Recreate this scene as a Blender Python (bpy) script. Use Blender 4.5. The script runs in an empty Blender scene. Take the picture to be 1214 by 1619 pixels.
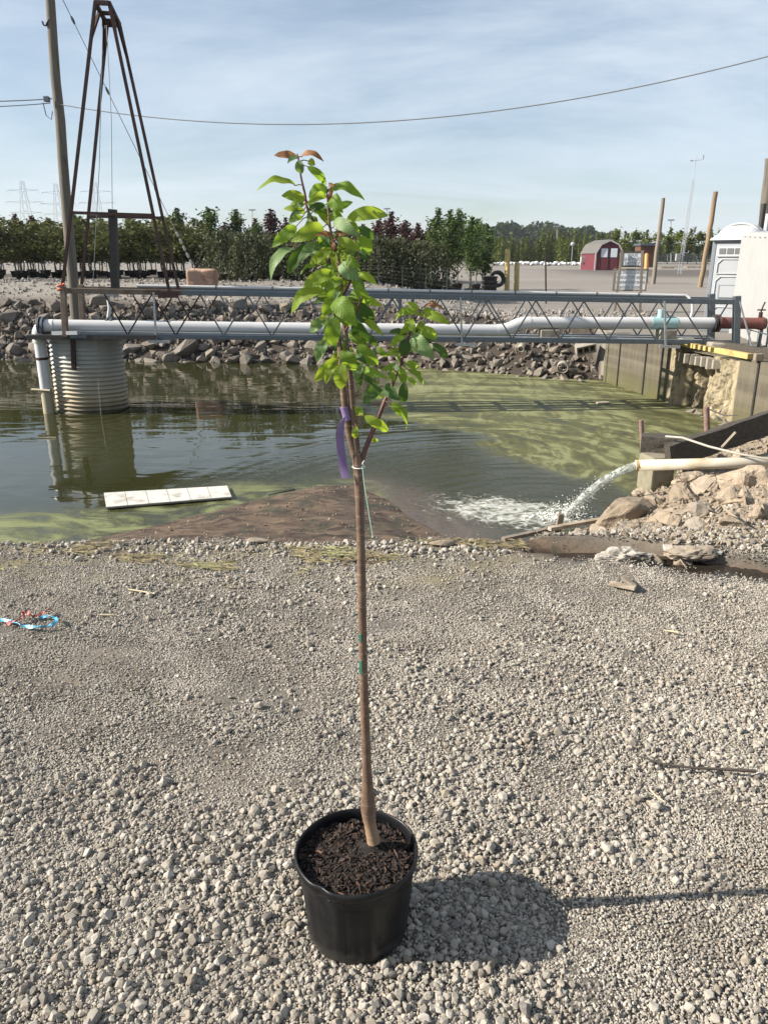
import bpy, bmesh, math, random
import numpy as np
from mathutils import Vector, Matrix, noise as mnoise

R = math.radians
sc = bpy.context.scene
COL = sc.collection

# ------------------------------------------------------------------ camera, sky, sun, exposure
CAMZ, PITCH, F = 1.63, 18.0, 1216.0
cd = bpy.data.cameras.new('camera'); cam = bpy.data.objects.new('camera', cd); COL.objects.link(cam)
cam.location = (0, 0, CAMZ); cam.rotation_euler = (R(90 - PITCH), 0, 0)
cd.sensor_fit = 'VERTICAL'; cd.sensor_height = 36.0; cd.lens = 36.0 * F / 1619.0
cd.clip_start = 0.05; cd.clip_end = 6000
sc.camera = cam
SUN_EL = 31.0
SUN_AZ = Vector((-1.0, -0.07, 0)).normalized()          # horizontal direction towards the sun
w = bpy.data.worlds.new('World'); sc.world = w; w.use_nodes = True
sun = bpy.data.lights.new('sun', 'SUN'); sun.energy = 5.0; sun.angle = R(0.5); sun.color = (1.0, 0.93, 0.82)
so = bpy.data.objects.new('sun', sun); COL.objects.link(so)
sd = Vector((SUN_AZ.x * math.cos(R(SUN_EL)), SUN_AZ.y * math.cos(R(SUN_EL)), math.sin(R(SUN_EL))))
so.rotation_euler = sd.to_track_quat('Z', 'Y').to_euler(); so.location = (-20, 0, 30)
sc.view_settings.view_transform = 'Standard'; sc.view_settings.look = 'None'
sc.view_settings.exposure = 1.12; sc.view_settings.gamma = 1.0; sc.view_settings.use_curve_mapping = False
sc.render.engine = 'CYCLES'
sc.cycles.use_denoising = True
sc.cycles.max_bounces = 6; sc.cycles.transparent_max_bounces = 16
sc.cycles.caustics_reflective = False; sc.cycles.caustics_refractive = False

def world_nodes():
    nt = w.node_tree; nt.nodes.clear(); N = nt.nodes.new; L = nt.links.new
    out = N('ShaderNodeOutputWorld'); bg = N('ShaderNodeBackground'); bg.inputs['Strength'].default_value = 0.060
    sky = N('ShaderNodeTexSky'); sky.sky_type = 'NISHITA'; sky.sun_disc = False
    sky.sun_elevation = R(SUN_EL); sky.sun_rotation = math.atan2(SUN_AZ.x, SUN_AZ.y)
    sky.air_density = 1.0; sky.dust_density = 0.6; sky.ozone_density = 1.6
    tc = N('ShaderNodeTexCoord'); sep = N('ShaderNodeSeparateXYZ'); L(tc.outputs['Generated'], sep.inputs[0])
    mx = N('ShaderNodeMath'); mx.operation = 'MAXIMUM'; L(sep.outputs['Z'], mx.inputs[0]); mx.inputs[1].default_value = 0.0
    ad = N('ShaderNodeMath'); ad.operation = 'ADD'; L(mx.outputs[0], ad.inputs[0]); ad.inputs[1].default_value = 0.13
    dx = N('ShaderNodeMath'); dx.operation = 'DIVIDE'; L(sep.outputs['X'], dx.inputs[0]); L(ad.outputs[0], dx.inputs[1])
    dy = N('ShaderNodeMath'); dy.operation = 'DIVIDE'; L(sep.outputs['Y'], dy.inputs[0]); L(ad.outputs[0], dy.inputs[1])
    cb = N('ShaderNodeCombineXYZ'); L(dx.outputs[0], cb.inputs[0]); L(dy.outputs[0], cb.inputs[1])
    mp = N('ShaderNodeMapping'); mp.inputs['Scale'].default_value = (0.55, 1.0, 1); mp.inputs['Rotation'].default_value = (0, 0, R(-14))
    mp.inputs['Location'].default_value = (0.6, 2.1, 0.0)
    L(cb.outputs[0], mp.inputs[0])
    n1 = N('ShaderNodeTexNoise'); n1.inputs['Scale'].default_value = 0.85; n1.inputs['Detail'].default_value = 9; n1.inputs['Roughness'].default_value = 0.62
    n1.inputs['Distortion'].default_value = 0.55; L(mp.outputs[0], n1.inputs['Vector'])
    cr = N('ShaderNodeValToRGB'); cr.color_ramp.elements[0].position = 0.33; cr.color_ramp.elements[0].color = (0.16, 0.16, 0.16, 1)
    cr.color_ramp.elements[1].position = 0.66; cr.color_ramp.elements[1].color = (0.86, 0.86, 0.86, 1)
    L(n1.outputs['Fac'], cr.inputs[0])
    mix = N('ShaderNodeMixRGB'); L(cr.outputs[0], mix.inputs['Fac']); L(sky.outputs[0], mix.inputs[1])
    mix.inputs[2].default_value = (6.0, 6.75, 7.6, 1)
    L(mix.outputs[0], bg.inputs['Color']); L(bg.outputs[0], out.inputs[0])
world_nodes()

# ------------------------------------------------------------------ helpers
CP, SP = math.cos(R(PITCH)), math.sin(R(PITCH))
def ray(px, py):
    """direction seen at a pixel of the 1214 x 1619 photograph, scaled so that its y is 1"""
    u, v = (px - 607.0) / F, (py - 809.5) / F
    d = Vector((u, CP - v * SP, -SP - v * CP))
    return d / d.y
def on_y(px, py, Y):
    d = ray(px, py); return Vector((d.x * Y, Y, CAMZ + d.z * Y))
def on_z(px, py, z):
    d = ray(px, py); t = (z - CAMZ) / d.z
    return Vector((d.x * t, t, z))
def lerp(a, b, t): return a + (b - a) * t
def clamp(x, a=0.0, b=1.0): return max(a, min(b, x))
def sstep(a, b, x):
    t = clamp((x - a) / (b - a)); return t * t * (3 - 2 * t)
def pw(pts, x):
    if x <= pts[0][0]: return pts[0][1]
    for (a, va), (b, vb) in zip(pts, pts[1:]):
        if x <= b: return va + (vb - va) * (x - a) / (b - a)
    return pts[-1][1]
def nz(x, y, s, z=0.0): return mnoise.noise(Vector((x * s, y * s, z)))

ORIG = {}
def origin(o): return ORIG.get(o.name, Vector((0, 0, 0)))
def tag(o, label=None, cat=None, group=None, kind=None):
    if label: o['label'] = label
    if cat: o['category'] = cat
    if group: o['group'] = group
    if kind: o['kind'] = kind
    return o
def thing(name, label, cat, loc=(0, 0, 0), group=None):
    o = bpy.data.objects.new(name, None); COL.objects.link(o)
    o.empty_display_size = 0.1; o.location = loc; ORIG[o.name] = Vector(loc)
    return tag(o, label, cat, group)
def link_mesh(name, me, parent=None, loc=None):
    o = bpy.data.objects.new(name, me); COL.objects.link(o)
    if parent is not None: o.parent = parent
    if loc is not None: o.location = loc
    return o

class MB:
    """collects shapes in world coordinates and links them as one mesh object"""
    def __init__(s): s.v = []; s.f = []; s.m = []; s.sm = []
    def add(s, vs, fs, m=0, smooth=False):
        b = len(s.v); s.v.extend(Vector(v) for v in vs)
        for f in fs: s.f.append(tuple(b + i for i in f)); s.m.append(m); s.sm.append(smooth)
        return s
    def box(s, c, size, rot=None, m=0, taper=1.0):
        c = Vector(c); hx, hy, hz = size[0] / 2, size[1] / 2, size[2] / 2
        vs = []
        for z in (-hz, hz):
            k = 1.0 if z < 0 else taper
            for x, y in ((-hx, -hy), (hx, -hy), (hx, hy), (-hx, hy)): vs.append(Vector((x * k, y * k, z)))
        if rot is not None: vs = [rot @ v for v in vs]
        return s.add([c + v for v in vs], [(0, 3, 2, 1), (4, 5, 6, 7), (0, 1, 5, 4), (1, 2, 6, 5), (2, 3, 7, 6), (3, 0, 4, 7)], m)
    def bbox(s, c, size, rot=None, m=0, b=0.01):
        """box with chamfered edges"""
        bm = bmesh.new(); bmesh.ops.create_cube(bm, size=1.0)
        for v in bm.verts: v.co = Vector((v.co.x * size[0], v.co.y * size[1], v.co.z * size[2]))
        bmesh.ops.bevel(bm, geom=list(bm.edges), offset=b, segments=2, affect='EDGES', profile=0.6)
        return s.frombm(bm, Matrix.Translation(Vector(c)) @ (rot.to_4x4() if rot is not None else Matrix.Identity(4)), m)
    def frombm(s, bm, M=None, m=0, smooth=False):
        bm.verts.index_update()
        vs = [(M @ v.co) if M is not None else v.co.copy() for v in bm.verts]
        fs = [tuple(v.index for v in f.verts) for f in bm.faces]; bm.free()
        return s.add(vs, fs, m, smooth)
    def beam(s, p, q, wd, h, up=(0, 0, 1), m=0, b=0.0):
        p, q = Vector(p), Vector(q); a = (q - p); L = a.length; a.normalize()
        up = Vector(up)
        if abs(a.dot(up)) > 0.98: up = Vector((0, 1, 0))
        x = a.cross(up).normalized(); z = x.cross(a).normalized()
        rot = Matrix((x, a, z)).transposed()
        if b > 0: return s.bbox((p + q) / 2, (wd, L, h), rot, m, b)
        return s.box((p + q) / 2, (wd, L, h), rot, m)
    def tube(s, pts, r, n=10, m=0, caps=True, smooth=True):
        pts = [Vector(p) for p in pts]; k = len(pts)
        rs = r if isinstance(r, (list, tuple)) else [r] * k
        vs, fs = [], []
        prev = None
        for i, p in enumerate(pts):
            t = (pts[min(i + 1, k - 1)] - pts[max(i - 1, 0)]).normalized()
            if prev is None:
                ref = Vector((0, 0, 1)) if abs(t.z) < 0.9 else Vector((1, 0, 0))
                x = t.cross(ref).normalized()
            else:
                x = (prev - t * prev.dot(t)).normalized()
            prev = x; y = t.cross(x)
            for j in range(n):
                a = 2 * math.pi * j / n
                vs.append(p + (x * math.cos(a) + y * math.sin(a)) * rs[i])
        for i in range(k - 1):
            for j in range(n):
                fs.append((i * n + j, i * n + (j + 1) % n, (i + 1) * n + (j + 1) % n, (i + 1) * n + j))
        s.add(vs, fs, m, smooth)
        if caps:
            s.add(vs[:n], [tuple(reversed(range(n)))], m, False); s.add(vs[(k - 1) * n:], [tuple(range(n))], m, False)
        return s
    def lathe(s, c, prof, n=32, m=0, smooth=True, M=None, wob=None):
        c = Vector(c); vs = []; fs = []
        for i, (r, z) in enumerate(prof):
            for j in range(n):
                a = 2 * math.pi * j / n
                rr = r if wob is None else r * wob(a, z)
                v = Vector((rr * math.cos(a), rr * math.sin(a), z))
                vs.append((M @ v if M is not None else v) + c)
        for i in range(len(prof) - 1):
            for j in range(n):
                fs.append((i * n + j, i * n + (j + 1) % n, (i + 1) * n + (j + 1) % n, (i + 1) * n + j))
        return s.add(vs, fs, m, smooth)
    def prism(s, poly, d, m=0):
        """polygon (list of 3D points, planar) pushed along d"""
        n = len(poly); d = Vector(d)
        vs = [Vector(p) for p in poly] + [Vector(p) + d for p in poly]
        fs = [tuple(range(n)), tuple(range(2 * n - 1, n - 1, -1))]
        for i in range(n): fs.append((i, i + n, (i + 1) % n + n, (i + 1) % n))
        return s.add(vs, fs, m)
    def build(s, name, mats, parent=None, loc=None, fixn=True):
        if not isinstance(mats, (list, tuple)): mats = [mats]
        org = Vector((0, 0, 0))
        p = parent
        while p is not None: org = org + origin(p); p = p.parent
        if loc is not None: org = org + Vector(loc)
        me = bpy.data.meshes.new(name)
        me.from_pydata([tuple(v - org) for v in s.v], [], s.f)
        for mt in mats: me.materials.append(mt)
        me.polygons.foreach_set('material_index', s.m); me.polygons.foreach_set('use_smooth', s.sm)
        if fixn:
            bm = bmesh.new(); bm.from_mesh(me); bmesh.ops.recalc_face_normals(bm, faces=bm.faces); bm.to_mesh(me); bm.free()
        me.update()
        o = link_mesh(name, me, parent)
        if loc is not None: o.location = loc; ORIG[o.name] = Vector(loc)
        return o

def dup(root, loc, rz=None, scale=None, label=None, group=None):
    def cp(o, par):
        c = o.copy(); COL.objects.link(c)
        if par is not None: c.parent = par
        for ch in list(o.children): cp(ch, c)
        return c
    r = cp(root, None); r.location = loc; ORIG[r.name] = Vector(loc)
    if rz is not None: r.rotation_euler = (0, 0, rz)
    if scale is not None: r.scale = (scale,) * 3 if not isinstance(scale, (tuple, list)) else scale
    if label: r['label'] = label
    if group: r['group'] = group
    return r

# ------------------------------------------------------------------ materials
MATS = {}
class NT:
    def __init__(s, name):
        s.mat = bpy.data.materials.new(name); s.mat.use_nodes = True
        s.nt = s.mat.node_tree; s.nt.nodes.clear()
        s.out = s.N('ShaderNodeOutputMaterial'); s.p = s.N('ShaderNodeBsdfPrincipled')
        s.L(s.p.outputs[0], s.out.inputs[0])
    def N(s, t): return s.nt.nodes.new(t)
    def L(s, a, b): s.nt.links.new(a, b)
    def co(s, which='Object'): return s.N('ShaderNodeTexCoord').outputs[which]
    def pos(s): return s.N('ShaderNodeNewGeometry').outputs['Position']
    def mapping(s, v, scale=(1, 1, 1), rot=(0, 0, 0), loc=(0, 0, 0)):
        m = s.N('ShaderNodeMapping'); m.inputs['Scale'].default_value = scale; m.inputs['Rotation'].default_value = rot; m.inputs['Location'].default_value = loc
        s.L(v, m.inputs['Vector']); return m.outputs[0]
    def noise(s, v, scale, detail=4, rough=0.55, dist=0.0, out='Fac'):
        n = s.N('ShaderNodeTexNoise'); n.inputs['Scale'].default_value = scale; n.inputs['Detail'].default_value = detail
        n.inputs['Roughness'].default_value = rough; n.inputs['Distortion'].default_value = dist
        if v is not None: s.L(v, n.inputs['Vector'])
        return n.outputs[out]
    def voro(s, v, scale, feat='F1', out='Distance', rnd=1.0):
        n = s.N('ShaderNodeTexVoronoi'); n.feature = feat; n.inputs['Scale'].default_value = scale; n.inputs['Randomness'].default_value = rnd
        if v is not None: s.L(v, n.inputs['Vector'])
        return n.outputs[out]
    def wave(s, v, scale, dist=0, detail=2, typ='BANDS', direction='X', dscale=1.0):
        n = s.N('ShaderNodeTexWave'); n.wave_type = typ
        if typ == 'BANDS': n.bands_direction = direction
        else: n.rings_direction = direction
        n.inputs['Scale'].default_value = scale; n.inputs['Distortion'].default_value = dist; n.inputs['Detail'].default_value = detail
        n.inputs['Detail Scale'].default_value = dscale
        if v is not None: s.L(v, n.inputs['Vector'])
        return n.outputs['Fac']
    def ramp(s, v, stops):
        n = s.N('ShaderNodeValToRGB'); e = n.color_ramp.elements
        while len(e) < len(stops): e.new(0.5)
        for i, (p, c) in enumerate(stops):
            e[i].position = p
            e[i].color = (c, c, c, 1) if isinstance(c, (int, float)) else (c[0], c[1], c[2], 1)
        s.L(v, n.inputs[0]); return n.outputs[0]
    def mix(s, f, a, b, mode='MIX'):
        n = s.N('ShaderNodeMixRGB'); n.blend_type = mode
        for i, x in enumerate((f, a, b)):
            if isinstance(x, (int, float)): n.inputs[i].default_value = x if i == 0 else (x, x, x, 1)
            elif isinstance(x, (tuple, list)): n.inputs[i].default_value = (x[0], x[1], x[2], 1)
            else: s.L(x, n.inputs[i])
        return n.outputs[0]
    def math(s, op, a, b=0.0, cl=False):
        n = s.N('ShaderNodeMath'); n.operation = op; n.use_clamp = cl
        for i, x in enumerate((a, b)):
            if isinstance(x, (int, float)): n.inputs[i].default_value = x
            else: s.L(x, n.inputs[i])
        return n.outputs[0]
    def bump(s, h, strength=0.5, dist=0.01, prev=None):
        n = s.N('ShaderNodeBump'); n.inputs['Strength'].default_value = strength; n.inputs['Distance'].default_value = dist
        s.L(h, n.inputs['Height'])
        if prev is not None: s.L(prev, n.inputs['Normal'])
        return n.outputs[0]
    def setp(s, k, v):
        if isinstance(v, (int, float)): s.p.inputs[k].default_value = v
        elif isinstance(v, (tuple, list)): s.p.inputs[k].default_value = (v[0], v[1], v[2], 1)
        else: s.L(v, s.p.inputs[k])
    def rnd(s): return s.N('ShaderNodeObjectInfo').outputs['Random']
    def attr(s, name):
        n = s.N('ShaderNodeAttribute'); n.attribute_name = name; return n

def pmat(name, c1, c2=None, scale=20.0, rough=0.8, metal=0.0, bump=0.3, bdist=0.004, stretch=(1, 1, 1), c3=None, s3=3.0, t3=(0.5, 0.65), vary=0.0, spec=0.5, coord='Object'):
    """mottled surface: two tones of grain, an optional third tone in patches, fine relief, tone varying from piece to piece"""
    if name in MATS: return MATS[name]
    t = NT(name); v = t.mapping(t.co(coord), stretch)
    n = t.noise(v, scale, 6, 0.6)
    c = t.mix(t.ramp(n, [(0.3, 0.0), (0.7, 1.0)]), c1, c2 or c1)
    if c3: c = t.mix(t.ramp(t.noise(v, s3, 5, 0.6), [(t3[0], 0.0), (t3[1], 1.0)]), c, c3)
    if vary:
        h = t.N('ShaderNodeHueSaturation'); t.L(c, h.inputs['Color'])
        mr = t.N('ShaderNodeMapRange'); t.L(t.rnd(), mr.inputs[0]); mr.inputs[3].default_value = 1 - vary; mr.inputs[4].default_value = 1 + vary
        t.L(mr.outputs[0], h.inputs['Value']); c = h.outputs[0]
    t.setp('Base Color', c); t.setp('Roughness', rough); t.setp('Metallic', metal); t.setp('Specular IOR Level', spec)
    if bump: t.L(t.bump(n, bump, bdist), t.p.inputs['Normal'])
    MATS[name] = t.mat; return t.mat

def stone_mat(name, cols, dirt, scale=9.0, bd=0.01, dark=None):
    """crushed stone: tone picked per stone, dusted and stained in patches"""
    t = NT(name); r = t.rnd(); v = t.co('Object')
    c = t.ramp(r, [(i / max(1, len(cols) - 1), k) for i, k in enumerate(cols)])
    n = t.noise(v, scale, 6, 0.65)
    c = t.mix(t.ramp(n, [(0.42, 0.0), (0.72, 0.55)]), c, dirt)
    n2 = t.noise(v, scale * 4, 4, 0.6)
    c = t.mix(0.5, c, t.mix(n2, 0.25, 0.78), 'OVERLAY')
    t.setp('Base Color', c); t.setp('Roughness', 0.92); t.setp('Specular IOR Level', 0.25)
    t.L(t.bump(t.math('ADD', n, n2), 0.5, bd), t.p.inputs['Normal'])
    MATS[name] = t.mat; return t.mat

M_pebble = stone_mat('gravel_limestone', [(0.20, 0.182, 0.158), (0.38, 0.35, 0.302), (0.27, 0.248, 0.214), (0.47, 0.432, 0.374), (0.30, 0.255, 0.20), (0.42, 0.385, 0.332), (0.10, 0.094, 0.088), (0.35, 0.325, 0.285), (0.22, 0.19, 0.152), (0.43, 0.40, 0.352)], (0.20, 0.162, 0.124), 60, 0.0015)
M_riprap = stone_mat('riprap_stone', [(0.136, 0.120, 0.104), (0.200, 0.176, 0.148), (0.160, 0.144, 0.128), (0.248, 0.212, 0.172), (0.176, 0.148, 0.124)], (0.096, 0.080, 0.064), 4, 0.03)
M_rubble = stone_mat('rubble_stone', [(0.29, 0.235, 0.175), (0.38, 0.315, 0.24), (0.23, 0.185, 0.135), (0.34, 0.275, 0.205), (0.28, 0.25, 0.21)], (0.17, 0.13, 0.09), 9, 0.02)
M_galv = pmat('galvanised_steel_blue', (0.098, 0.120, 0.142), (0.132, 0.155, 0.174), 8, 0.45, 0.55, 0.1, c3=(0.117, 0.107, 0.098), s3=1.5, t3=(0.6, 0.8))
M_galvl = pmat('galvanised_steel_pale', (0.281, 0.301, 0.322), (0.368, 0.389, 0.402), 10, 0.4, 0.5, 0.1)
M_rust = pmat('rusted_iron', (0.027, 0.011, 0.009), (0.045, 0.016, 0.012), 14, 0.8, 0.1, 0.4, 0.003, c3=(0.015, 0.007, 0.007), s3=4)
M_rustbrown = pmat('weathered_rusty_steel', (0.144, 0.104, 0.079), (0.216, 0.169, 0.130), 9, 0.75, 0.2, 0.3, 0.003, c3=(0.094, 0.054, 0.036), s3=3)
M_redox = pmat('red_oxide_paint', (0.144, 0.047, 0.040), (0.180, 0.065, 0.054), 10, 0.6, 0, 0.2, 0.002, c3=(0.086, 0.032, 0.029), s3=5)
M_pvc = pmat('white_plastic_pipe', (0.537, 0.537, 0.537), (0.517, 0.520, 0.523), 5, 0.38, 0, 0.05, 0.001, c3=(0.477, 0.473, 0.464), s3=2.2, t3=(0.55, 0.8))
M_pvcd = pmat('silt_stained_pipe', (0.311, 0.266, 0.178), (0.370, 0.326, 0.237), 8, 0.6, 0, 0.1, 0.001)
M_pvcg = pmat('pale_blue_plastic', (0.281, 0.444, 0.459), (0.326, 0.481, 0.496), 5, 0.4, 0, 0.05, 0.001)
M_black = pmat('black_steel', (0.022, 0.021, 0.021), (0.04, 0.036, 0.034), 10, 0.6, 0.2, 0.2, 0.002)
M_wood = pmat('grey_weathered_wood', (0.155, 0.126, 0.096), (0.229, 0.192, 0.152), 6, 0.85, 0, 0.5, 0.004, stretch=(6, 6, 0.5), c3=(0.126, 0.104, 0.081), s3=1.2)
M_woody = pmat('tan_post_wood', (0.193, 0.133, 0.073), (0.239, 0.170, 0.096), 6, 0.8, 0, 0.4, 0.004, stretch=(6, 6, 0.5), c3=(0.119, 0.087, 0.055), s3=1.2)
M_dwood = pmat('blackened_timber', (0.030, 0.026, 0.021), (0.075, 0.062, 0.047), 7, 0.85, 0, 0.9, 0.015, stretch=(1.2, 6, 6), c3=(0.13, 0.115, 0.09), s3=3, t3=(0.62, 0.8))
M_plank = pmat('bleached_plank', (0.348, 0.289, 0.215), (0.429, 0.370, 0.289), 9, 0.85, 0, 0.4, 0.003, stretch=(1, 5, 5), c3=(0.222, 0.170, 0.118), s3=3)
M_conc = pmat('rough_concrete', (0.244, 0.218, 0.178), (0.311, 0.281, 0.229), 14, 0.9, 0, 0.5, 0.006, c3=(0.163, 0.141, 0.111), s3=2.5)
M_white = pmat('white_painted_sheet', (0.346, 0.346, 0.343), (0.324, 0.324, 0.321), 3, 0.5, 0, 0.03, 0.001, c3=(0.281, 0.278, 0.270), s3=1.3, t3=(0.6, 0.85))
M_yellow = pmat('yellow_paint', (0.40, 0.30, 0.10), (0.45, 0.35, 0.14), 7, 0.6, 0, 0.2, 0.002, c3=(0.296, 0.215, 0.089), s3=4, t3=(0.55, 0.7))
M_orange = pmat('orange_paint', (0.414, 0.200, 0.052), (0.459, 0.252, 0.074), 7, 0.6, 0, 0.2, 0.002)
# ------------------------------------------------------------------ the lie of the land
WZ = -0.90                                              # water level; the near gravel is z = 0
NEAR = [(-30, 6.3), (-3, 6.4), (0.6, 6.5), (1.0, 6.55), (1.7, 7.0), (2.3, 7.75), (2.8, 8.5), (3.6, 9.4), (4.6, 10.6), (5.7, 12.4), (6.2, 13.0)]
FAR = [(-30, 21.2), (-10, 21.0), (-5, 20.6), (0, 19.9), (2.5, 18.4), (3.6, 17.6), (4.9, 17.1), (5.2, 17.0), (40, 17.0)]
def y_near(x): return pw(NEAR, x)
def y_far(x): return pw(FAR, x) + 0.25 * nz(x, 3.1, 0.6)
def x_wall(y): return 4.9 + (17.1 - y) * 0.1745
STREAM = [(0.92, 4.37), (1.5, 4.27), (2.15, 4.0), (2.8, 3.7), (3.6, 3.45)]
SAND = [(-3.0, 6.3), (-2.75, 6.9), (-2.2, 7.35), (-1.35, 8.2), (-0.75, 8.75), (-0.35, 8.75), (-0.02, 8.2), (0.22, 7.6), (0.52, 7.0), (0.75, 6.3)]
def seg_d(px, py, pts):
    best = 1e9
    for (ax, ay), (bx, by) in zip(pts, pts[1:]):
        dx, dy = bx - ax, by - ay
        t = clamp(((px - ax) * dx + (py - ay) * dy) / (dx * dx + dy * dy))
        best = min(best, math.hypot(px - ax - dx * t, py - ay - dy * t))
    return best
def inside(px, py, poly):
    r = False; j = len(poly) - 1
    for i in range(len(poly)):
        (xi, yi), (xj, yj) = poly[i], poly[j]
        if (yi > py) != (yj > py) and px < (xj - xi) * (py - yi) / (yj - yi) + xi: r = not r
        j = i
    return r
def sand_d(x, y):
    if x < -4 or x > 2 or y < 5.5 or y > 10: return -1.0
    d = seg_d(x, y, SAND)
    return d if inside(x, y, SAND) else -d
FPROF_L = [(17, 0.45), (22, 0.5), (23.2, 0.52), (25.2, 1.02), (34, 1.02), (60, 1.0), (110, 1.3), (220, 1.5), (3000, 1.6)]
FPROF_R = [(9, 0.12), (17, 0.16), (24, 0.2), (34, 0.5), (44, 0.66), (60, 0.75), (87, 0.95), (110, 1.55), (220, 1.6), (3000, 1.6)]
def far_ground(x, y):
    k = sstep(-1.5, 4.0, x - 0.05 * max(0, y - 24))
    return lerp(pw(FPROF_L, y), pw(FPROF_R, y), k)
def near_z(x, y):
    yn = y_near(x)
    if x < 1.7:
        yc = 4.40 + 0.08 * nz(x, 0.3, 1.1) + 0.2 * sstep(0.7, 1.1, x)
        a = 0.0 if y < yc else -1.05 * min(1.0, (y - yc) / 1.6) - max(0, y - yn) * 0.4
        a = max(a, -1.6)
    else: a = None
    if x > 1.0:
        yc = 4.6
        t = (y - yc) / (yn - yc)
        p = pw([(2.0, 1.0), (2.6, 1.2), (3.2, 1.4), (6, 1.6)], x)
        b = 0.0 if t <= 0 else (-0.95 * t ** p if t < 1.2 else -0.95 * 1.2 ** p)
        b = max(b, -1.6)
        b += 0.07 * sstep(1.4, 2.4, x) * sstep(4.4, 5.4, y) * (1 - sstep(6.2, 7.0, y)) * (0.6 + 2.0 * nz(x, y, 1.6))
        b += 0.10 * sstep(2.6, 4.2, x) * sstep(4.8, 6.0, y) * (1 - sstep(6.2, 7.2, y)) + 0.12 * sstep(3.0, 4.2, x) * sstep(8.0, 8.6, y) * (1 - sstep(0.85, 1.0, t))
        if a is None: a = b
        else: a = lerp(a, b, sstep(1.05, 1.65, x))
    if x > 0.2 and y < 6:
        d = seg_d(x, y, STREAM)
        wd = pw([(0.8, 0.05), (1.2, 0.15), (1.8, 0.2), (3, 0.16)], x) * (1 + 0.25 * nz(x, y, 4))
        a -= 0.10 * (1 - sstep(wd * 0.75, wd * 1.35, d))
    return a
def H(x, y):
    yn, yf = y_near(x), y_far(x)
    n = 0.012 * nz(x, y, 1.3) + 0.006 * nz(x, y, 5.1)
    if x > x_wall(y) + (0.95 if 12.2 < y < 14.9 else 0.16) and y > 8.0:
        z = lerp(near_z(x, y) if y < 12 else 0.1, far_ground(x, y), sstep(8.5, 12, y)) + n
        return z
    if y < yn + 0.6 and y < 14:
        z = near_z(x, y) + n
        s = sand_d(x, y)
        if s > -0.5: z = max(z, WZ + 0.10 * clamp(s * 1.7, -1.2, 1.0) + (0.035 * nz(x, y, 3.1) + 0.02 * nz(x, y, 8) if s > 0 else 0) + 0.01)
        return z
    if y < yf:
        s = sand_d(x, y)
        z = max(-1.9, -1.2 - 0.5 * min(y - yn, yf - y))
        if s > -0.5: z = max(z, WZ + 0.10 * clamp(s * 1.7, -1.2, 1.0) + (0.035 * nz(x, y, 3.1) + 0.02 * nz(x, y, 8) if s > 0 else 0) + 0.01)
        return z
    ztop = far_ground(x, max(y, 17))
    sl = lerp(0.60, 0.42, sstep(2.0, 5.0, x))
    zz = WZ - 0.15 + (y - yf) * sl
    z = min(zz, ztop)
    if y < 60: z += 0.05 * nz(x, y, 0.7) * sstep(0, 1.5, y - yf) + 1.5 * n
    return z

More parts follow.
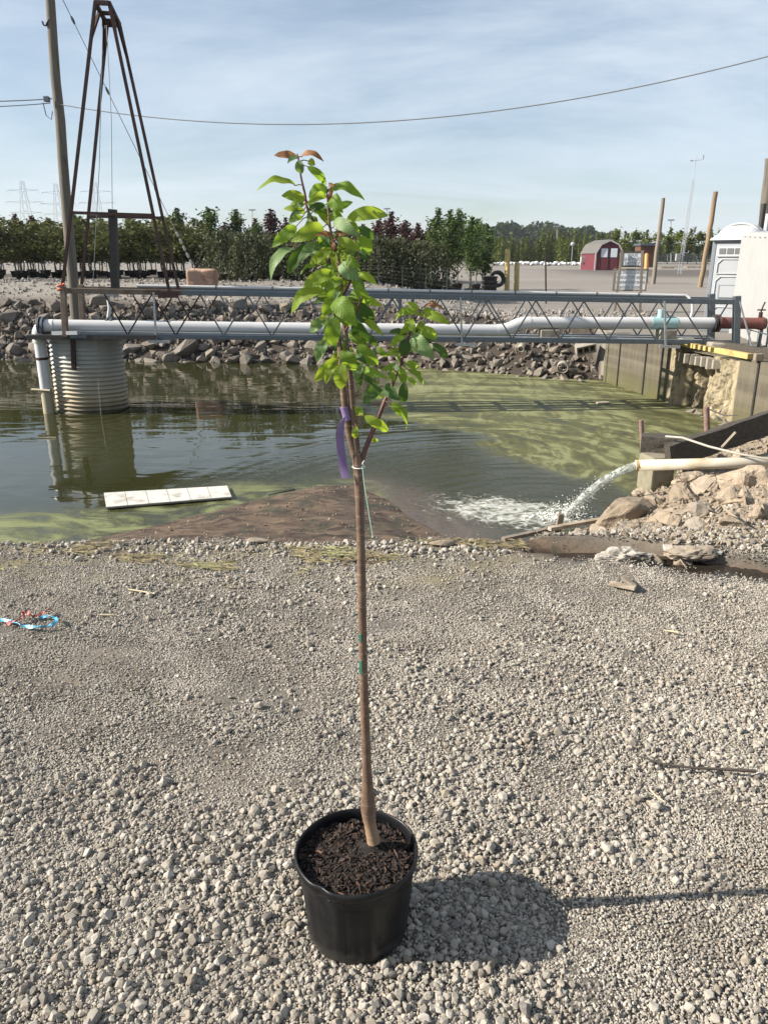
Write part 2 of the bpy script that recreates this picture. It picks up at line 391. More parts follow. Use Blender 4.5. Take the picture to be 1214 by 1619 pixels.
def span(a, b, s): return list(np.arange(a, b - s * 0.5, s))
def grow(a, end, s, k):
    out = []; x = a
    while x < end: out.append(x); x += s; s *= k
    return out + [end]
YS = span(-5, 3.6, 0.3) + span(3.6, 9.6, 0.07) + span(9.6, 16.5, 0.3) + span(16.5, 26, 0.14) + grow(26, 2600, 0.6, 1.16)
XH = span(0, 5.6, 0.09) + span(5.6, 13, 0.3) + grow(13, 2200, 0.8, 1.25)
XS = [-x for x in reversed(XH[1:])] + XH
def make_ground():
    nx, ny = len(XS), len(YS)
    vs = []; z1 = np.zeros((nx * ny, 4), np.float32); z2 = np.zeros((nx * ny, 4), np.float32)
    i = 0
    for y in YS:
        for x in XS:
            z = H(x, y); vs.append((x, y, z))
            s = sand_d(x, y); yf = y_far(x); wob = nz(x, y, 1.2)
            z1[i, 0] = sstep(1.1, 1.8, x + 0.3 * wob) * sstep(4.3, 4.9, y + 0.25 * wob) * (1 - sstep(11.5, 13, y))
            wet = 0.0
            if y < 15: wet = sstep(-0.62, -0.8, z) if x < 1 else sstep(-0.7, -0.86, z)
            st = 1 - sstep(0.10, 0.24, seg_d(x, y, STREAM)) if 0.2 < x < 4 and y < 6 else 0
            z1[i, 1] = max(wet, 1.0 if s > -0.4 else 0, st)
            bank = sstep(-0.5, 0, y - yf) * (1 - sstep(2.3, 3.0, y - yf)) if x < x_wall(17) else 0
            z1[i, 2] = bank
            z1[i, 3] = 1
            z2[i, 0] = 0.8 * sstep(3.6, 3.95, y + 0.1 * nz(x, 0, 2)) * (1 - sstep(4.35, 4.5, y)) * (1 - sstep(0.6, 1.1, x)) if y < 5 else 0
            z2[i, 1] = sstep(48, 58, y + 6 * nz(x, y, 0.05)) * (1 - sstep(76, 84, y)) * sstep(12, 20, x) if y > 46 else (0.75 * sstep(27.5, 29, y + nz(x, y, 0.8)) * (1 - sstep(43, 46, y)) * (1 - sstep(0.09, 0.13, x / y)) if y > 26 else 0)  # darker ground in the right yard and under the left tree rows
            z2[i, 3] = 1
            i += 1
    fs = [(j * nx + k, j * nx + k + 1, (j + 1) * nx + k + 1, (j + 1) * nx + k) for j in range(ny - 1) for k in range(nx - 1)]
    me = bpy.data.meshes.new('ground'); me.from_pydata(vs, [], fs)
    for nm, arr in (('zone', z1), ('algae_and_dark', z2)):
        a = me.attributes.new(nm, 'FLOAT_COLOR', 'POINT'); a.data.foreach_set('color', arr.ravel())
    me.polygons.foreach_set('use_smooth', [True] * len(fs)); me.update()
    t = NT('gravel_ground'); P = t.pos()
    zs = t.N('ShaderNodeSeparateColor'); t.L(t.attr('zone').outputs['Color'], zs.inputs[0])
    st = t.N('ShaderNodeSeparateColor'); t.L(t.attr('algae_and_dark').outputs['Color'], st.inputs[0])
    cells = t.voro(P, 150, 'F1', 'Color'); dist = t.voro(P, 150)
    cells2 = t.voro(P, 60, 'F1', 'Color'); dist2 = t.voro(P, 60)
    sep = t.N('ShaderNodeSeparateColor'); t.L(cells, sep.inputs[0])
    n1 = t.noise(P, 1.3, 6, 0.6); n2 = t.noise(P, 40, 6, 0.7); n3 = t.noise(P, 0.12, 6, 0.6)
    grain = t.ramp(sep.outputs[0], [(0, (0.050, 0.046, 0.040)), (0.5, (0.092, 0.084, 0.073)), (1, (0.155, 0.142, 0.124))])  # fines coloured darker to stand for shade in the gaps between stones
    dirt = t.mix(n2, (0.119, 0.099, 0.077), (0.188, 0.160, 0.125))
    c = t.mix(t.ramp(n1, [(0.38, 0.15), (0.68, 0.9)]), grain, dirt)
    far = t.mix(t.ramp(n3, [(0.35, 0), (0.65, 1)]), (0.168, 0.149, 0.129), (0.227, 0.204, 0.179))
    far = t.mix(t.ramp(t.noise(t.mapping(P, (0.12, 1.0, 1)), 0.6, 6, 0.65), [(0.4, 0), (0.66, 0.75)]), far, (0.129, 0.113, 0.101))
    far = t.mix(t.ramp(t.noise(P, 6, 6, 0.7), [(0.3, 0.0), (0.75, 0.6)]), far, (0.258, 0.235, 0.206))
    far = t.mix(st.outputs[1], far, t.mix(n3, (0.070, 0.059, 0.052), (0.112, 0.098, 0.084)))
    sy = t.N('ShaderNodeSeparateXYZ'); t.L(P, sy.inputs[0])
    fk = t.N('ShaderNodeMapRange'); t.L(sy.outputs[1], fk.inputs[0]); fk.inputs[1].default_value = 12; fk.inputs[2].default_value = 20
    c = t.mix(fk.outputs[0], c, far)
    algae = t.mix(t.noise(t.mapping(P, (3, 10, 1)), 3.0, 6, 0.7), (0.155, 0.109, 0.064), (0.300, 0.273, 0.118))
    ak = t.math('MULTIPLY', st.outputs[0], t.ramp(t.noise(t.mapping(P, (1, 4, 1)), 1.6, 6, 0.7), [(0.42, 0), (0.6, 0.9)]))
    c = t.mix(ak, c, algae)
    rub = t.mix(t.ramp(t.noise(P, 9, 6, 0.7), [(0.3, 0), (0.7, 1)]), (0.137, 0.105, 0.073), (0.346, 0.286, 0.218))
    c = t.mix(zs.outputs[0], c, rub)
    wetc = t.mix(t.ramp(t.noise(t.mapping(P, (1, 2.5, 1), (0, 0, 0.4)), 3.2, 7, 0.7, 0.8), [(0.40, 0), (0.60, 1)]), (0.042, 0.028, 0.020), (0.140, 0.098, 0.064))
    wetc = t.mix(t.ramp(t.noise(P, 2.3, 8, 0.75, 0.4), [(0.52, 0), (0.60, 0.9)]), wetc, (0.040, 0.042, 0.026))
    wetc = t.mix(t.ramp(n2, [(0.62, 0), (0.72, 0.5)]), wetc, (0.210, 0.168, 0.126))
    c = t.mix(zs.outputs[1], c, wetc)
    soil = t.mix(t.noise(P, 5, 6, 0.7), (0.025, 0.020, 0.015), (0.066, 0.052, 0.041))
    c = t.mix(zs.outputs[2], c, soil)
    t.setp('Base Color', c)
    rr = t.mix(t.math('MULTIPLY', zs.outputs[1], t.ramp(n1, [(0.35, 1.0), (0.65, 0.6)])), 0.93, 0.42); t.setp('Roughness', rr)
    t.setp('Specular IOR Level', 0.3)
    b1 = t.bump(dist, -0.9, 0.004); b2 = t.bump(dist2, -0.5, 0.006, b1); b3 = t.bump(n2, 0.6, 0.006, b2)
    t.L(b3, t.p.inputs['Normal'])
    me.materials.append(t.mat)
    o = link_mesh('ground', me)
    return tag(o, 'pale grey gravel yard sloping down to the pond and carrying on beyond it to the horizon', kind='structure')
ground = make_ground()

# ------------------------------------------------------------------ water
OUT = (1.85, 7.62)                                      # where the outfall jet lands
SCUM = [(6.0, 3.6), (8.2, 3.1), (8.7, 2.75), (9.6, 2.0), (10.6, 1.55), (11.5, 1.15), (12.6, 0.4), (13.5, 0.1), (15, -0.1), (19, 0.2), (22, 0.3)]
def make_water():
    ys = span(4.9, 10, 0.055) + span(10, 16, 0.1) + span(16, 23.4, 0.2)
    xs = [-70, -40, -25, -18] + span(-13, -6, 0.25) + span(-6, 6.3, 0.07) + [6.6, 7.0]
    nx, ny = len(xs), len(ys); vs = []; A = np.zeros((nx * ny, 4), np.float32); i = 0
    for y in ys:
        for x in xs:
            d = math.hypot(x - OUT[0], y - OUT[1]); ang = math.atan2(y - OUT[1], x - OUT[0])
            amp = 0.008 * math.exp(-d * 0.42) * sstep(0.2, 1.0, d)
            z = WZ + amp * (math.sin(d * 9.0 + 2.2 * nz(x, y, 0.9)) + 0.6 * nz(x, y, 4.0)) + 0.02 * math.exp(-d * d * 3) * nz(x, y, 7)
            vs.append((x, y, z))
            wob = 0.55 * nz(x, y, 0.55) + 0.35 * nz(x, y, 1.5, 4.0) + 0.2 * nz(x, y, 3.3, 7.0)
            sc_ = sstep(-0.35, 0.35, x - pw(SCUM, y) + wob)
            # a thin raft of weed lies along the near shore, round the floating panel
            s = sand_d(x, y)
            raft = (1 - sstep(-0.5, 0.15, y - pw([(-6, 7.4), (-3.4, 8.15), (-2, 8.75), (-1.2, 8.95), (-0.2, 9.1), (0.3, 8.6)], x) + 0.8 * wob)) * (1 - sstep(-0.3, 0.25, x))
            A[i, 0] = sc_; A[i, 3] = 1
            ca, sa = math.cos(R(155)), math.sin(R(155))
            u = (x - OUT[0]) * ca + (y - OUT[1]) * sa; vv = -(x - OUT[0]) * sa + (y - OUT[1]) * ca
            fo = math.exp(-((u - 0.35) / 0.66) ** 2 - (vv / 0.46) ** 2) * 1.05 + 0.62 * math.exp(-((u - 0.95) / 0.75) ** 2 - ((vv - 0.1) / 0.55) ** 2)
            A[i, 1] = clamp(fo)
            A[i, 2] = clamp(raft)
            i += 1
    # shallows over brown silt round the sand bar
    B = np.zeros((nx * ny, 4), np.float32)
    for k, (x, y, z) in enumerate(vs):
        s = sand_d(x, y)
        dd = -s if s > -1 else 1.0
        sh = 0.0
        if -4 < x < 2 and y < 10:
            dist = seg_d(x, y, SAND)
            sh = (1 - sstep(0.15, 0.95, dist + 0.2 * nz(x, y, 1.7))) * sstep(-0.6, 0.1, x + 0.3 * nz(x, y, 0.9))
            sh = max(sh, 0.9 * (1 - sstep(0.0, 0.12, dist)))
        B[k] = (sh, 0, 0, 1)
    fs = [(j * nx + k, j * nx + k + 1, (j + 1) * nx + k + 1, (j + 1) * nx + k) for j in range(ny - 1) for k in range(nx - 1)]
    me = bpy.data.meshes.new('pond_water'); me.from_pydata(vs, [], fs)
    for nm, arr in (('cover', A), ('silt', B)):
        a = me.attributes.new(nm, 'FLOAT_COLOR', 'POINT'); a.data.foreach_set('color', arr.ravel())
    me.polygons.foreach_set('use_smooth', [True] * len(fs)); me.update()
    t = NT('pond_water'); P = t.pos()
    cv = t.N('ShaderNodeSeparateColor'); t.L(t.attr('cover').outputs['Color'], cv.inputs[0])
    si = t.N('ShaderNodeSeparateColor'); t.L(t.attr('silt').outputs['Color'], si.inputs[0])
    scum, foamk, raft = cv.outputs[0], cv.outputs[1], cv.outputs[2]
    murk = t.mix(t.noise(P, 0.35, 3), (0.022, 0.024, 0.009), (0.036, 0.036, 0.012))
    c = t.mix(t.math('MULTIPLY', si.outputs[0], 0.85), murk, t.mix(t.noise(P, 5, 5, 0.7), (0.06, 0.045, 0.035), (0.13, 0.095, 0.07)))
    # scum: streaky, swirled; round the outfall it is drawn into arcs
    q = t.mapping(P, (1, 1, 1), (0, 0, 0), (-OUT[0] + 0.5, -OUT[1] - 2.6, 0))
    sx = t.N('ShaderNodeSeparateXYZ'); t.L(q, sx.inputs[0])
    radq = t.math('SQRT', t.math('ADD', t.math('POWER', sx.outputs[0], 2.0), t.math('POWER', sx.outputs[1], 2.0)))
    ang = t.math('ARCTAN2', sx.outputs[1], sx.outputs[0])
    pol = t.N('ShaderNodeCombineXYZ'); t.L(t.math('MULTIPLY', radq, 1.5), pol.inputs[0]); t.L(t.math('MULTIPLY', ang, 0.8), pol.inputs[1])
    sw = t.noise(pol.outputs[0], 1.6, 8, 0.66, 1.6)
    sw2 = t.noise(t.mapping(P, (1.5, 0.55, 1), (0, 0, -0.6)), 1.1, 9, 0.72, 2.2)
    swk = t.mix(0.45, sw, sw2)
    scol = t.ramp(swk, [(0.38, (0.052, 0.054, 0.026)), (0.45, (0.082, 0.083, 0.036)), (0.51, (0.112, 0.112, 0.048)), (0.55, (0.185, 0.19, 0.092)), (0.64, (0.235, 0.24, 0.118)), (0.70, (0.10, 0.10, 0.045))])
    fleck = t.ramp(t.voro(P, 55), [(0.05, 1.0), (0.11, 0.0)])
    scol = t.mix(t.math('MULTIPLY', fleck, 0.25), scol, (0.42, 0.42, 0.27))
    sk = t.math('MULTIPLY', scum, t.ramp(swk, [(0.36, 0.45), (0.50, 0.95)]))
    # light green raft near the shore
    rn = t.noise(t.mapping(P, (0.7, 1.6, 1), (0, 0, 0.45)), 1.7, 9, 0.7, 1.2)
    rcol = t.ramp(rn, [(0.4, (0.085, 0.095, 0.042)), (0.62, (0.19, 0.205, 0.095))])
    rk = t.math('MULTIPLY', raft, t.ramp(rn, [(0.40, 0.10), (0.58, 0.9)]))
    # torn yellow-green streaks trailing into the open water
    tn = t.noise(t.mapping(P, (0.5, 2.2, 1), (0, 0, -0.3)), 1.1, 9, 0.72, 1.8)
    tk = t.math('MULTIPLY', t.ramp(tn, [(0.60, 0.0), (0.66, 0.85)]), 0.8)
    sepP = t.N('ShaderNodeSeparateXYZ'); t.L(P, sepP.inputs[0])
    mr = t.N('ShaderNodeMapRange'); t.L(sepP.outputs[0], mr.inputs[0]); mr.inputs[1].default_value = -1.0; mr.inputs[2].default_value = 0.6
    mr2 = t.N('ShaderNodeMapRange'); t.L(sepP.outputs[1], mr2.inputs[0]); mr2.inputs[1].default_value = 9.3; mr2.inputs[2].default_value = 10.6
    tk = t.math('MULTIPLY', t.math('MULTIPLY', tk, mr.outputs[0]), mr2.outputs[0])
    # small floating specks everywhere
    spk = t.math('MULTIPLY', t.ramp(t.voro(P, 9.0), [(0.035, 1.0), (0.06, 0.0)]), t.ramp(t.noise(P, 1.1, 4), [(0.5, 0), (0.62, 0.8)]))
    fn = t.noise(t.mapping(P, (1.0, 1.5, 1)), 4.2, 10, 0.70, 1.5)
    lace = t.voro(t.mapping(t.mix(0.25, P, t.noise(P, 5, 4, 0.6, 0.0, 'Color')), (1, 1.2, 1)), 9.0, 'DISTANCE_TO_EDGE'); lk = t.ramp(lace, [(0.02, 0.14), (0.16, 0.0)])
    fk = t.ramp(t.math('ADD', t.math('ADD', t.math('MULTIPLY', foamk, 0.42), t.math('MULTIPLY', fn, 0.9)), t.math('MULTIPLY', lk, 1.0)), [(0.72, 0.0), (0.96, 1.0)])
    fk = t.math('MULTIPLY', fk, t.ramp(foamk, [(0.02, 0.0), (0.12, 1.0)]))
    k = t.math('MAXIMUM', sk, t.math('MAXIMUM', rk, tk))
    cc = t.mix(rk, t.mix(tk, scol, (0.30, 0.28, 0.12)), rcol)
    c = t.mix(k, c, cc)
    c = t.mix(spk, c, (0.5, 0.5, 0.42))
    c = t.mix(fk, c, t.mix(t.ramp(fn, [(0.35, 0), (0.65, 1)]), (0.26, 0.26, 0.20), (0.50, 0.50, 0.47)))
    t.setp('Base Color', c)
    kk = t.math('MAXIMUM', t.math('MAXIMUM', k, fk), spk)
    t.setp('Roughness', t.mix(kk, 0.03, 0.62)); t.setp('IOR', 1.42)
    t.setp('Specular IOR Level', t.mix(kk, 0.5, 0.22))
    rip = t.noise(t.mapping(P, (0.35, 1.0, 1)), 2.3, 2, 0.45, 0.5)
    fine = t.noise(P, 16, 3, 0.55)
    # ripples grow towards the outfall
    q2 = t.mapping(P, (1, 1, 1), (0, 0, 0), (-OUT[0], -OUT[1], 0)); s2 = t.N('ShaderNodeSeparateXYZ'); t.L(q2, s2.inputs[0])
    rad = t.math('SQRT', t.math('ADD', t.math('POWER', s2.outputs[0], 2.0), t.math('POWER', s2.outputs[1], 2.0)))
    rv = t.N('ShaderNodeCombineXYZ'); t.L(rad, rv.inputs[0]); t.L(t.math('ARCTAN2', s2.outputs[1], s2.outputs[0]), rv.inputs[1])
    gr = t.N('ShaderNodeMapRange'); t.L(rad, gr.inputs[0]); gr.inputs[1].default_value = 0.6; gr.inputs[2].default_value = 5.0; gr.inputs[3].default_value = 1.25; gr.inputs[4].default_value = 0.0
    rings = t.wave(rv.outputs[0], 1.3, 4.0, 3, 'BANDS', 'X', 1.6)
    hgt = t.math('ADD', t.math('MULTIPLY', rip, 0.5), t.math('MULTIPLY', gr.outputs[0], t.math('ADD', t.math('MULTIPLY', rings, 0.40), t.math('MULTIPLY', fine, 0.7))))
    hgt = t.math('ADD', hgt, t.math('MULTIPLY', fk, 0.8))
    t.L(t.bump(hgt, 0.5, 0.028), t.p.inputs['Normal'])
    me.materials.append(t.mat)
    return tag(link_mesh('pond_water', me), 'murky olive pond water with green algae scum swirled round the outfall', kind='structure')
make_water()

# muddy runnel crossing the gravel
def make_stream():
    m = MB(); n = 40; L_, R_ = [], []
    for i in range(n + 1):
        u = i / n * (len(STREAM) - 1); k = min(int(u), len(STREAM) - 2); f = u - k
        a, b = Vector(STREAM[k]), Vector(STREAM[k + 1]); p = a.lerp(b, f); d = (b - a).normalized(); q = Vector((-d.y, d.x))
        wd = 0.27 * sstep(-0.02, 0.22, i / n) + 0.02
        L_.append((p.x + q.x * wd, p.y + q.y * wd, -0.065 - 0.02 * (1 - i / n))); R_.append((p.x - q.x * wd, p.y - q.y * wd, -0.065 - 0.02 * (1 - i / n)))
    m.add(L_ + R_, [(i, i + 1, n + 2 + i, n + 1 + i) for i in range(n)], 0, True)
    t = NT('muddy_water'); P = t.pos()
    t.setp('Base Color', t.mix(t.noise(t.mapping(P, (1, 3, 1), (0, 0, 0.3)), 5, 6, 0.7, 1.0), (0.014, 0.011, 0.009), (0.034, 0.027, 0.021)))
    t.setp('Roughness', 0.03); t.setp('IOR', 1.45)
    t.L(t.bump(t.noise(t.mapping(P, (1, 3, 1), (0, 0, 0.3)), 14, 3), 0.25, 0.01), t.p.inputs['Normal'])
    tag(m.build('muddy_stream', t.mat), 'shallow brown runnel of muddy water crossing the gravel beside the rubble', kind='structure')
make_stream()

# ------------------------------------------------------------------ stones
def rock_mesh(name, seed, n=18, sub=0, flat=0.75, rough=0.0, mat=None, smooth=False):
    rd = random.Random(seed); bm = bmesh.new()
    ax, ay, az = 1.0, rd.uniform(0.62, 0.95), rd.uniform(flat * 0.7, flat)
    for i in range(n):
        while True:
            p = Vector((rd.uniform(-1, 1), rd.uniform(-1, 1), rd.uniform(-1, 1)))
            if 0.55 < p.length < 1: break
        p = p.normalized() * rd.uniform(0.82, 1.0)
        bm.verts.new((p.x * ax * 0.5, p.y * ay * 0.5, p.z * az * 0.5))
    r = bmesh.ops.convex_hull(bm, input=bm.verts)
    bmesh.ops.delete(bm, geom=[v for v in bm.verts if not v.link_faces], context='VERTS')
    if sub:
        bmesh.ops.bevel(bm, geom=list(bm.edges), offset=0.035, segments=1, affect='EDGES', profile=0.5)
        bmesh.ops.triangulate(bm, faces=bm.faces)
        bmesh.ops.subdivide_edges(bm, edges=bm.edges, cuts=sub, use_grid_fill=True)
        for v in bm.verts:
            q = v.co * 3.2 + Vector((seed * 1.7, 0, 0)); q2 = v.co * 9 + Vector((0, seed * 2.3, 0))
            v.co += v.co.normalized() * (rough * mnoise.noise(q) + 0.35 * rough * mnoise.noise(q2))
    bmesh.ops.recalc_face_normals(bm, faces=bm.faces)
    me = bpy.data.meshes.new(name); bm.to_mesh(me); bm.free()
    me.polygons.foreach_set('use_smooth', [smooth] * len(me.polygons))
    if mat: me.materials.append(mat)
    return me

def scatter(name, pts, rots, scls, pids, protos, parent=None, kind='stuff', label=None):
    """many small pieces of one kind as one object: every point carries one of the prototype meshes"""
    col = bpy.data.collections.new(name + '_kinds')
    for i, me in enumerate(protos):
        col.objects.link(bpy.data.objects.new('%s_kind_%02d' % (name, i), me))
    me = bpy.data.meshes.new(name); n = len(pts)
    me.vertices.add(n); me.vertices.foreach_set('co', np.asarray(pts, np.float32).ravel())
    for nm, typ, arr, key in (('rot', 'FLOAT_VECTOR', rots, 'vector'), ('scl', 'FLOAT_VECTOR', scls, 'vector'), ('pid', 'INT', pids, 'value')):
        a = me.attributes.new(nm, typ, 'POINT'); a.data.foreach_set(key, np.asarray(arr, np.int32 if typ == 'INT' else np.float32).ravel())
    o = link_mesh(name, me, parent)
    g = bpy.data.node_groups.new(name, 'GeometryNodeTree')
    g.interface.new_socket('Geometry', in_out='INPUT', socket_type='NodeSocketGeometry')
    g.interface.new_socket('Geometry', in_out='OUTPUT', socket_type='NodeSocketGeometry')
    N = g.nodes.new; L = g.links.new
    gi, go = N('NodeGroupInput'), N('NodeGroupOutput')
    ci = N('GeometryNodeCollectionInfo'); ci.inputs['Collection'].default_value = col
    ci.inputs['Separate Children'].default_value = True; ci.inputs['Reset Children'].default_value = True
    ip = N('GeometryNodeInstanceOnPoints'); ip.inputs['Pick Instance'].default_value = True
    def na(nm, dt):
        a = N('GeometryNodeInputNamedAttribute'); a.data_type = dt; a.inputs['Name'].default_value = nm; return a.outputs['Attribute']
    er = N('FunctionNodeEulerToRotation'); L(na('rot', 'FLOAT_VECTOR'), er.inputs[0])
    L(gi.outputs[0], ip.inputs['Points']); L(ci.outputs[0], ip.inputs['Instance']); L(na('pid', 'INT'), ip.inputs['Instance Index'])
    L(er.outputs[0], ip.inputs['Rotation']); L(na('scl', 'FLOAT_VECTOR'), ip.inputs['Scale'])
    L(ip.outputs[0], go.inputs[0])
    md = o.modifiers.new('scatter', 'NODES'); md.node_group = g
    return tag(o, label, kind=kind)

def make_gravel():
    rd = np.random.default_rng(5)
    protos = [rock_mesh('gravel_stone_shape', 100 + i, 16 if i % 3 == 0 else 28, 0, 0.8 if i % 2 else 0.95, mat=M_pebble) for i in range(14)]
    clusters = []
    for c in range(6):                                  # a hand's breadth of fine grit
        rr = random.Random(900 + c); m = MB()
        for k in range(85):
            me = protos[rr.randrange(14)]; s = rr.uniform(0.004, 0.0105)
            M = Matrix.Translation((rr.gauss(0, 0.045), rr.gauss(0, 0.045), s * 0.15)) @ Matrix.Rotation(rr.uniform(0, 6.28), 4, 'Z') @ Matrix.Rotation(rr.uniform(-0.6, 0.6), 4, 'X') @ Matrix.Scale(s, 4)
            m.add([M @ v.co for v in me.vertices], [tuple(p.vertices) for p in me.polygons])
        me = bpy.data.meshes.new('grit_shape'); me.from_pydata([tuple(v) for v in m.v], [], m.f); me.materials.append(M_pebble); clusters.append(me)
    allp = protos + clusters
    P, Rr, S, I = [], [], [], []
    big = []
    def ok(x, y):
        return abs(x) < 0.62 + y * 0.56 and y < y_near(x) - 0.3
    def put(n, lo, hi, y0, y1, dens, grit=False):
        k = 0
        ys = y0 + (y1 - y0) * rd.random(n); xs = (rd.random(n) * 2 - 1) * (0.62 + ys * 0.56)
        for x, y in zip(xs, ys):
            pt = 0.5 + 0.62 * nz(x, y, 0.9, 2.0) + 0.42 * nz(x, y, 2.9, 5.0)
            if rd.random() > dens(x, y, pt): continue
            if x > 0.4 and seg_d(x, y, STREAM) < 0.22: continue
            if math.hypot(x + 0.068, y - 1.56) < 0.128: continue
            s = lo * (hi / lo) ** (rd.random() ** 1.7)
            z = H(x, y)
            if grit:
                P.append((x, y, z)); Rr.append((0, 0, rd.random() * 6.28)); f = 0.8 + 0.5 * rd.random(); S.append((f, f, f)); I.append(14 + int(rd.integers(6)))
            else:
                f = (s, s, s * (0.9 + 0.45 * rd.random()))
                e = ((rd.random() - 0.5) * 0.9, (rd.random() - 0.5) * 0.9, rd.random() * 6.28); pid = int(rd.integers(14))
                P.append((x, y, z + s * 0.24)); Rr.append(e); S.append(f); I.append(pid)
    near = lambda y: 1 - sstep(1.9, 3.3, y)
    crest = lambda y: sstep(4.0, 4.35, y)
    put(9000, 0.5, 1.0, 0.75, 5.4, lambda x, y, p: (0.6 + 0.35 * p) * (1 - 0.6 * crest(y)), True)
    put(52000, 0.007, 0.019, 0.75, 6.0, lambda x, y, p: clamp(0.12 + 0.95 * p))
    put(36000, 0.013, 0.030, 0.75, 4.6, lambda x, y, p: clamp((0.36 + 0.8 * near(y)) * sstep(0.28, 0.66, p + 0.08 * near(y))))
    put(6000, 0.021, 0.041, 0.75, 4.6, lambda x, y, p: clamp((0.26 + 0.6 * near(y)) * sstep(0.30, 0.66, p + 0.06 * near(y))))
    put(8000, 0.014, 0.050, 4.0, 5.6, lambda x, y, p: crest(y) * 0.9)
    # the larger stones that show singly are objects of their own
    val = np.array([s[0] / math.hypot(p[1], 1.6) if i < 14 and abs(p[0]) < p[1] * 0.47 + 0.12 and p[1] > 1.25 and p[1] < 4.7 else 0 for p, s, i in zip(P, S, I)])
    top = set(np.argsort(-val)[:300].tolist())
    for k in sorted(top):
        o = link_mesh('pebble', protos[I[k]], ground, P[k]); o.rotation_euler = Rr[k]; o.scale = S[k]
    keep = [k for k in range(len(P)) if k not in top]
    scatter('gravel', [P[k] for k in keep], [Rr[k] for k in keep], [S[k] for k in keep], [I[k] for k in keep], allp, ground)
    print('gravel stones', len(P))
make_gravel()

M_verge = stone_mat('verge_stone', [(0.255, 0.231, 0.209), (0.328, 0.300, 0.268), (0.200, 0.182, 0.164), (0.382, 0.350, 0.313)], (0.182, 0.155, 0.127), 12, 0.008)
def make_riprap():
    rd = random.Random(11)
    protos = [rock_mesh('riprap_stone_shape', 300 + i, 15, 0, 0.85, mat=M_riprap) for i in range(12)]
    items = []
    for k in range(2300):
        x = rd.uniform(-13.5, 5.0); yf = y_far(x)
        right = sstep(1.0, 3.5, x); mid = sstep(-3.5, 0.5, x)
        u = rd.random()
        run = lerp(2.6, 1.9, mid)
        y = yf - 0.1 + run * u
        s = rd.uniform(0.30, 0.72) * lerp(1.0, 0.64, mid) * lerp(1.0, 0.9, u)
        if rd.random() < 0.12 and mid < 0.5: s *= 1.5
        if rd.random() < 0.45 * right: continue
        ok = True
        for (x2, y2, s2) in items:
            if (x - x2) ** 2 + ((y - y2) * 1.15) ** 2 < (0.33 * (s + s2)) ** 2: ok = False; break
        if ok: items.append((x, y, s))
    items.sort(key=lambda t: -t[2])
    print('riprap', len(items))
    P, Rr, S, I = [], [], [], []
    for k, (x, y, s) in enumerate(items):
        z = H(x, y) + s * 0.16; e = (rd.uniform(-0.5, 0.5) + 0.3, rd.uniform(-0.5, 0.5), rd.uniform(0, 6.28)); pid = rd.randrange(12)
        f = (s * 1.1, s, s * rd.uniform(0.8, 1.05))
        if k < 300:
            o = link_mesh('stone', protos[pid], ground, (x, y, z)); o.rotation_euler = e; o.scale = f
        else: P.append((x, y, z)); Rr.append(e); S.append(f); I.append(pid)
    for k in range(2600):                               # small broken pieces packed between
        x = rd.uniform(-13.5, 5.0); y = y_far(x) - 0.15 + 2.6 * rd.random(); s = rd.uniform(0.07, 0.2)
        P.append((x, y, H(x, y) + s * 0.2)); Rr.append((rd.uniform(0, 6), rd.uniform(0, 6), rd.uniform(0, 6))); S.append((s, s, s * 0.8)); I.append(rd.randrange(12))
    NV = 0
    for k in range(9000):                               # loose stones on the verge above
        x = rd.uniform(-14, 8); y = y_far(x) + 1.7 + 6 * rd.random() ** 1.6; s = 0.03 + 0.13 * rd.random() ** 3
        if x > x_wall(17) and y < 18: continue
        NV += 1
        P.append((x, y, H(x, y) + s * 0.2)); Rr.append((rd.uniform(0, 6), rd.uniform(0, 6), rd.uniform(0, 6))); S.append((s, s, s * 0.8)); I.append(rd.randrange(12))
    scatter('riprap_rubble', P[:-NV], Rr[:-NV], S[:-NV], I[:-NV], protos, ground)
    vp = [rock_mesh('verge_stone_shape', 340 + i, 13, 0, 0.8, mat=M_verge) for i in range(8)]
    scatter('verge_gravel', P[-NV:], Rr[-NV:], S[-NV:], [i % 8 for i in I[-NV:]], vp, ground)
make_riprap()

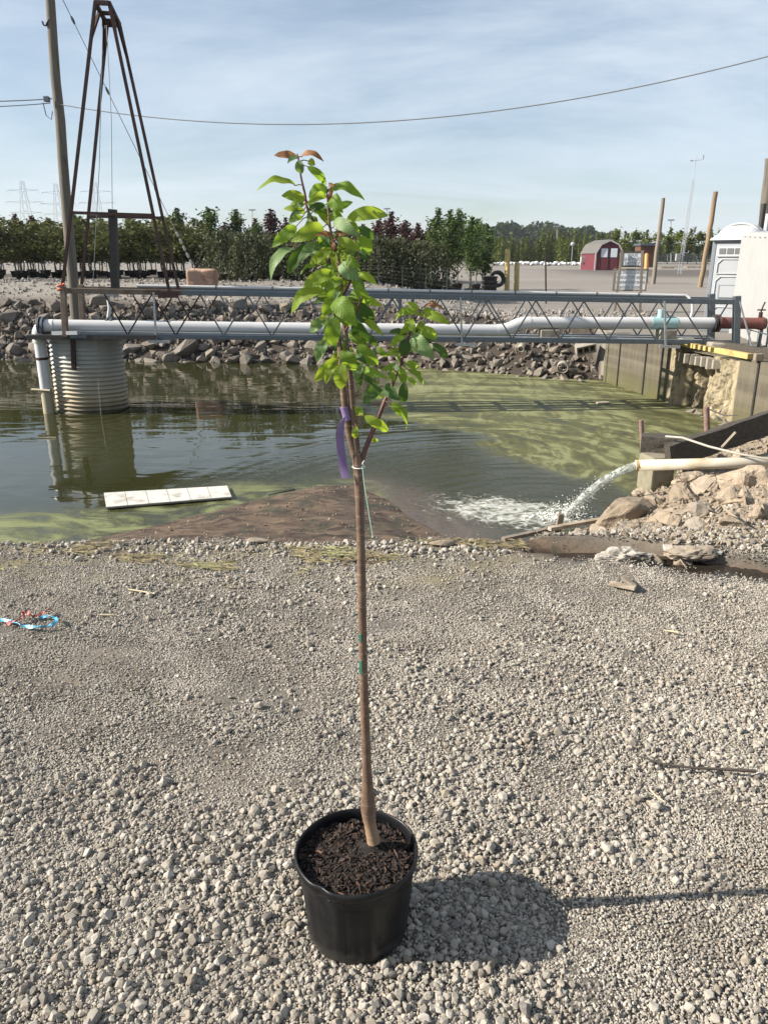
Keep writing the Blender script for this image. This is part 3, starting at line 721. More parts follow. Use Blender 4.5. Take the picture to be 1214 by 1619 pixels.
def make_rubble():
    rd = random.Random(21)
    protos = [rock_mesh('rubble_stone_shape', 500 + i, 16, 1, 0.85, 0.15, mat=M_rubble) for i in range(10)]
    placed = []
    def put(p, s, pid=None, e=None, f=None):
        o = link_mesh('stone', protos[rd.randrange(10) if pid is None else pid], ground, p)
        o.rotation_euler = e or (rd.uniform(-0.5, 0.5), rd.uniform(-0.5, 0.5), rd.uniform(0, 6.28)); o.scale = f or (s, s, s * rd.uniform(0.7, 1.0))
        placed.append((p[0], p[1], s))
    for (px, py, wpx, Y) in ((1085, 765, 75, 6.6), (1045, 800, 60, 6.0), (1120, 740, 70, 7.1), (1180, 760, 90, 6.6), (1150, 800, 70, 6.0), (1105, 835, 55, 5.4), (1060, 845, 50, 5.3),
                             (1180, 830, 80, 5.5), (1190, 875, 70, 4.95), (1150, 890, 60, 4.8), (1040, 770, 55, 6.7), (1200, 720, 60, 7.4), (1090, 880, 55, 4.95), (1030, 920, 42, 4.28), (1075, 905, 46, 4.3), (1000, 850, 40, 5.2)):
        d = on_y(px, py, Y); z = H(d.x, Y); s = wpx / F * (Y * 0.95 + 0.5)
        put((d.x, Y, z + s * 0.14), s)
    n = 0
    for k in range(1800):
        y = rd.uniform(4.75, 10.2); x = rd.uniform(1.2, 0.9 + 0.56 * y)
        if y > y_near(x) - 0.2 or seg_d(x, y, STREAM) < 0.3: continue
        if x < 1.7 and rd.random() < 0.7: continue
        s = 0.07 * (0.30 / 0.07) ** (rd.random() ** 2.0)
        if any((x - a) ** 2 + (y - b) ** 2 < (0.42 * (s + c)) ** 2 for a, b, c in placed): continue
        put((x, y, H(x, y) + s * 0.16), s); n += 1
        if n > 190: break
    P, Rr, S, I = [], [], [], []
    for k in range(16000):
        y = rd.uniform(4.3, 10.4); x = rd.uniform(0.7, 1.0 + 0.58 * y)
        if y > y_near(x) - 0.05 or seg_d(x, y, STREAM) < 0.2: continue
        s = 0.012 * (0.07 / 0.012) ** (rd.random() ** 2.2)
        P.append((x, y, H(x, y) + s * 0.2)); Rr.append((rd.uniform(0, 6), rd.uniform(0, 6), rd.uniform(0, 6))); S.append((s, s, s * 0.8)); I.append(rd.randrange(6))
    small = [rock_mesh('rubble_chip_shape', 540 + i, 13, 0, 0.8, mat=M_rubble) for i in range(6)]
    for k in range(1800):                                # pebbles stranded on the sand bar
        x = rd.uniform(-2.6, 0.7); y = rd.uniform(6.5, 8.8); s = 0.008 + 0.03 * rd.random() ** 2
        sd_ = sand_d(x, y)
        if sd_ < 0.0 or rd.random() > (0.9 if x > 0.0 and sd_ < 0.25 else 0.35): continue
        P.append((x, y, H(x, y) + s * 0.2)); Rr.append((rd.uniform(0, 6), rd.uniform(0, 6), rd.uniform(0, 6))); S.append((s, s, s * 0.8)); I.append(rd.randrange(6))
    scatter('rubble_gravel', P, Rr, S, I, small, ground)
    print('rubble', n)
    # two stones big enough to be things of their own
    p = on_y(985, 812, 6.35)
    me = rock_mesh('boulder', 777, 22, 2, 0.8, 0.10, M_rubble)
    o = link_mesh('boulder', me, None, (p.x + 0.05, 6.42, -0.47)); o.scale = (0.78, 0.50, 0.56); o.rotation_euler = (0.15, -0.30, 0.25)
    tag(o, 'large tan boulder at the water edge below the mouth of the outfall pipe', 'boulder')
    mt = pmat('pink_sandstone', (0.296, 0.183, 0.129), (0.367, 0.242, 0.176), 5, 0.9, 0, 0.5, 0.03, c3=(0.218, 0.133, 0.094), s3=1.5)
    bm = bmesh.new(); bmesh.ops.create_cube(bm, size=0.92)
    for v in bm.verts: v.co += Vector((mnoise.noise(v.co * 3), mnoise.noise(v.co * 3 + Vector((5, 0, 0))), mnoise.noise(v.co * 3 + Vector((0, 7, 0))))) * 0.12
    bmesh.ops.bevel(bm, geom=list(bm.edges), offset=0.07, segments=2, affect='EDGES', profile=0.5); bmesh.ops.triangulate(bm, faces=bm.faces); bmesh.ops.subdivide_edges(bm, edges=bm.edges, cuts=3, use_grid_fill=True)
    for v in bm.verts: v.co *= 1 + 0.07 * mnoise.noise(v.co * 3.5) + 0.04 * mnoise.noise(v.co * 9) - 0.10 * math.exp(-((v.co.x - 0.02) / 0.05) ** 2) * (v.co.y < -0.3)
    me = bpy.data.meshes.new('boulder'); bm.to_mesh(me); bm.free(); me.materials.append(mt)
    p = on_y(320, 443, 24.6); o = link_mesh('boulder', me, None, (p.x, 24.6, H(p.x, 24.6) + 0.22)); o.scale = (0.92, 0.75, 0.80); o.rotation_euler = (0, 0.05, 0.1)
    tag(o, 'pinkish tan squared boulder lying beside the guy wire anchor on the far bank', 'boulder')
make_rubble()
# ------------------------------------------------------------------ concrete basin wall on the right
def wall_pt(y, z, off=0.0):
    return Vector((x_wall(y) + off, y, z))
def make_wall():
    t = NT('basin_concrete'); P = t.pos()
    sep = t.N('ShaderNodeSeparateXYZ'); t.L(P, sep.inputs[0])
    v = t.mapping(P, (1, 1, 1)); streak = t.noise(t.mapping(P, (7, 7, 0.5)), 1.6, 6, 0.65)
    n = t.noise(v, 3.0, 7, 0.65); n2 = t.noise(v, 26, 5, 0.65)
    c = t.mix(n, (0.072, 0.063, 0.049), (0.135, 0.118, 0.09))
    c = t.mix(t.ramp(streak, [(0.40, 0.0), (0.62, 0.8)]), c, (0.07, 0.06, 0.043))
    band = t.noise(t.mapping(P, (0.2, 0.2, 6.0)), 0.9, 2, 0.4)
    c = t.mix(t.ramp(band, [(0.45, 0), (0.62, 0.5)]), c, (0.165, 0.145, 0.11))
    al = t.N('ShaderNodeMapRange'); t.L(t.math('ADD', sep.outputs[2], t.math('MULTIPLY', n, 0.35)), al.inputs[0])
    al.inputs[1].default_value = -0.22; al.inputs[2].default_value = -0.70
    c = t.mix(t.math('MULTIPLY', al.outputs[0], 0.85), c, t.mix(n2, (0.055, 0.055, 0.022), (0.115, 0.11, 0.045)))
    t.setp('Base Color', c); t.setp('Roughness', 0.9); t.setp('Specular IOR Level', 0.25)
    t.L(t.bump(t.math('ADD', n, n2), 0.5, 0.015), t.p.inputs['Normal'])
    M_wall = t.mat
    w_ = thing('basin_wall', 'stained concrete basin wall of tall panels rising out of the green scum', 'wall', (4.9, 17.1, WZ))
    joints = [17.1, 16.55, 15.45, 14.55]
    def slab(y0, y1, top=0.17, th=0.30, off=0.0):
        m = MB(); g = 0.018
        a, b = wall_pt(y0 - g, -1.7, off), wall_pt(y1 + g, -1.7, off)
        m.prism([a, b, b + Vector((0, 0, top + 1.7)), a + Vector((0, 0, top + 1.7))], (th, 0.05, 0))
        return m
    for a, b in zip(joints, joints[1:]): slab(a, b).build('panel', M_wall, w_)
    slab(12.5, 12.0).build('panel', M_wall, w_); slab(12.0, 10.9).build('panel', M_wall, w_)
    # return wall at the far corner
    m = MB(); m.box((4.9 + 0.9, 17.22, -0.8), (1.8, 0.2, 1.92)); m.build('return_panel', M_wall, w_)
    # steel posts that hold the joints
    for y, z0 in ((16.55, -1.5), (15.45, -1.5), (12.0, -1.5)):
        m = MB(); p = wall_pt(y, 0, 0.0); m.box((p.x, p.y, (0.17 + z0) / 2 - 0.01), (0.03, 0.055, 0.17 - z0)); m.build('steel_post', M_black, w_)
    # broken-out stretch: ragged remains set back behind the face
    rd = random.Random(4)
    t2 = NT('broken_concrete'); P = t2.pos(); n = t2.noise(P, 5, 8, 0.7); st = t2.noise(t2.mapping(P, (5, 5, 0.7)), 2.0, 6, 0.7)
    c = t2.mix(t2.ramp(st, [(0.40, 0), (0.62, 1)]), (0.33, 0.27, 0.175), (0.06, 0.055, 0.032)); c = t2.mix(t2.ramp(n, [(0.42, 0), (0.7, 0.7)]), c, (0.40, 0.33, 0.22))
    t2.setp('Base Color', c); t2.setp('Roughness', 0.95); t2.L(t2.bump(n, 0.9, 0.04), t2.p.inputs['Normal'])
    m = MB(); ny, nzz = 60, 40; vs = []
    for i in range(ny + 1):
        y = lerp(14.57, 12.48, i / ny)
        for j in range(nzz + 1):
            z = lerp(-1.7, 0.12, j / nzz); k = i / ny
            edge = min(1, min(k, 1 - k) * 7)
            deep = 0.24 * sstep(0.12, 0.24, k) * (1 - sstep(0.50, 0.66, k)) + 0.03
            col = 0.30 * sstep(0.45, 0.75, abs(math.sin(y * 8.5 + 1.2 * nz(y, z, 0.9)))) * sstep(0.14, 0.24, k) * (1 - sstep(0.5, 0.62, k))
            d = edge * (deep + col + 0.09 * nz(y, z, 4.5) + 0.05 * nz(y, z, 13))
            d -= 0.05 * sstep(-0.4, -0.9, z) * edge
            p = wall_pt(y, z, d); vs.append(p)
    fs = [(i * (nzz + 1) + j, (i + 1) * (nzz + 1) + j, (i + 1) * (nzz + 1) + j + 1, i * (nzz + 1) + j + 1) for i in range(ny) for j in range(nzz)]
    m.add(vs, fs, 0, False)
    m.add([wall_pt(14.57, -1.7, 0.95), wall_pt(12.48, -1.7, 0.95), wall_pt(12.48, 0.12, 0.95), wall_pt(14.57, 0.12, 0.95), wall_pt(14.57, 0.12, 0.0), wall_pt(12.48, 0.12, 0.0)], [(0, 1, 2, 3), (3, 2, 5, 4)])
    m.build('broken_face', t2.mat, w_, fixn=False)
    # short square timbers that pack the top of the breach
    for k in range(7):
        y = lerp(14.15, 13.1, k / 6); p = wall_pt(y, 0.02 - 0.01 * (k % 2), 0.06)
        m = MB(); m.bbox((p.x + 0.05, p.y, p.z - 0.03), (0.34, 0.10, 0.15 + 0.02 * (k % 3)), Matrix.Rotation(R(-10), 3, 'Z'), 0, 0.008); m.build('packing_block', M_conc, w_)
    # rubble at the foot of the breach
    me = bpy.data.meshes['riprap_stone_shape']
    for k in range(9):
        y = rd.uniform(13.6, 12.2); s = rd.uniform(0.14, 0.34)
        o = link_mesh('fallen_chunk', me, w_, wall_pt(y, WZ + 0.03, -rd.uniform(0.02, 0.22)) - origin(w_)); o.scale = (s, s, s * 0.8); o.rotation_euler = (rd.random(), rd.random(), rd.random() * 6)
make_wall()

def make_yellow_beam():
    y = thing('timber_edging', 'worn yellow painted timber edging laid along the top of the broken wall', 'edging', wall_pt(14.5, 0.18, 0.02))
    a, b = wall_pt(14.6, 0.225, -0.01), wall_pt(12.2, 0.225, -0.03)
    for s0, s1 in ((0, 0.34), (0.62, 1.0)):
        m = MB(); m.beam(a.lerp(b, s0), a.lerp(b, s1), 0.10, 0.085, b=0.008); m.build('board', M_yellow, y)
    for k in range(4):
        q = a.lerp(b, 0.37 + 0.065 * k); m = MB(); m.bbox(q, (0.11, 0.075, 0.08), Matrix.Rotation(R(10), 3, 'Z'), 0, 0.008); m.build('block', M_yellow, y)
    m = MB(); m.bbox(wall_pt(12.02, 0.235, -0.02), (0.12, 0.1, 0.11), None, 0, 0.01); m.build('end_block', M_wood, y)
    t = thing('timber_sleeper', 'dark sleeper lying behind the yellow edging at the foot of the white shed', 'timber', wall_pt(13.6, 0.2, 0.5))
    m = MB(); m.beam(wall_pt(14.6, 0.24, 0.42), wall_pt(10.9, 0.24, 0.42), 0.16, 0.13, b=0.01); m.build('sleeper', M_dwood, t)
    # bricks and rubble heaped on the wall top under the bridge end
    rd = random.Random(8)
    for k in range(5):
        q = wall_pt(14.8 - 0.3 * k, 0.24, 0.22 + 0.1 * rd.random()); m = MB()
        m.bbox(q, (0.2, 0.26, 0.11), Matrix.Rotation(rd.uniform(0, 3), 3, 'Z'), 0, 0.02)
        tag(m.build('paving_block', M_conc, None, (q.x, q.y, q.z - 0.055)), 'loose concrete block on the wall top under the bridge end', 'block', 'loose blocks on the wall top')
make_yellow_beam()

# ------------------------------------------------------------------ corrugated tank
def make_tank():
    c = on_z(131, 655, WZ); cx, cy, r = c.x - 0.02, 13.92, 0.615
    t_ = thing('corrugated_tank', 'round corrugated steel tank standing in the pond under the bridge end', 'tank', (cx, cy, WZ))
    t = NT('corrugated_zinc'); P = t.co('Object'); sep = t.N('ShaderNodeSeparateXYZ'); t.L(P, sep.inputs[0])
    n = t.noise(P, 3, 6, 0.65); n2 = t.noise(t.mapping(P, (6, 6, 0.7)), 2.2, 5, 0.6)
    c1 = t.mix(n, (0.300, 0.311, 0.300), (0.390, 0.398, 0.375))
    mr = t.N('ShaderNodeMapRange'); t.L(t.math('ADD', sep.outputs[2], t.math('MULTIPLY', n, 0.5)), mr.inputs[0]); mr.inputs[1].default_value = 1.25; mr.inputs[2].default_value = 0.45
    c1 = t.mix(mr.outputs[0], c1, t.mix(n2, (0.270, 0.210, 0.124), (0.390, 0.330, 0.225)))
    mr2 = t.N('ShaderNodeMapRange'); t.L(t.math('ADD', sep.outputs[2], t.math('MULTIPLY', n2, 0.12)), mr2.inputs[0]); mr2.inputs[1].default_value = 0.28; mr2.inputs[2].default_value = 0.05
    c1 = t.mix(mr2.outputs[0], c1, (0.06, 0.052, 0.03))
    t.setp('Base Color', c1); t.setp('Roughness', 0.6); t.setp('Metallic', 0.15); t.L(t.bump(n, 0.2, 0.006), t.p.inputs['Normal'])
    nr, na = 160, 56; z0, z1 = -1.6, 0.44; pitch = 0.074; vs, fs = [], []
    for i in range(nr + 1):
        z = lerp(z0, z1, i / nr)
        for j in range(na):
            a = 2 * math.pi * j / na
            ph = (z + pitch * 2 * a / (2 * math.pi)) / pitch * 2 * math.pi
            rr = r * (1 - 0.02 * (z - WZ)) + 0.019 * math.sin(ph)
            vs.append((cx + rr * math.cos(a), cy + rr * math.sin(a), z))
    for i in range(nr):
        for j in range(na): fs.append((i * na + j, i * na + (j + 1) % na, (i + 1) * na + (j + 1) % na, (i + 1) * na + j))
    m = MB(); m.add(vs, fs, 0, True); m.build('corrugated_wall', t.mat, t_)
    m = MB(); m.lathe((cx, cy, 0.43), [(r + 0.02, -0.02), (r + 0.03, 0.0), (r + 0.02, 0.025), (0.001, 0.03)], 40); m.build('lid', M_black, t_)
    m = MB(); q = on_y(115, 545, 13.2); q2 = on_y(115, 585, 13.23)
    m.beam((q.x, q.y + 0.05, 0.40), (q2.x + 0.02, q2.y + 0.02, q2.z), 0.07, 0.05); m.build('bracket', M_rust, t_)
    m = MB(); pts = [on_y(152, 535, 13.24), on_y(155, 590, 13.25), on_y(160, 655, 13.26), on_y(161, 668, 13.27)]
    m.tube(pts, 0.005, 5); tag(m.build('hanging_wire', M_galvl, None, tuple(pts[0])), 'thin wire hanging down the face of the corrugated tank into the water', 'wire')
make_tank()

# ------------------------------------------------------------------ truss bridge
BL, BR = 13.15, 13.95                                   # distance of the near truss at its two ends
def bridge_y(px, back=0.0):
    return lerp(BL, BR, (px - 100) / 1063.0) + back
def near_top(px): return on_y(px, lerp(459.5, 477.5, (px - 100) / 1063.0), bridge_y(px))
def near_bot(px): return on_y(px, lerp(530.5, 541.5, (px - 100) / 1063.0), bridge_y(px))
def far_shift(p): return p + Vector((-0.06, 0.95, 0.0))
def make_bridge():
    b = thing('truss_bridge', 'low blue grey steel lattice bridge carrying the white pipe across the pond', 'bridge', tuple(near_bot(100)))
    def chord(name, p, q, wd, h, mat): m = MB(); m.beam(p, q, wd, h, b=0.006); return m.build(name, mat, b)
    for far in (False, True):
        S = far_shift if far else (lambda p: p)
        chord('top_chord', S(near_top(100)), S(near_top(288)), 0.07, 0.085, M_rustbrown)
        chord('top_chord', S(near_top(288)), S(near_top(1166)), 0.07, 0.085, M_galv)
        chord('bottom_chord', S(near_bot(112)), S(near_bot(1164)), 0.08, 0.075, M_galv)
        e = 1163
        m = MB(); m.beam(S(near_bot(e)) + Vector((0, 0.0, -0.05)), S(near_top(e)) + Vector((0, 0, 0.10)), 0.11, 0.11, (0, 1, 0), b=0.006); m.build('end_post', M_galv, b)
        m = MB(); p0, p1 = S(near_bot(104)), S(near_top(101))
        m.beam(p0 + Vector((0, 0, -0.02)), p1 + Vector((0, 0, 0.07)), 0.085, 0.085, (0, 1, 0), b=0.006); m.build('end_post', M_rustbrown, b)
    # lattice: one bar per panel
    def lattice(n, S, ph):
        x0, x1 = 165 + ph, 1150
        st = (x1 - x0) / n
        for k in range(n):
            a = x0 + st * k
            for p, q in ((near_top(a), near_bot(a + st * 0.5)), (near_bot(a + st * 0.5), near_top(a + st))):
                m = MB(); m.tube([S(p) + Vector((0, -0.01, -0.03)), S(q) + Vector((0, -0.01, 0.02))] if p.z > q.z else [S(p) + Vector((0, -0.01, 0.02)), S(q) + Vector((0, -0.01, -0.03))], 0.013, 6)
                m.build('lattice_bar', M_rust if a < 280 else M_galv, b)
    lattice(13, lambda p: p, 0.0); lattice(13, far_shift, 20.0)
    for px in (245, 727, 1048):
        m = MB(); p, q = near_top(px), near_bot(px + 3); m.beam(p + Vector((0, -0.06, 0.0)), q + Vector((0, -0.06, -0.10)), 0.03, 0.03, (0, 1, 0)); m.build('upright', M_galvl, b)
        m = MB(); q = near_bot(px + 3); m.beam(q + Vector((-0.12, -0.07, -0.07)), q + Vector((0.24, -0.07, -0.08)), 0.06, 0.05); m.build('bracket', M_galvl, b)
    for px in (640, 661):
        m = MB(); m.beam(far_shift(near_bot(px)), far_shift(near_top(px)), 0.06, 0.06, (0, 1, 0)); m.build('upright', M_galv, b)
    for k in range(14):                                 # cross ties under the pipe
        px = 150 + 77 * k
        m = MB(); m.beam(near_bot(px) + Vector((0, 0.04, -0.01)), far_shift(near_bot(px)) + Vector((0, -0.04, -0.01)), 0.05, 0.05); m.build('cross_tie', M_galv, b)
    # walkway channel between the chords
    for off in (0.22, 0.72):
        m = MB(); m.beam(near_bot(118) + Vector((0, off, 0.035)), near_bot(1150) + Vector((0, off, 0.0)), 0.13, 0.05); m.build('deck_channel', M_galvl, b)
    m = MB(); q = near_bot(150); m.box((q.x - 0.05, q.y + 0.4, q.z - 0.02), (2.15, 0.9, 0.07)); m.build('end_platform', M_black, b)
    m = MB(); q = near_bot(85); m.beam((q.x - 0.04, q.y + 0.1, q.z + 0.03), (q.x + 0.45, q.y - 0.06, q.z + 0.05), 0.08, 0.06); m.build('platform_edge', M_galvl, b)
    m = MB(); m.tube([near_top(1166) + Vector((0, -0.05, 0.02)), near_bot(1187) + Vector((0, -0.1, -0.12))], 0.016, 6); m.build('brace', M_galvl, b)
    m = MB(); q = near_bot(1180) + Vector((0, -0.1, -0.13)); m.beam(q + Vector((-0.35, 0.0, 0.02)), q + Vector((0.2, 0, 0)), 0.05, 0.1); m.build('brace_foot', M_galvl, b)
    # electrical conduit along the far rail, with its junction box
    c = thing('conduit', 'thin pale conduit strapped along the top rail of the bridge with junction box', 'conduit', tuple(near_top(175)))
    pts = [far_shift(near_top(px)) + Vector((0, -0.02, 0.068)) for px in (196, 400, 600, 800, 1000, 1118)]
    e = pts[-1]; pts += [e + Vector((0.06, -0.03, -0.03)), e + Vector((0.13, -0.06, -0.12)), e + Vector((0.15, -0.07, -0.3)), e + Vector((0.11, -0.07, -0.5))]
    m = MB(); m.tube(pts, 0.026, 10); m.build('tube', M_pvc, c)
    p = on_y(172, 463, 13.6); m = MB(); m.bbox(p, (0.26, 0.14, 0.12), None, 0, 0.01); m.build('junction_box', M_galvl, c)
    m = MB(); m.tube([p + Vector((-0.01, -0.02, -0.06)), p + Vector((0.0, -0.02, -0.25)), p + Vector((-0.05, 0.0, -0.42)), p + Vector((-0.14, 0.02, -0.58))], 0.03, 10); m.build('drop_tube', M_pvc, c)
    for px in (330, 425, 520, 620, 690, 760, 833, 902, 970, 1040):
        q = far_shift(near_top(px)) + Vector((0, -0.02, 0.068)); m = MB(); m.tube([q - Vector((0.012, 0, 0)), q + Vector((0.012, 0, 0))], 0.033, 10); m.build('coupling', M_galv, c)
make_bridge()

# ------------------------------------------------------------------ pipeline
def make_pipeline():
    def py_y(px): return bridge_y(px, 0.42) if px > 100 else 13.45
    def C(px, py): return on_y(px, py, py_y(px))
    g = thing('pipeline', 'large white plastic pipe running along the bridge from the pond to a red end', 'pipe', tuple(on_z(64, 650, WZ)))
    r = 0.105
    a0 = C(62, 515.5); el = [a0 + Vector((0.2, 0, 0))]
    foot = on_z(62, 648, WZ); foot = Vector((a0.x - 0.02, a0.y, WZ - 0.6))
    m = MB(); m.tube([foot, Vector((foot.x, foot.y, WZ + 0.42))], r * 0.93, 18); m.build('submerged_leg', M_pvcd, g)
    m = MB(); m.tube([Vector((foot.x, foot.y, WZ + 0.42)), Vector((a0.x - 0.02, a0.y, a0.z - 0.16))], r * 0.93, 18); m.build('down_pipe', M_pvc, g)
    arc = []
    for k in range(9):
        an = math.pi / 2 * k / 8; arc.append(Vector((a0.x - 0.02 + 0.17 * (1 - math.cos(an)), a0.y, a0.z - 0.17 + 0.17 * math.sin(an))))
    m = MB(); m.tube([arc[0] - Vector((0, 0, 0.1))] + arc + [arc[-1] + Vector((0.12, 0, 0))], r * 1.08, 20); m.build('elbow', M_pvc, g)
    def run(px0, py0, px1, py1, name='pipe_run', mat=M_pvc, rr=r):
        m = MB(); m.tube([C(px0, py0), C(px1, py1)], rr, 20); return m.build(name, mat, g)
    arcx = 607 + (arc[-1].x + 0.1) * F / (arc[-1].y * CP + (CAMZ - arc[-1].z) * SP)
    run(arcx, 515.0, 402, 518.8); run(402, 518.8, 790, 522.5); run(832, 510.5, 1030, 510.8); run(1066, 511, 1126, 511.2)
    m = MB(); m.tube([C(786, 522.4), C(797, 521.6), C(806, 518.6), C(818, 513.3), C(826, 511.0), C(838, 510.6)], r * 1.06, 20); m.build('offset_bend', M_pvc, g)
    run(1028, 510.8, 1068, 511, 'tee', M_pvcg, r * 1.07)
    p = C(1043, 511); m = MB(); m.tube([p, p + Vector((0, 0, 0.24))], 0.062, 16); m.build('tee_branch', M_pvcg, g)
    for px in (68, 176):
        for d in (-3.2, 3.2):
            q = C(px + d, 515.3); m = MB(); m.tube([q - Vector((0.016, 0, 0)), q + Vector((0.016, 0, 0))], r * 1.5, 24); fl = m.build('flange', M_galv, g)
            m = MB()
            for k in range(8):
                an = 2 * math.pi * k / 8; m.tube([q + Vector((-0.03, r * 1.28 * math.cos(an), r * 1.28 * math.sin(an))), q + Vector((0.03, r * 1.28 * math.cos(an), r * 1.28 * math.sin(an)))], 0.012, 6)
            tag(m.build('bolt_ring', M_black, fl), kind='stuff')
    run(236, 517, 247, 517, 'coupling', M_galvl, r * 1.12); run(140, 515.6, 142, 515.6, 'seam', M_galvl, r * 1.03)
    for z in (WZ + 0.95,):
        m = MB(); m.tube([Vector((foot.x, foot.y, z - 0.02)), Vector((foot.x, foot.y, z + 0.02))], r * 1.02, 18); m.build('clamp', M_rust, g)
    z = WZ + 0.42; m = MB(); m.tube([Vector((foot.x - 0.23, foot.y - 0.05, z)), Vector((foot.x + 0.12, foot.y - 0.12, z - 0.01))], 0.022, 8); m.build('clamp_bar', M_pvcd, g)
    # red end piece on the bank
    run(1136, 510.5, 1204, 511.5, 'red_pipe', M_redox, r * 0.98)
    for px in (1128.5, 1134):
        q = C(px, 511); m = MB(); m.tube([q - Vector((0.02, 0, 0)), q + Vector((0.02, 0, 0))], r * 1.5, 24); m.build('flange', M_black if px < 1130 else M_redox, g)
    q = C(1204, 511.5); m = MB(); m.lathe(q, [(r * 1.0, -0.10), (r * 1.15, 0.0), (r * 0.9, 0.06), (0.01, 0.10)], 20, M=Matrix.Rotation(R(90), 3, 'Y')); m.build('end_cap', M_redox, g)
    m = MB(); m.tube([q + Vector((0.0, -0.02, -0.1)), q + Vector((-0.03, -0.05, -0.52)), q + Vector((-0.06, -0.08, -0.78))], 0.03, 10); m.build('stand_leg', M_galv, g)
    m = MB(); m.tube([q + Vector((-0.05, 0, 0.08)), q + Vector((-0.05, 0, 0.2))], 0.035, 10); m.tube([q + Vector((-0.05, 0, 0.2)), q + Vector((-0.03, 0, 0.30)), q + Vector((0.0, 0, 0.38))], 0.014, 8)
    m.tube([q + Vector((-0.12, 0, 0.24)), q + Vector((0.03, 0, 0.24))], 0.012, 8); m.build('valve', M_rust, g)
    # blocks that carry the pipe
    for px, lab in ((868, 'dark concrete block under the raised bend of the white pipe'), (1053, 'pale concrete block under the pale blue pipe tee')):
        q = C(px, 511); m = MB(); s = 0.28 if px < 900 else 0.24
        m.bbox((q.x, q.y - 0.02, q.z - r - 0.075), (s + 0.06, 0.3, 0.15), None, 0, 0.012)
        tag(m.build('pipe_block', M_conc, None, (q.x, q.y, q.z - r - 0.15)), lab, 'block')
make_pipeline()

# ------------------------------------------------------------------ derrick
def make_derrick():
    yn, yf = 13.2, 14.15
    d = thing('derrick', 'tall rusty four legged steel derrick standing on the left end of the bridge', 'derrick', tuple(on_y(190, 458, yn)))
    T = {'a': on_y(151, 4, yn), 'b': on_y(173, 5, yn), 'c': on_y(170, 39, yf), 'd': on_y(190, 40, yf)}
    B = {'a': on_y(99, 456, yn), 'b': on_y(268, 461, yn), 'c': on_y(129, 456, yf), 'd': on_y(283, 459, yf)}
    for k in 'abcd':
        m = MB(); m.beam(B[k], T[k], 0.043, 0.043, (0, 1, 0)); m.build('leg', M_rust, d)
    for p, q in (('a', 'b'), ('c', 'd'), ('a', 'c'), ('b', 'd')):
        m = MB(); m.beam(T[p], T[q], 0.05, 0.06); m.build('head_bar', M_rust, d)
    m = MB(); m.beam(T['a'].lerp(T['c'], 0.45), T['b'].lerp(T['d'], 0.45), 0.05, 0.05); m.build('head_bar', M_rust, d)
    m = MB(); m.beam(T['a'].lerp(T['c'], 0.8), T['b'].lerp(T['d'], 0.8), 0.05, 0.05); m.build('head_bar', M_rust, d)
    for k, o_ in (('a', 'c'), ('c', 'a'), ('b', 'd'), ('d', 'b')):
        m = MB(); m.beam(T[k].lerp(B[k], 0.11), T[k].lerp(T[o_], 0.36), 0.04, 0.04); m.build('knee_brace', M_rust, d)
    for p, q, f in (('a', 'b', 0.714), ('c', 'd', 0.707)):
        m = MB(); m.beam(T[p].lerp(B[p], f), T[q].lerp(B[q], f), 0.05, 0.045); m.build('cross_bar', M_rust, d)
    ym = 13.3; m = MB(); m.beam(on_y(178.5, 331, ym), on_y(183, 459, ym), 0.12, 0.10, (0, 1, 0)); m.build('winch_post', M_black, d)
    q = on_y(272, 463, yn); m = MB(); m.box((q.x - 0.05, q.y - 0.045, q.z - 0.03), (0.34, 0.02, 0.10)); m.build('gusset', M_rust, d)
    for a, bb, lab in (((163, 42, 13.7), (147, 462, 13.7), 'slack hoist wire hanging beside the left legs of the derrick'), ((169, 40, 13.75), (178, 330, 13.35), 'hoist wire dropping from the derrick head to its centre post')):
        p, q = on_y(*a), on_y(*bb); m = MB(); m.tube([p, p.lerp(q, 0.5) + Vector((0.03, 0, 0)), q], 0.006, 5)
        tag(m.build('hoist_wire', M_galv, None, tuple(q)), lab, 'wire')
    q = B['a']; m = MB(); rd = random.Random(3)
    pts = [q + Vector((0.07 * math.cos(a * 1.3) , -0.05 + 0.05 * math.sin(a * 1.3), -0.05 + 0.012 * a)) for a in range(12)]
    m.tube(pts, 0.012, 5); tag(m.build('orange_tie', pmat('orange_twine', (0.60, 0.13, 0.05), None, 20, 0.7), None, tuple(q)), 'orange twine wound round the foot of the derrick leg', 'twine')
make_derrick()

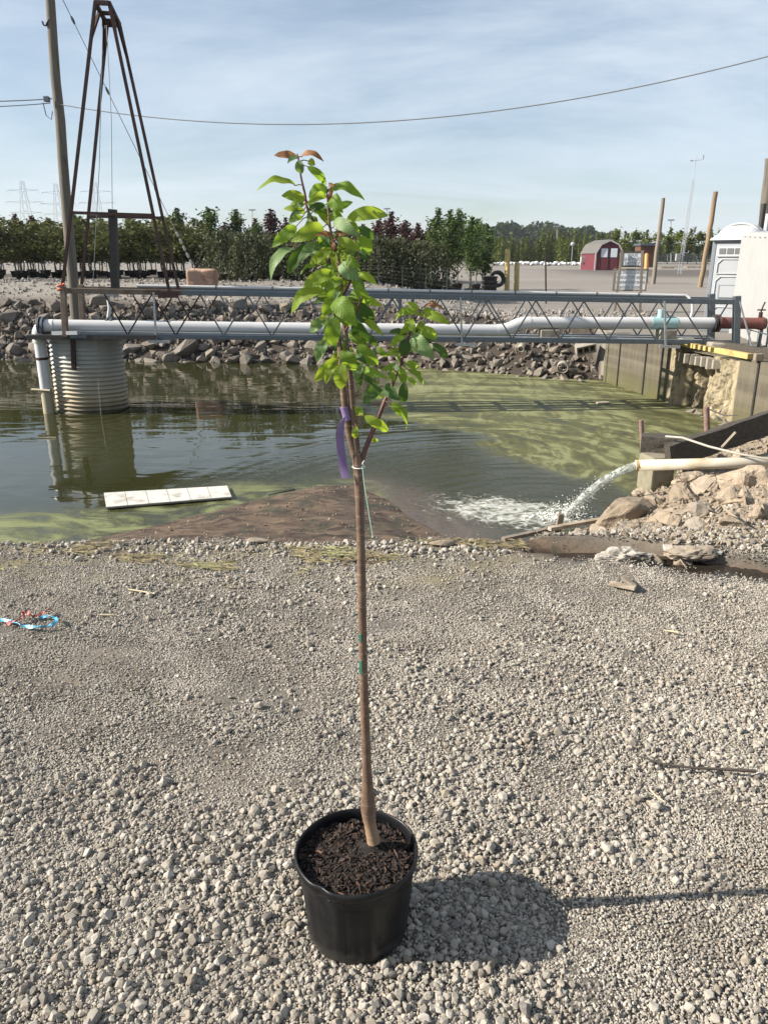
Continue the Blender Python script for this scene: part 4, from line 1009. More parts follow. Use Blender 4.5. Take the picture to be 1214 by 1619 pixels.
# ------------------------------------------------------------------ white shed and portable toilet
def make_shed():
    s = thing('corrugated_shed', 'white corrugated metal shed at the right edge behind the basin wall', 'shed', (7.6, 17.2, 0.18))
    A, Bv = Vector((7.58, 17.2, 0.16)), Vector((6.52, 11.2, 0.16)); ax = (Bv - A).normalized(); nrm = Vector((ax.y, -ax.x, 0)); nrm = nrm if nrm.x < 0 else -nrm
    L_ = (Bv - A).length; hgt = 2.0; hb = 1.76; m = MB(); prof = []
    n = int(L_ / 0.06)
    for k in range(n + 1):
        u = k * 0.06; ph = k % 6; off = (0.0, 0.0, 0.08, 0.085, 0.0, 0.012)[ph]
        prof.append(A + ax * u + nrm * off)
    vs = [p for p in prof] + [p + Vector((0, 0, lerp(hgt, hb, i / (len(prof) - 1)))) for i, p in enumerate(prof)]; k = len(prof)
    m.add(vs, [(i, i + 1, k + i + 1, k + i) for i in range(k - 1)]); m.build('corrugated_side', M_white, s, fixn=False)
    back = -nrm * 2.4
    m = MB(); e = [A, A + back, A + back + Vector((0, 0, hgt)), A + Vector((0, 0, hgt))]; m.add(e, [(0, 1, 2, 3)])
    e = [Bv, Bv + back, Bv + back + Vector((0, 0, hb)), Bv + Vector((0, 0, hb))]; m.add(e, [(3, 2, 1, 0)])
    m.add([A + back, Bv + back, Bv + back + Vector((0, 0, hb)), A + back + Vector((0, 0, hgt))], [(0, 1, 2, 3)]); m.build('end_walls', M_white, s, fixn=False)
    m = MB(); m.beam(A + nrm * 0.02 + Vector((0, 0, hgt + 0.03)), Bv + nrm * 0.02 + Vector((0, 0, hb + 0.03)), 0.07, 0.08); m.build('top_rail', M_white, s)
    m = MB(); h2 = Vector((0, 0, hgt + 0.07)); h3 = Vector((0, 0, hb + 0.07)); m.add([A + h2, Bv + h3, Bv + back * 0.5 + h3 + Vector((0, 0, 0.05)), A + back * 0.5 + h2 + Vector((0, 0, 0.05)), A + back + h2, Bv + back + h3], [(0, 1, 2, 3), (3, 2, 5, 4)]); m.build('roof', M_white, s)
    # low rail along its foot
    r_ = thing('kerb_rail', 'thin grey rail along the foot of the white shed', 'rail', (6.5, 13.5, 0.25))
    m = MB(); m.tube([A + nrm * 0.5 + ax * 3.1 + Vector((0, 0, 0.32)), Bv + nrm * 0.4 + Vector((0, 0, 0.32))], 0.011, 8); m.build('rail', M_galv, r_)
    for u in (3.2, 4.6, 6.0):
        m = MB(); q = A + nrm * 0.47 + ax * u; m.tube([q + Vector((0, 0, 0.02)), q + Vector((0, 0, 0.32))], 0.010, 8); m.build('rail_post', M_galv, r_)
    # narrow louvre fin seen between the toilet and the shed roof
make_shed()
def make_toilet():
    M_g = pmat('pale_grey_plastic', (0.345, 0.360, 0.379), (0.375, 0.390, 0.409), 4, 0.45, 0, 0.04, 0.001)
    M_w = pmat('white_translucent_plastic', (0.480, 0.480, 0.480), (0.450, 0.458, 0.458), 4, 0.4, 0, 0.04, 0.001)
    M_gd = pmat('grey_plastic_frame', (0.165, 0.184, 0.210), (0.195, 0.214, 0.240), 4, 0.5, 0, 0.04, 0.001)
    M_dark = pmat('dark_vent_mesh', (0.10, 0.105, 0.11), (0.16, 0.165, 0.17), 60, 0.8)
    base = on_y(1139, 519, 17.6); base.z = 0.17
    t_ = thing('portable_toilet', 'pale grey portable toilet with white domed roof beside the white shed', 'portable toilet', tuple(base))
    fw, fd, hh = 0.92, 1.0, 1.92
    fn = Vector((-0.55, -0.83, 0)).normalized(); fx = Vector((-fn.y, fn.x, 0)); fx = fx if fx.x > 0 else -fx
    L0 = on_y(1110, 519, 17.7); L0.z = 0.17
    c = L0 + fx * fw / 2                                # middle of the door face at the ground
    rot = Matrix((fx, -fn, Vector((0, 0, 1)))).transposed()
    def W(x, y, z): return c + fx * x - fn * y + Vector((0, 0, z))
    m = MB(); m.bbox(W(0, fd / 2 + 0.03, hh / 2), (fw - 0.04, fd - 0.02, hh), rot, 0, 0.02); m.build('cabin', M_g, t_)
    m = MB()
    for x in (-fw / 2 + 0.04, fw / 2 - 0.04): m.bbox(W(x, -0.005, hh / 2), (0.08, 0.08, hh), rot, 0, 0.012)
    m.bbox(W(0, -0.005, hh - 0.03), (fw - 0.17, 0.08, 0.06), rot, 0, 0.008); m.bbox(W(0, 0.5, 0.04), (fw + 0.08, fd + 0.2, 0.08), rot, 0, 0.01); m.build('frame', M_gd, t_)
    dr = MB(); dr.bbox(W(0, -0.012, hh / 2), (fw - 0.17, 0.05, hh - 0.13), rot, 0, 0.01); dr_ = dr.build('door', M_g, t_)
    def fr(x0, x1, z0, z1, name, cut=0.09):             # raised pressed outline
        pts = [W(x0, -0.045, z0), W(x0, -0.045, z1 - cut), W(x0 + cut, -0.045, z1), W(x1 - cut, -0.045, z1), W(x1, -0.045, z1 - cut), W(x1, -0.045, z0), W(x0, -0.045, z0)]
        m = MB(); m.tube(pts, 0.014, 6, caps=False); m.build(name, M_g, dr_)
    fr(-0.31, 0.31, 0.62, 1.16, 'door_moulding'); fr(-0.31, 0.31, 0.12, 0.52, 'door_moulding'); fr(-0.31, 0.31, 1.22, 1.52, 'door_moulding')
    m = MB(); m.bbox(W(-0.02, -0.045, 0.85), (0.42, 0.02, 0.28), rot, 0, 0.006); m.build('latch_recess', M_gd, dr_)
    m = MB(); m.bbox(W(0.0, -0.058, 0.845), (0.38, 0.012, 0.24), rot, 0, 0.004); m.build('latch_plate', M_g, dr_)
    m = MB(); m.bbox(W(0, -0.05, hh - 0.25), (0.68, 0.04, 0.2), rot, 0, 0.01); m.build('vent_frame', M_w, dr_)
    for k in range(4):
        m = MB(); m.box(W(-0.235 + 0.157 * k, -0.073, hh - 0.235), (0.128, 0.012, 0.115), rot); m.build('vent', M_dark, dr_)
    # domed roof with ribs
    m = MB(); nx_ = 14; vs = []; rows = [(-0.12, 0.0), (-0.10, 0.07), (0.22, 0.26), (0.4, 0.32), (0.8, 0.32), (1.05, 0.22), (1.24, 0.05), (1.26, 0.0)]
    for (y, z) in rows:
        for i in range(nx_ + 1):
            u = -1 + 2 * i / nx_; prof = (1 - abs(u) ** 3.2)
            vs.append(W(u * (fw / 2 + 0.05), y, hh - 0.01 + z * prof + 0.02 * (z > 0)))
    m.add(vs, [(j * (nx_ + 1) + i, j * (nx_ + 1) + i + 1, (j + 1) * (nx_ + 1) + i + 1, (j + 1) * (nx_ + 1) + i) for j in range(len(rows) - 1) for i in range(nx_)], 0, True)
    rf = m.build('roof', M_w, t_)
    for k in range(4):
        y = 0.3 + 0.2 * k; pts = []
        for i in range(11):
            u = -1 + 0.2 * i; pts.append(W(u * (fw / 2 + 0.03), y, hh + 0.02 + 0.31 * (1 - abs(u) ** 2.6)))
        m = MB(); m.tube(pts, 0.022, 8); m.build('roof_rib', M_w, rf)
    m = MB(); m.tube([W(0.4, 1.02, 0.1), W(0.4, 1.02, hh + 0.55)], 0.05, 12); m.build('vent_stack', M_w, t_)
make_toilet()

# ------------------------------------------------------------------ outfall, timbers, boards and rubbish on the rubble
def make_outfall():
    e = on_y(1004, 736, 7.6); far = e + Vector((1.75, -0.30, 0.125)); r = 0.056
    o = thing('outfall_pipe', 'cream plastic outfall pipe pouring water into the pond over the rubble', 'pipe', tuple(e))
    tm = pmat('cream_plastic_pipe', (0.525, 0.488, 0.398), (0.465, 0.420, 0.330), 5, 0.5, 0, 0.1, 0.002, c3=(0.300, 0.240, 0.150), s3=2.4, t3=(0.55, 0.75))
    m = MB(); k = 8; n = 20; vs, fs = [], []
    a = (far - e).normalized(); x = a.cross(Vector((0, 0, 1))).normalized(); y = x.cross(a)
    rings = [(e, r), (far, r), (far, r * 0.88), (e, r * 0.88)]
    for p, rr in rings:
        for j in range(n): an = 2 * math.pi * j / n; vs.append(p + (x * math.cos(an) + y * math.sin(an)) * rr)
    for i in range(4):
        for j in range(n): fs.append((i * n + j, i * n + (j + 1) % n, ((i + 1) % 4) * n + (j + 1) % n, ((i + 1) % 4) * n + j))
    m.add(vs, fs, 0, True); m.build('pipe', tm, o)
    m = MB(); m.tube([e + a * 0.004, e + a * 0.03], r * 1.05, 20, caps=False); m.build('lip', pmat('rust_stained_lip', (0.45, 0.30, 0.11), (0.36, 0.22, 0.09), 20, 0.7), o)
    # the jet
    t = NT('falling_water'); P = t.pos(); n1 = t.noise(t.mapping(P, (1, 1, 0.6)), 26, 5, 0.7, 0.8)
    t.setp('Base Color', (0.62, 0.66, 0.62)); t.setp('Roughness', 0.12); t.setp('IOR', 1.33)
    t.setp('Transmission Weight', t.ramp(n1, [(0.40, 0.9), (0.62, 0.1)])); t.setp('Alpha', t.ramp(t.noise(t.mapping(P, (1, 1, 1)), 38, 6, 0.75, 1.0), [(0.36, 0.15), (0.56, 1.0)])); t.L(t.bump(n1, 0.8, 0.02), t.p.inputs['Normal'])
    g = 9.81; v0 = Vector((-2.55, 0.12, -0.85)); rd = random.Random(6); pts = []
    for k in range(26):
        tt = 0.262 * k / 25; pts.append(e + v0 * tt + Vector((0, 0, -0.5 * g * tt * tt)))
    m = MB(); vs, fs = [], []; n = 18
    for i, p in enumerate(pts):
        u = i / 25; d = (pts[min(i + 1, 25)] - pts[max(i - 1, 0)]).normalized(); xx = Vector((0, 1, 0)); yy = d.cross(xx)
        for j in range(n):
            an = 2 * math.pi * j / n
            q = Vector((math.cos(an) * 2.0 + 3, math.sin(an) * 2.0, u * 8))
            rr = r * lerp(0.82, 0.80, u) * (1 + (0.10 + 0.36 * u) * mnoise.noise(q) + (0.25 * u) * mnoise.noise(q * 2.3))
            flat = lerp(0.8, 1.0, u)
            vs.append(p + xx * math.cos(an) * rr + yy * math.sin(an) * rr * flat)
    fs = [(i * n + j, i * n + (j + 1) % n, (i + 1) * n + (j + 1) % n, (i + 1) * n + j) for i in range(25) for j in range(n)]
    m.add(vs, fs, 0, True)
    tag(m.build('water_jet', t.mat), 'clear arc of water falling from the outfall pipe', kind='stuff')
    # thrown drops and the boil of foam where it lands
    f = NT('white_foam'); f.setp('Base Color', f.mix(f.noise(f.pos(), 18, 5, 0.7), (0.58, 0.58, 0.50), (0.85, 0.85, 0.83))); f.setp('Roughness', 0.55)
    f.setp('Subsurface Weight', 0.0)
    m = MB(); land = pts[-3]
    ico = bmesh.new(); bmesh.ops.create_icosphere(ico, subdivisions=1, radius=1.0); iv = [v.co.copy() for v in ico.verts]; ifs = [tuple(v.index for v in q.verts) for q in ico.faces]; ico.free()
    for k in range(380):
        u = rd.random(); b = pts[int(4 + 21 * u ** 0.6)]; s = rd.uniform(0.0015, 0.0055)
        p = b + Vector((rd.gauss(0, 0.02 + 0.05 * u), rd.gauss(0, 0.02 + 0.05 * u), rd.gauss(0, 0.02 + 0.05 * u)))
        m.add([p + v * s for v in iv], ifs, 0, True)
    for k in range(420):
        a_ = rd.uniform(0, 6.28); rr = abs(rd.gauss(0, 0.18)); s = rd.uniform(0.002, 0.008)
        p = Vector((land.x - 0.05 + rr * math.cos(a_), land.y + rr * math.sin(a_), WZ + abs(rd.gauss(0, 0.09)) * math.exp(-rr * 2)))
        m.add([p + v * s for v in iv], ifs, 0, True)
    for k in range(40):
        a_ = rd.uniform(0, 6.28); rr = abs(rd.gauss(0, 0.12)); s = rd.uniform(0.006, 0.022)
        p = Vector((land.x - 0.16 + rr * 1.5 * math.cos(a_), land.y + rr * math.sin(a_), WZ + 0.004))
        m.add([p + Vector((v.x, v.y, v.z * 0.6)) * s for v in iv], ifs, 0, True)
    tag(m.build('splash', f.mat, fixn=False), 'white splash and foam where the outfall jet meets the pond', kind='stuff')
make_outfall()

def rough_beam(name, label, cat, p, q, wd, h, mat, seed, up=(0, 0, 1), amp=0.02):
    p, q = Vector(p), Vector(q); a = (q - p); L_ = a.length; a.normalize(); x = a.cross(Vector(up)).normalized(); z = x.cross(a).normalized()
    m = MB(); n = max(6, int(L_ / 0.07)); k = 12; vs = []
    for i in range(n + 1):
        u = i / n
        for j in range(k):
            an = 2 * math.pi * (j + 0.5) / k; c, s = math.cos(an), math.sin(an); e = max(abs(c), abs(s))
            c, s = c / e, s / e
            nn = 1 + amp * 6 * mnoise.noise(Vector((u * L_ * 5 + seed, c * 1.7, s * 1.7)))
            vs.append(p + a * (u * L_ + (0.03 * mnoise.noise(Vector((c * 3, s * 3, seed))) if i in (0, n) else 0)) + x * c * wd / 2 * nn + z * s * h / 2 * nn)
    fs = [(i * k + j, i * k + (j + 1) % k, (i + 1) * k + (j + 1) % k, (i + 1) * k + j) for i in range(n) for j in range(k)]
    fs += [tuple(reversed(range(k))), tuple(n * k + j for j in range(k))]
    m.add(vs, fs)
    return tag(m.build(name, mat, None, (p.x, p.y, p.z - h / 2)), label, cat)
def make_debris():
    rough_beam('timber', 'blackened split timber end lying on the concrete block at the pond edge', 'timber', on_y(1013, 700, 8.55), on_y(1105, 706, 8.35), 0.24, 0.19, M_dwood, 1)
    rough_beam('timber', 'long blackened plank rising to the right across the rubble behind the outfall pipe', 'timber', on_y(1055, 722, 8.1), on_y(1262, 652, 8.7), 0.09, 0.26, M_dwood, 2)
    m = MB(); c = on_y(1036, 748, 8.3); mm = pmat('mossy_concrete', (0.16, 0.145, 0.10), (0.24, 0.215, 0.155), 9, 0.92, 0, 0.5, 0.01, c3=(0.075, 0.078, 0.03), s3=3)
    m.bbox((c.x, c.y, c.z), (0.27, 0.3, 0.42), Matrix.Rotation(R(12), 3, 'Z'), 0, 0.02); tag(m.build('concrete_block', mm, None, (c.x, c.y, c.z - 0.21)), 'mossy concrete block propping the blackened timber above the water', 'block')
    for (px, py0, py1, Y, rr, lab) in ((1013, 664, 700, 8.75, 0.026, 'short rusty stake leaning over the green scum left of the timbers'), (1116, 643, 700, 9.0, 0.034, 'rusty pipe stake standing upright behind the blackened plank')):
        a, b = on_y(px, py0, Y), on_y(px + 3, py1 + 25, Y); m = MB(); m.tube([b, a], rr, 10); tag(m.build('stake', pmat('rusty_stake', (0.17, 0.10, 0.085), (0.25, 0.16, 0.14), 12, 0.8, 0.1, 0.3), None, tuple(b)), lab, 'stake')
    a = on_y(1120, 647, 8.98); b = on_y(1166, 657, 11.2); m = MB(); m.tube([a, a.lerp(b, 0.5) + Vector((0, 0, -0.04)), b], 0.009, 6); tag(m.build('wire', M_galvl, None, tuple(a)), 'pale wire running from the upright stake to the broken wall', 'wire')
    pts = [on_y(1052, 690, 8.2), on_y(1078, 692, 8.0), on_y(1120, 706, 7.7), on_y(1160, 716, 7.45), on_y(1190, 722, 7.32), on_y(1240, 730, 7.25)]
    m = MB(); m.tube(pts, 0.012, 7); tag(m.build('rope', pmat('grey_rope', (0.30, 0.275, 0.235), (0.38, 0.35, 0.30), 40, 0.9), None, tuple(pts[0])), 'grey rope trailing from the timber end down over the outfall pipe', 'rope')
    a, b = on_y(1140, 707, 8.0), on_y(1162, 683, 7.95); m = MB(); m.beam(b, a, 0.03, 0.02); tag(m.build('lath', M_plank, None, tuple(a)), 'short pale lath leaning against the blackened plank', 'lath')
    # shore plank, peg and boards
    rough_beam('plank', 'bleached plank along the shore between the peg and the big boulder', 'plank', on_z(868, 836, -0.74), on_z(948, 822, -0.74), 0.055, 0.035, M_plank, 5, amp=0.012)
    rough_beam('plank', 'dark wet plank edging the gravel left of the small peg', 'plank', on_z(795, 853, -0.80), on_z(880, 834, -0.80), 0.05, 0.035, M_wood, 6, amp=0.012)
    a = on_z(883, 834, -0.80); m = MB(); m.bbox((a.x, a.y, a.z + 0.03), (0.055, 0.05, 0.22), Matrix.Rotation(R(8), 3, 'Y'), 0, 0.004); tag(m.build('peg', M_wood, None, tuple(a)), 'small square wooden peg at the edge of the foaming water', 'peg')
    m = MB(); a, b = on_z(885, 859, -0.05), on_z(1035, 857, -0.03); m.beam(a, b, 0.035, 0.01); tag(m.build('wood_strip', M_wood, None, tuple(a)), 'thin grey strip of wood lying along the far side of the muddy runnel', 'strip')
    m = MB(); a, b = on_z(1048, 866, -0.03), on_z(1138, 870, -0.02); m.beam(a, b, 0.12, 0.02, b=0.004); tag(m.build('board', pmat('grey_board', (0.36, 0.33, 0.285), (0.44, 0.41, 0.36), 7, 0.8), None, tuple(a)), 'flat grey board beside the muddy runnel below the rubble', 'board')
    # crumpled sack
    bm = bmesh.new(); bmesh.ops.create_icosphere(bm, subdivisions=4, radius=1.0)
    for v in bm.verts:
        n = mnoise.noise(v.co * 1.6 + Vector((4, 0, 0))); n2 = abs(mnoise.noise(v.co * 3.1)) ; n3 = abs(mnoise.noise(v.co * 6.5 + Vector((9, 2, 0))))
        v.co *= 1 + 0.35 * n - 0.45 * n2 - 0.2 * n3
        v.co = Vector((v.co.x * 0.165, v.co.y * 0.07, max(v.co.z, -0.45) * 0.06))
    c = on_z(985, 884, -0.04); m = MB(); m.frombm(bm, Matrix.Translation((c.x, c.y, -0.03)) @ Matrix.Rotation(R(-8), 4, 'Z'))
    tag(m.build('sack', pmat('dirty_white_sack', (0.300, 0.270, 0.228), (0.372, 0.342, 0.300), 12, 0.7, 0, 0.3, 0.004, c3=(0.120, 0.093, 0.072), s3=9, t3=(0.52, 0.62)), None, (c.x, c.y, -0.06)), 'crumpled dirty white sack lying in the muddy runnel', 'sack')
    bm = bmesh.new(); bmesh.ops.create_icosphere(bm, subdivisions=4, radius=1.0)
    for v in bm.verts:
        v.co *= 1 + 0.3 * mnoise.noise(v.co * 1.8) - 0.3 * abs(mnoise.noise(v.co * 4))
        v.co = Vector((v.co.x * 0.17, v.co.y * 0.08, max(v.co.z, -0.5) * 0.05))
    c = on_z(1095, 880, -0.05); m = MB(); m.frombm(bm, Matrix.Translation((c.x, c.y, -0.03)))
    tag(m.build('mud_clod', pmat('drying_mud', (0.247, 0.203, 0.150), (0.315, 0.262, 0.203), 12, 0.95, 0, 0.5, 0.006, c3=(0.112, 0.086, 0.064), s3=6), None, (c.x, c.y, -0.06)), 'low clod of drying mud between the sack and the rubble', 'clod')
    for (px0, py0, px1, py1, w_, mt, lab) in ((964, 922, 1004, 930, 0.035, M_plank, 'pale splintered board end on the gravel below the runnel'), (985, 913, 1003, 928, 0.03, M_wood, 'grey splinter of wood crossing the pale board end')):
        a, b = on_z(px0, py0, 0.022), on_z(px1, py1, 0.024); m = MB(); m.beam(a, b, w_, 0.018, b=0.003); tag(m.build('wood_scrap', mt, None, tuple(a)), lab, 'wood scrap')
    # hollow block, pipe stub and tile ring among the far rubble
    c = on_y(925, 551, 17.75); cb = thing('hollow_block', 'dark hollow concrete block tipped on the rubble left of the basin wall', 'block', tuple(c)); M2 = Matrix.Rotation(R(-12), 3, 'Y') @ Matrix.Rotation(R(15), 3, 'X')
    m = MB(); w2, d2, h2 = 0.44, 0.2, 0.2
    for x in (-0.205, -0.07, 0.07, 0.205): m.box(c + M2 @ Vector((x, 0, 0)), (0.03, d2, h2 - 0.062), M2)
    for z in (-0.085, 0.085): m.box(c + M2 @ Vector((0, 0, z)), (w2, d2, 0.03), M2)
    m.box(c + M2 @ Vector((0, d2 / 2 + 0.005, 0)), (w2 - 0.02, 0.01, h2 - 0.01), M2); m.build('block_body', M_conc, cb)
    for (px, py, Y, rr, ln, mt, lab) in ((823, 552, 18.3, 0.075, 0.4, M_pvcd, 'cut end of a stained pipe poking out of the far rubble'), (889, 582, 17.55, 0.13, 0.22, M_conc, 'broken concrete pipe ring lying at the waterline left of the wall')):
        c = on_y(px, py, Y); d = Vector((0.25, 1, 0.12)).normalized(); x = d.cross(Vector((0, 0, 1))).normalized(); y = x.cross(d); m = MB(); vs = []; n = 18
        for q, r2 in ((c, rr), (c + d * ln, rr), (c + d * ln, rr * 0.8), (c, rr * 0.8)):
            for j in range(n): an = 2 * math.pi * j / n; vs.append(q + (x * math.cos(an) + y * math.sin(an)) * r2)
        m.add(vs, [(i * n + j, i * n + (j + 1) % n, ((i + 1) % 4) * n + (j + 1) % n, ((i + 1) % 4) * n + j) for i in range(4) for j in range(n)], 0, True)
        tag(m.build('pipe_stub', mt, None, tuple(c)), lab, 'pipe')
    c = on_z(953, 637, WZ + 0.015); m = MB(); m.bbox(c, (0.24, 0.12, 0.03), Matrix.Rotation(R(20), 3, 'Z'), 0, 0.01); tag(m.build('driftwood', M_plank, None, tuple(c)), 'scrap of pale driftwood floating on the green scum', 'driftwood')
make_debris()

def make_float():
    c4 = [on_z(165, 784, WZ), on_z(360, 772.5, WZ), on_z(367, 790, WZ), on_z(169, 806.5, WZ)]
    f = thing('floating_panel', 'white panelled board floating in the algae near the sand bar', 'panel', tuple(c4[3]))
    mt = pmat('dirty_white_panel', (0.55, 0.54, 0.50), (0.46, 0.445, 0.40), 6, 0.6, 0, 0.15, 0.002, c3=(0.24, 0.21, 0.15), s3=3.5, t3=(0.50, 0.66))
    A, B, Cc, D = c4
    m = MB(); up = Vector((0, 0, 0.012)); m.prism([A + up, B + up, Cc + up, D + up], (0, 0, 0.012)); m.build('backing', M_wood, f)
    n = 6
    for k in range(n):
        u0, u1 = k / n + 0.0018, (k + 1) / n - 0.0018
        q = [A.lerp(B, u0), A.lerp(B, u1), D.lerp(Cc, u1), D.lerp(Cc, u0)]
        m = MB(); m.prism([p + Vector((0, 0, 0.025)) for p in q], (0, 0, 0.012)); m.build('board', mt, f)
make_float()
# ------------------------------------------------------------------ nursery stock and far trees
def leaf_mat(name, c1, c2, trans=0.35, vary=0.18):
    t = NT(name); v = t.pos(); n = t.noise(v, 2.2, 4, 0.6)
    c = t.mix(t.ramp(n, [(0.3, 0), (0.7, 1)]), c1, c2)
    h = t.N('ShaderNodeHueSaturation'); t.L(c, h.inputs['Color'])
    mr = t.N('ShaderNodeMapRange'); t.L(t.rnd(), mr.inputs[0]); mr.inputs[3].default_value = 1 - vary; mr.inputs[4].default_value = 1 + vary
    t.L(mr.outputs[0], h.inputs['Value']); c = h.outputs[0]
    t.setp('Base Color', c); t.setp('Roughness', 0.55); t.setp('Specular IOR Level', 0.25)
    tr = t.N('ShaderNodeBsdfTranslucent'); t.L(c, tr.inputs['Color']); mx = t.N('ShaderNodeMixShader'); mx.inputs[0].default_value = trans
    t.L(t.p.outputs[0], mx.inputs[1]); t.L(tr.outputs[0], mx.inputs[2]); t.L(mx.outputs[0], t.out.inputs[0])
    return t.mat
M_leafA = leaf_mat('olive_foliage', (0.056, 0.067, 0.019), (0.107, 0.111, 0.031))
M_leafB = leaf_mat('grey_green_foliage', (0.046, 0.058, 0.025), (0.085, 0.092, 0.041))
M_leafC = leaf_mat('bright_green_foliage', (0.048, 0.085, 0.021), (0.085, 0.122, 0.033))
M_leafP = leaf_mat('purple_foliage', (0.044, 0.018, 0.018), (0.081, 0.034, 0.030))
M_leafY = leaf_mat('yellow_green_foliage', (0.085, 0.119, 0.022), (0.153, 0.170, 0.038))
M_leafD = leaf_mat('dark_forest_foliage', (0.025, 0.043, 0.019), (0.051, 0.068, 0.029))
M_bark = pmat('grey_bark', (0.13, 0.115, 0.095), (0.22, 0.195, 0.165), 20, 0.9, 0, 0.5, 0.01)
M_pot = pmat('black_nursery_pot', (0.022, 0.022, 0.023), (0.032, 0.032, 0.033), 10, 0.55)

def leaves(m, pts, size, rd, droop=0.0):
    for p in pts:
        s = size * rd.uniform(0.6, 1.35)
        a = Vector((rd.gauss(0, 1), rd.gauss(0, 1), rd.gauss(0, 0.6))).normalized()
        if droop: a = (a * (1 - droop) + Vector((0, 0, -1)) * droop).normalized()
        b = a.cross(Vector((rd.gauss(0, 1), rd.gauss(0, 1), rd.gauss(0, 1)))).normalized()
        L_, W_ = s, s * 0.55
        m.add([p - a * L_ * 0.5, p + b * W_ * 0.5, p + a * L_ * 0.5, p - b * W_ * 0.5], [(0, 1, 2, 3)])
def crown_pts(shape, n, rd):
    pts = []
    if shape == 'round':                                # wide irregular head made of clumps
        cl = [(Vector((rd.gauss(0, 0.42), rd.gauss(0, 0.42), rd.uniform(1.05, 2.25))), rd.uniform(0.25, 0.48)) for k in range(17)]
        cl += [(Vector((rd.gauss(0, 0.2), rd.gauss(0, 0.2), 2.5)), 0.2)]
        for k in range(n):
            c, r = rd.choice(cl); d = Vector((rd.gauss(0, 1), rd.gauss(0, 1), rd.gauss(0, 0.8))).normalized()
            pts.append(c + d * r * rd.uniform(0.5, 1.15))
    elif shape == 'weep':
        for k in range(n):
            a = rd.uniform(0, 6.28); u = rd.random(); R_ = 0.72 * (0.75 + 0.25 * math.sin(a * 5 + 1)) * min(1, 0.35 + u * 1.4)
            pts.append(Vector((math.cos(a) * R_, math.sin(a) * R_, 1.95 - 1.75 * u ** 1.1 + 0.12 * math.sin(a * 7))) + Vector((rd.gauss(0, 0.06), rd.gauss(0, 0.06), rd.gauss(0, 0.05))))
    elif shape == 'upright':
        sp = [(rd.uniform(0, 6.28), rd.uniform(0.15, 0.8), rd.uniform(1.0, 2.9)) for k in range(26)]
        for k in range(n):
            a, r, z = rd.choice(sp); w_ = 0.85 * math.sin(math.pi * clamp((z - 0.65) / 2.75)) ** 0.7
            u = rd.random(); p = Vector((math.cos(a) * r * w_ * u, math.sin(a) * r * w_ * u, z + 0.45 * u * rd.uniform(0.4, 1.0)))
            pts.append(p + Vector((rd.gauss(0, 0.12), rd.gauss(0, 0.12), rd.gauss(0, 0.13))))
        for k in range(n // 14): pts.append(Vector((rd.gauss(0, 0.05), rd.gauss(0, 0.05), rd.uniform(2.9, 3.45))))
    elif shape == 'cone':
        for k in range(n):
            u = rd.random() ** 1.3; a = rd.uniform(0, 6.28); r = 0.62 * (1 - u) ** 0.8 * (0.8 + 0.2 * math.sin(a * 4 + u * 20)) * rd.uniform(0.5, 1.05)
            pts.append(Vector((math.cos(a) * r, math.sin(a) * r, 0.1 + 3.0 * u)))
    return pts
PROTO_AT = Vector((-150, -60, -40))
def tree_kind(name, shape, mat, n, size, seed, height_trunk, pot=True, droop=0.0, stake=False):
    """one tree with its parts, built at the origin; returned unplaced"""
    rd = random.Random(seed)
    t_ = thing(name, 'tree', 'tree', (0, 0, 0))
    m = MB(); z0 = 0.25 if pot else 0.0
    b1 = Vector((rd.gauss(0, 0.03), rd.gauss(0, 0.03), height_trunk * 0.5))
    m.tube([(0, 0, z0), b1, (rd.gauss(0, 0.05), rd.gauss(0, 0.05), height_trunk)], [0.034, 0.028, 0.014], 7)
    for k in range(7):
        a = rd.uniform(0, 6.28); h = rd.uniform(0.45, 0.85) * height_trunk; q = Vector((0.42 * math.cos(a), 0.42 * math.sin(a), h + (0.45 if shape != 'weep' else -0.1)))
        m.tube([(0, 0, h), Vector((q.x * 0.5, q.y * 0.5, (h + q.z) / 2 + 0.06)), q], [0.016, 0.011, 0.006], 5)
    m.build('trunk', M_bark, t_)
    m = MB(); leaves(m, crown_pts(shape, n, rd), size, rd, droop); m.build('crown', mat, t_, fixn=False)
    if pot:
        m = MB(); m.lathe((0, 0, 0), [(0.001, 0.0), (0.17, 0.0), (0.215, 0.28), (0.23, 0.285), (0.23, 0.32), (0.20, 0.32), (0.20, 0.28), (0.001, 0.275)], 14); m.build('pot', M_pot, t_)
    if stake:
        m = MB(); m.beam((0.16, -0.1, 0), (0.19, -0.12, 1.35), 0.035, 0.035, (0, 1, 0)); m.build('stake', M_wood, t_)
    return t_
def plant(proto, used, x, y, s, rz, label, group, sx=1.0):
    loc = (x, y, H(x, y) - 0.02)
    if not used: used.append(1); o = proto; o.location = loc; o.rotation_euler = (0, 0, rz); o.scale = (s * sx, s * sx, s); o['label'] = label; o['group'] = group; return o
    return dup(proto, loc, rz, (s * sx, s * sx, s), label, group)
def xat(px, y, z=1.0): return (px - 607) / F * (y * CP + (CAMZ - z) * SP)
ORD = ['leftmost', 'second from the left', 'third from the left', 'fourth from the left', 'fifth from the left', 'sixth from the left', 'seventh from the left', 'eighth from the left', 'ninth from the left', 'tenth from the left', 'eleventh from the left', 'twelfth from the left', 'thirteenth from the left', 'fourteenth from the left']
def order_labels(group, phrase):
    ts = [o for o in COL.objects if o.parent is None and o.get('group') == group]
    ts.sort(key=lambda o: o.location.x / o.location.y)
    for k, o in enumerate(ts): o['label'] = phrase % ORD[k]
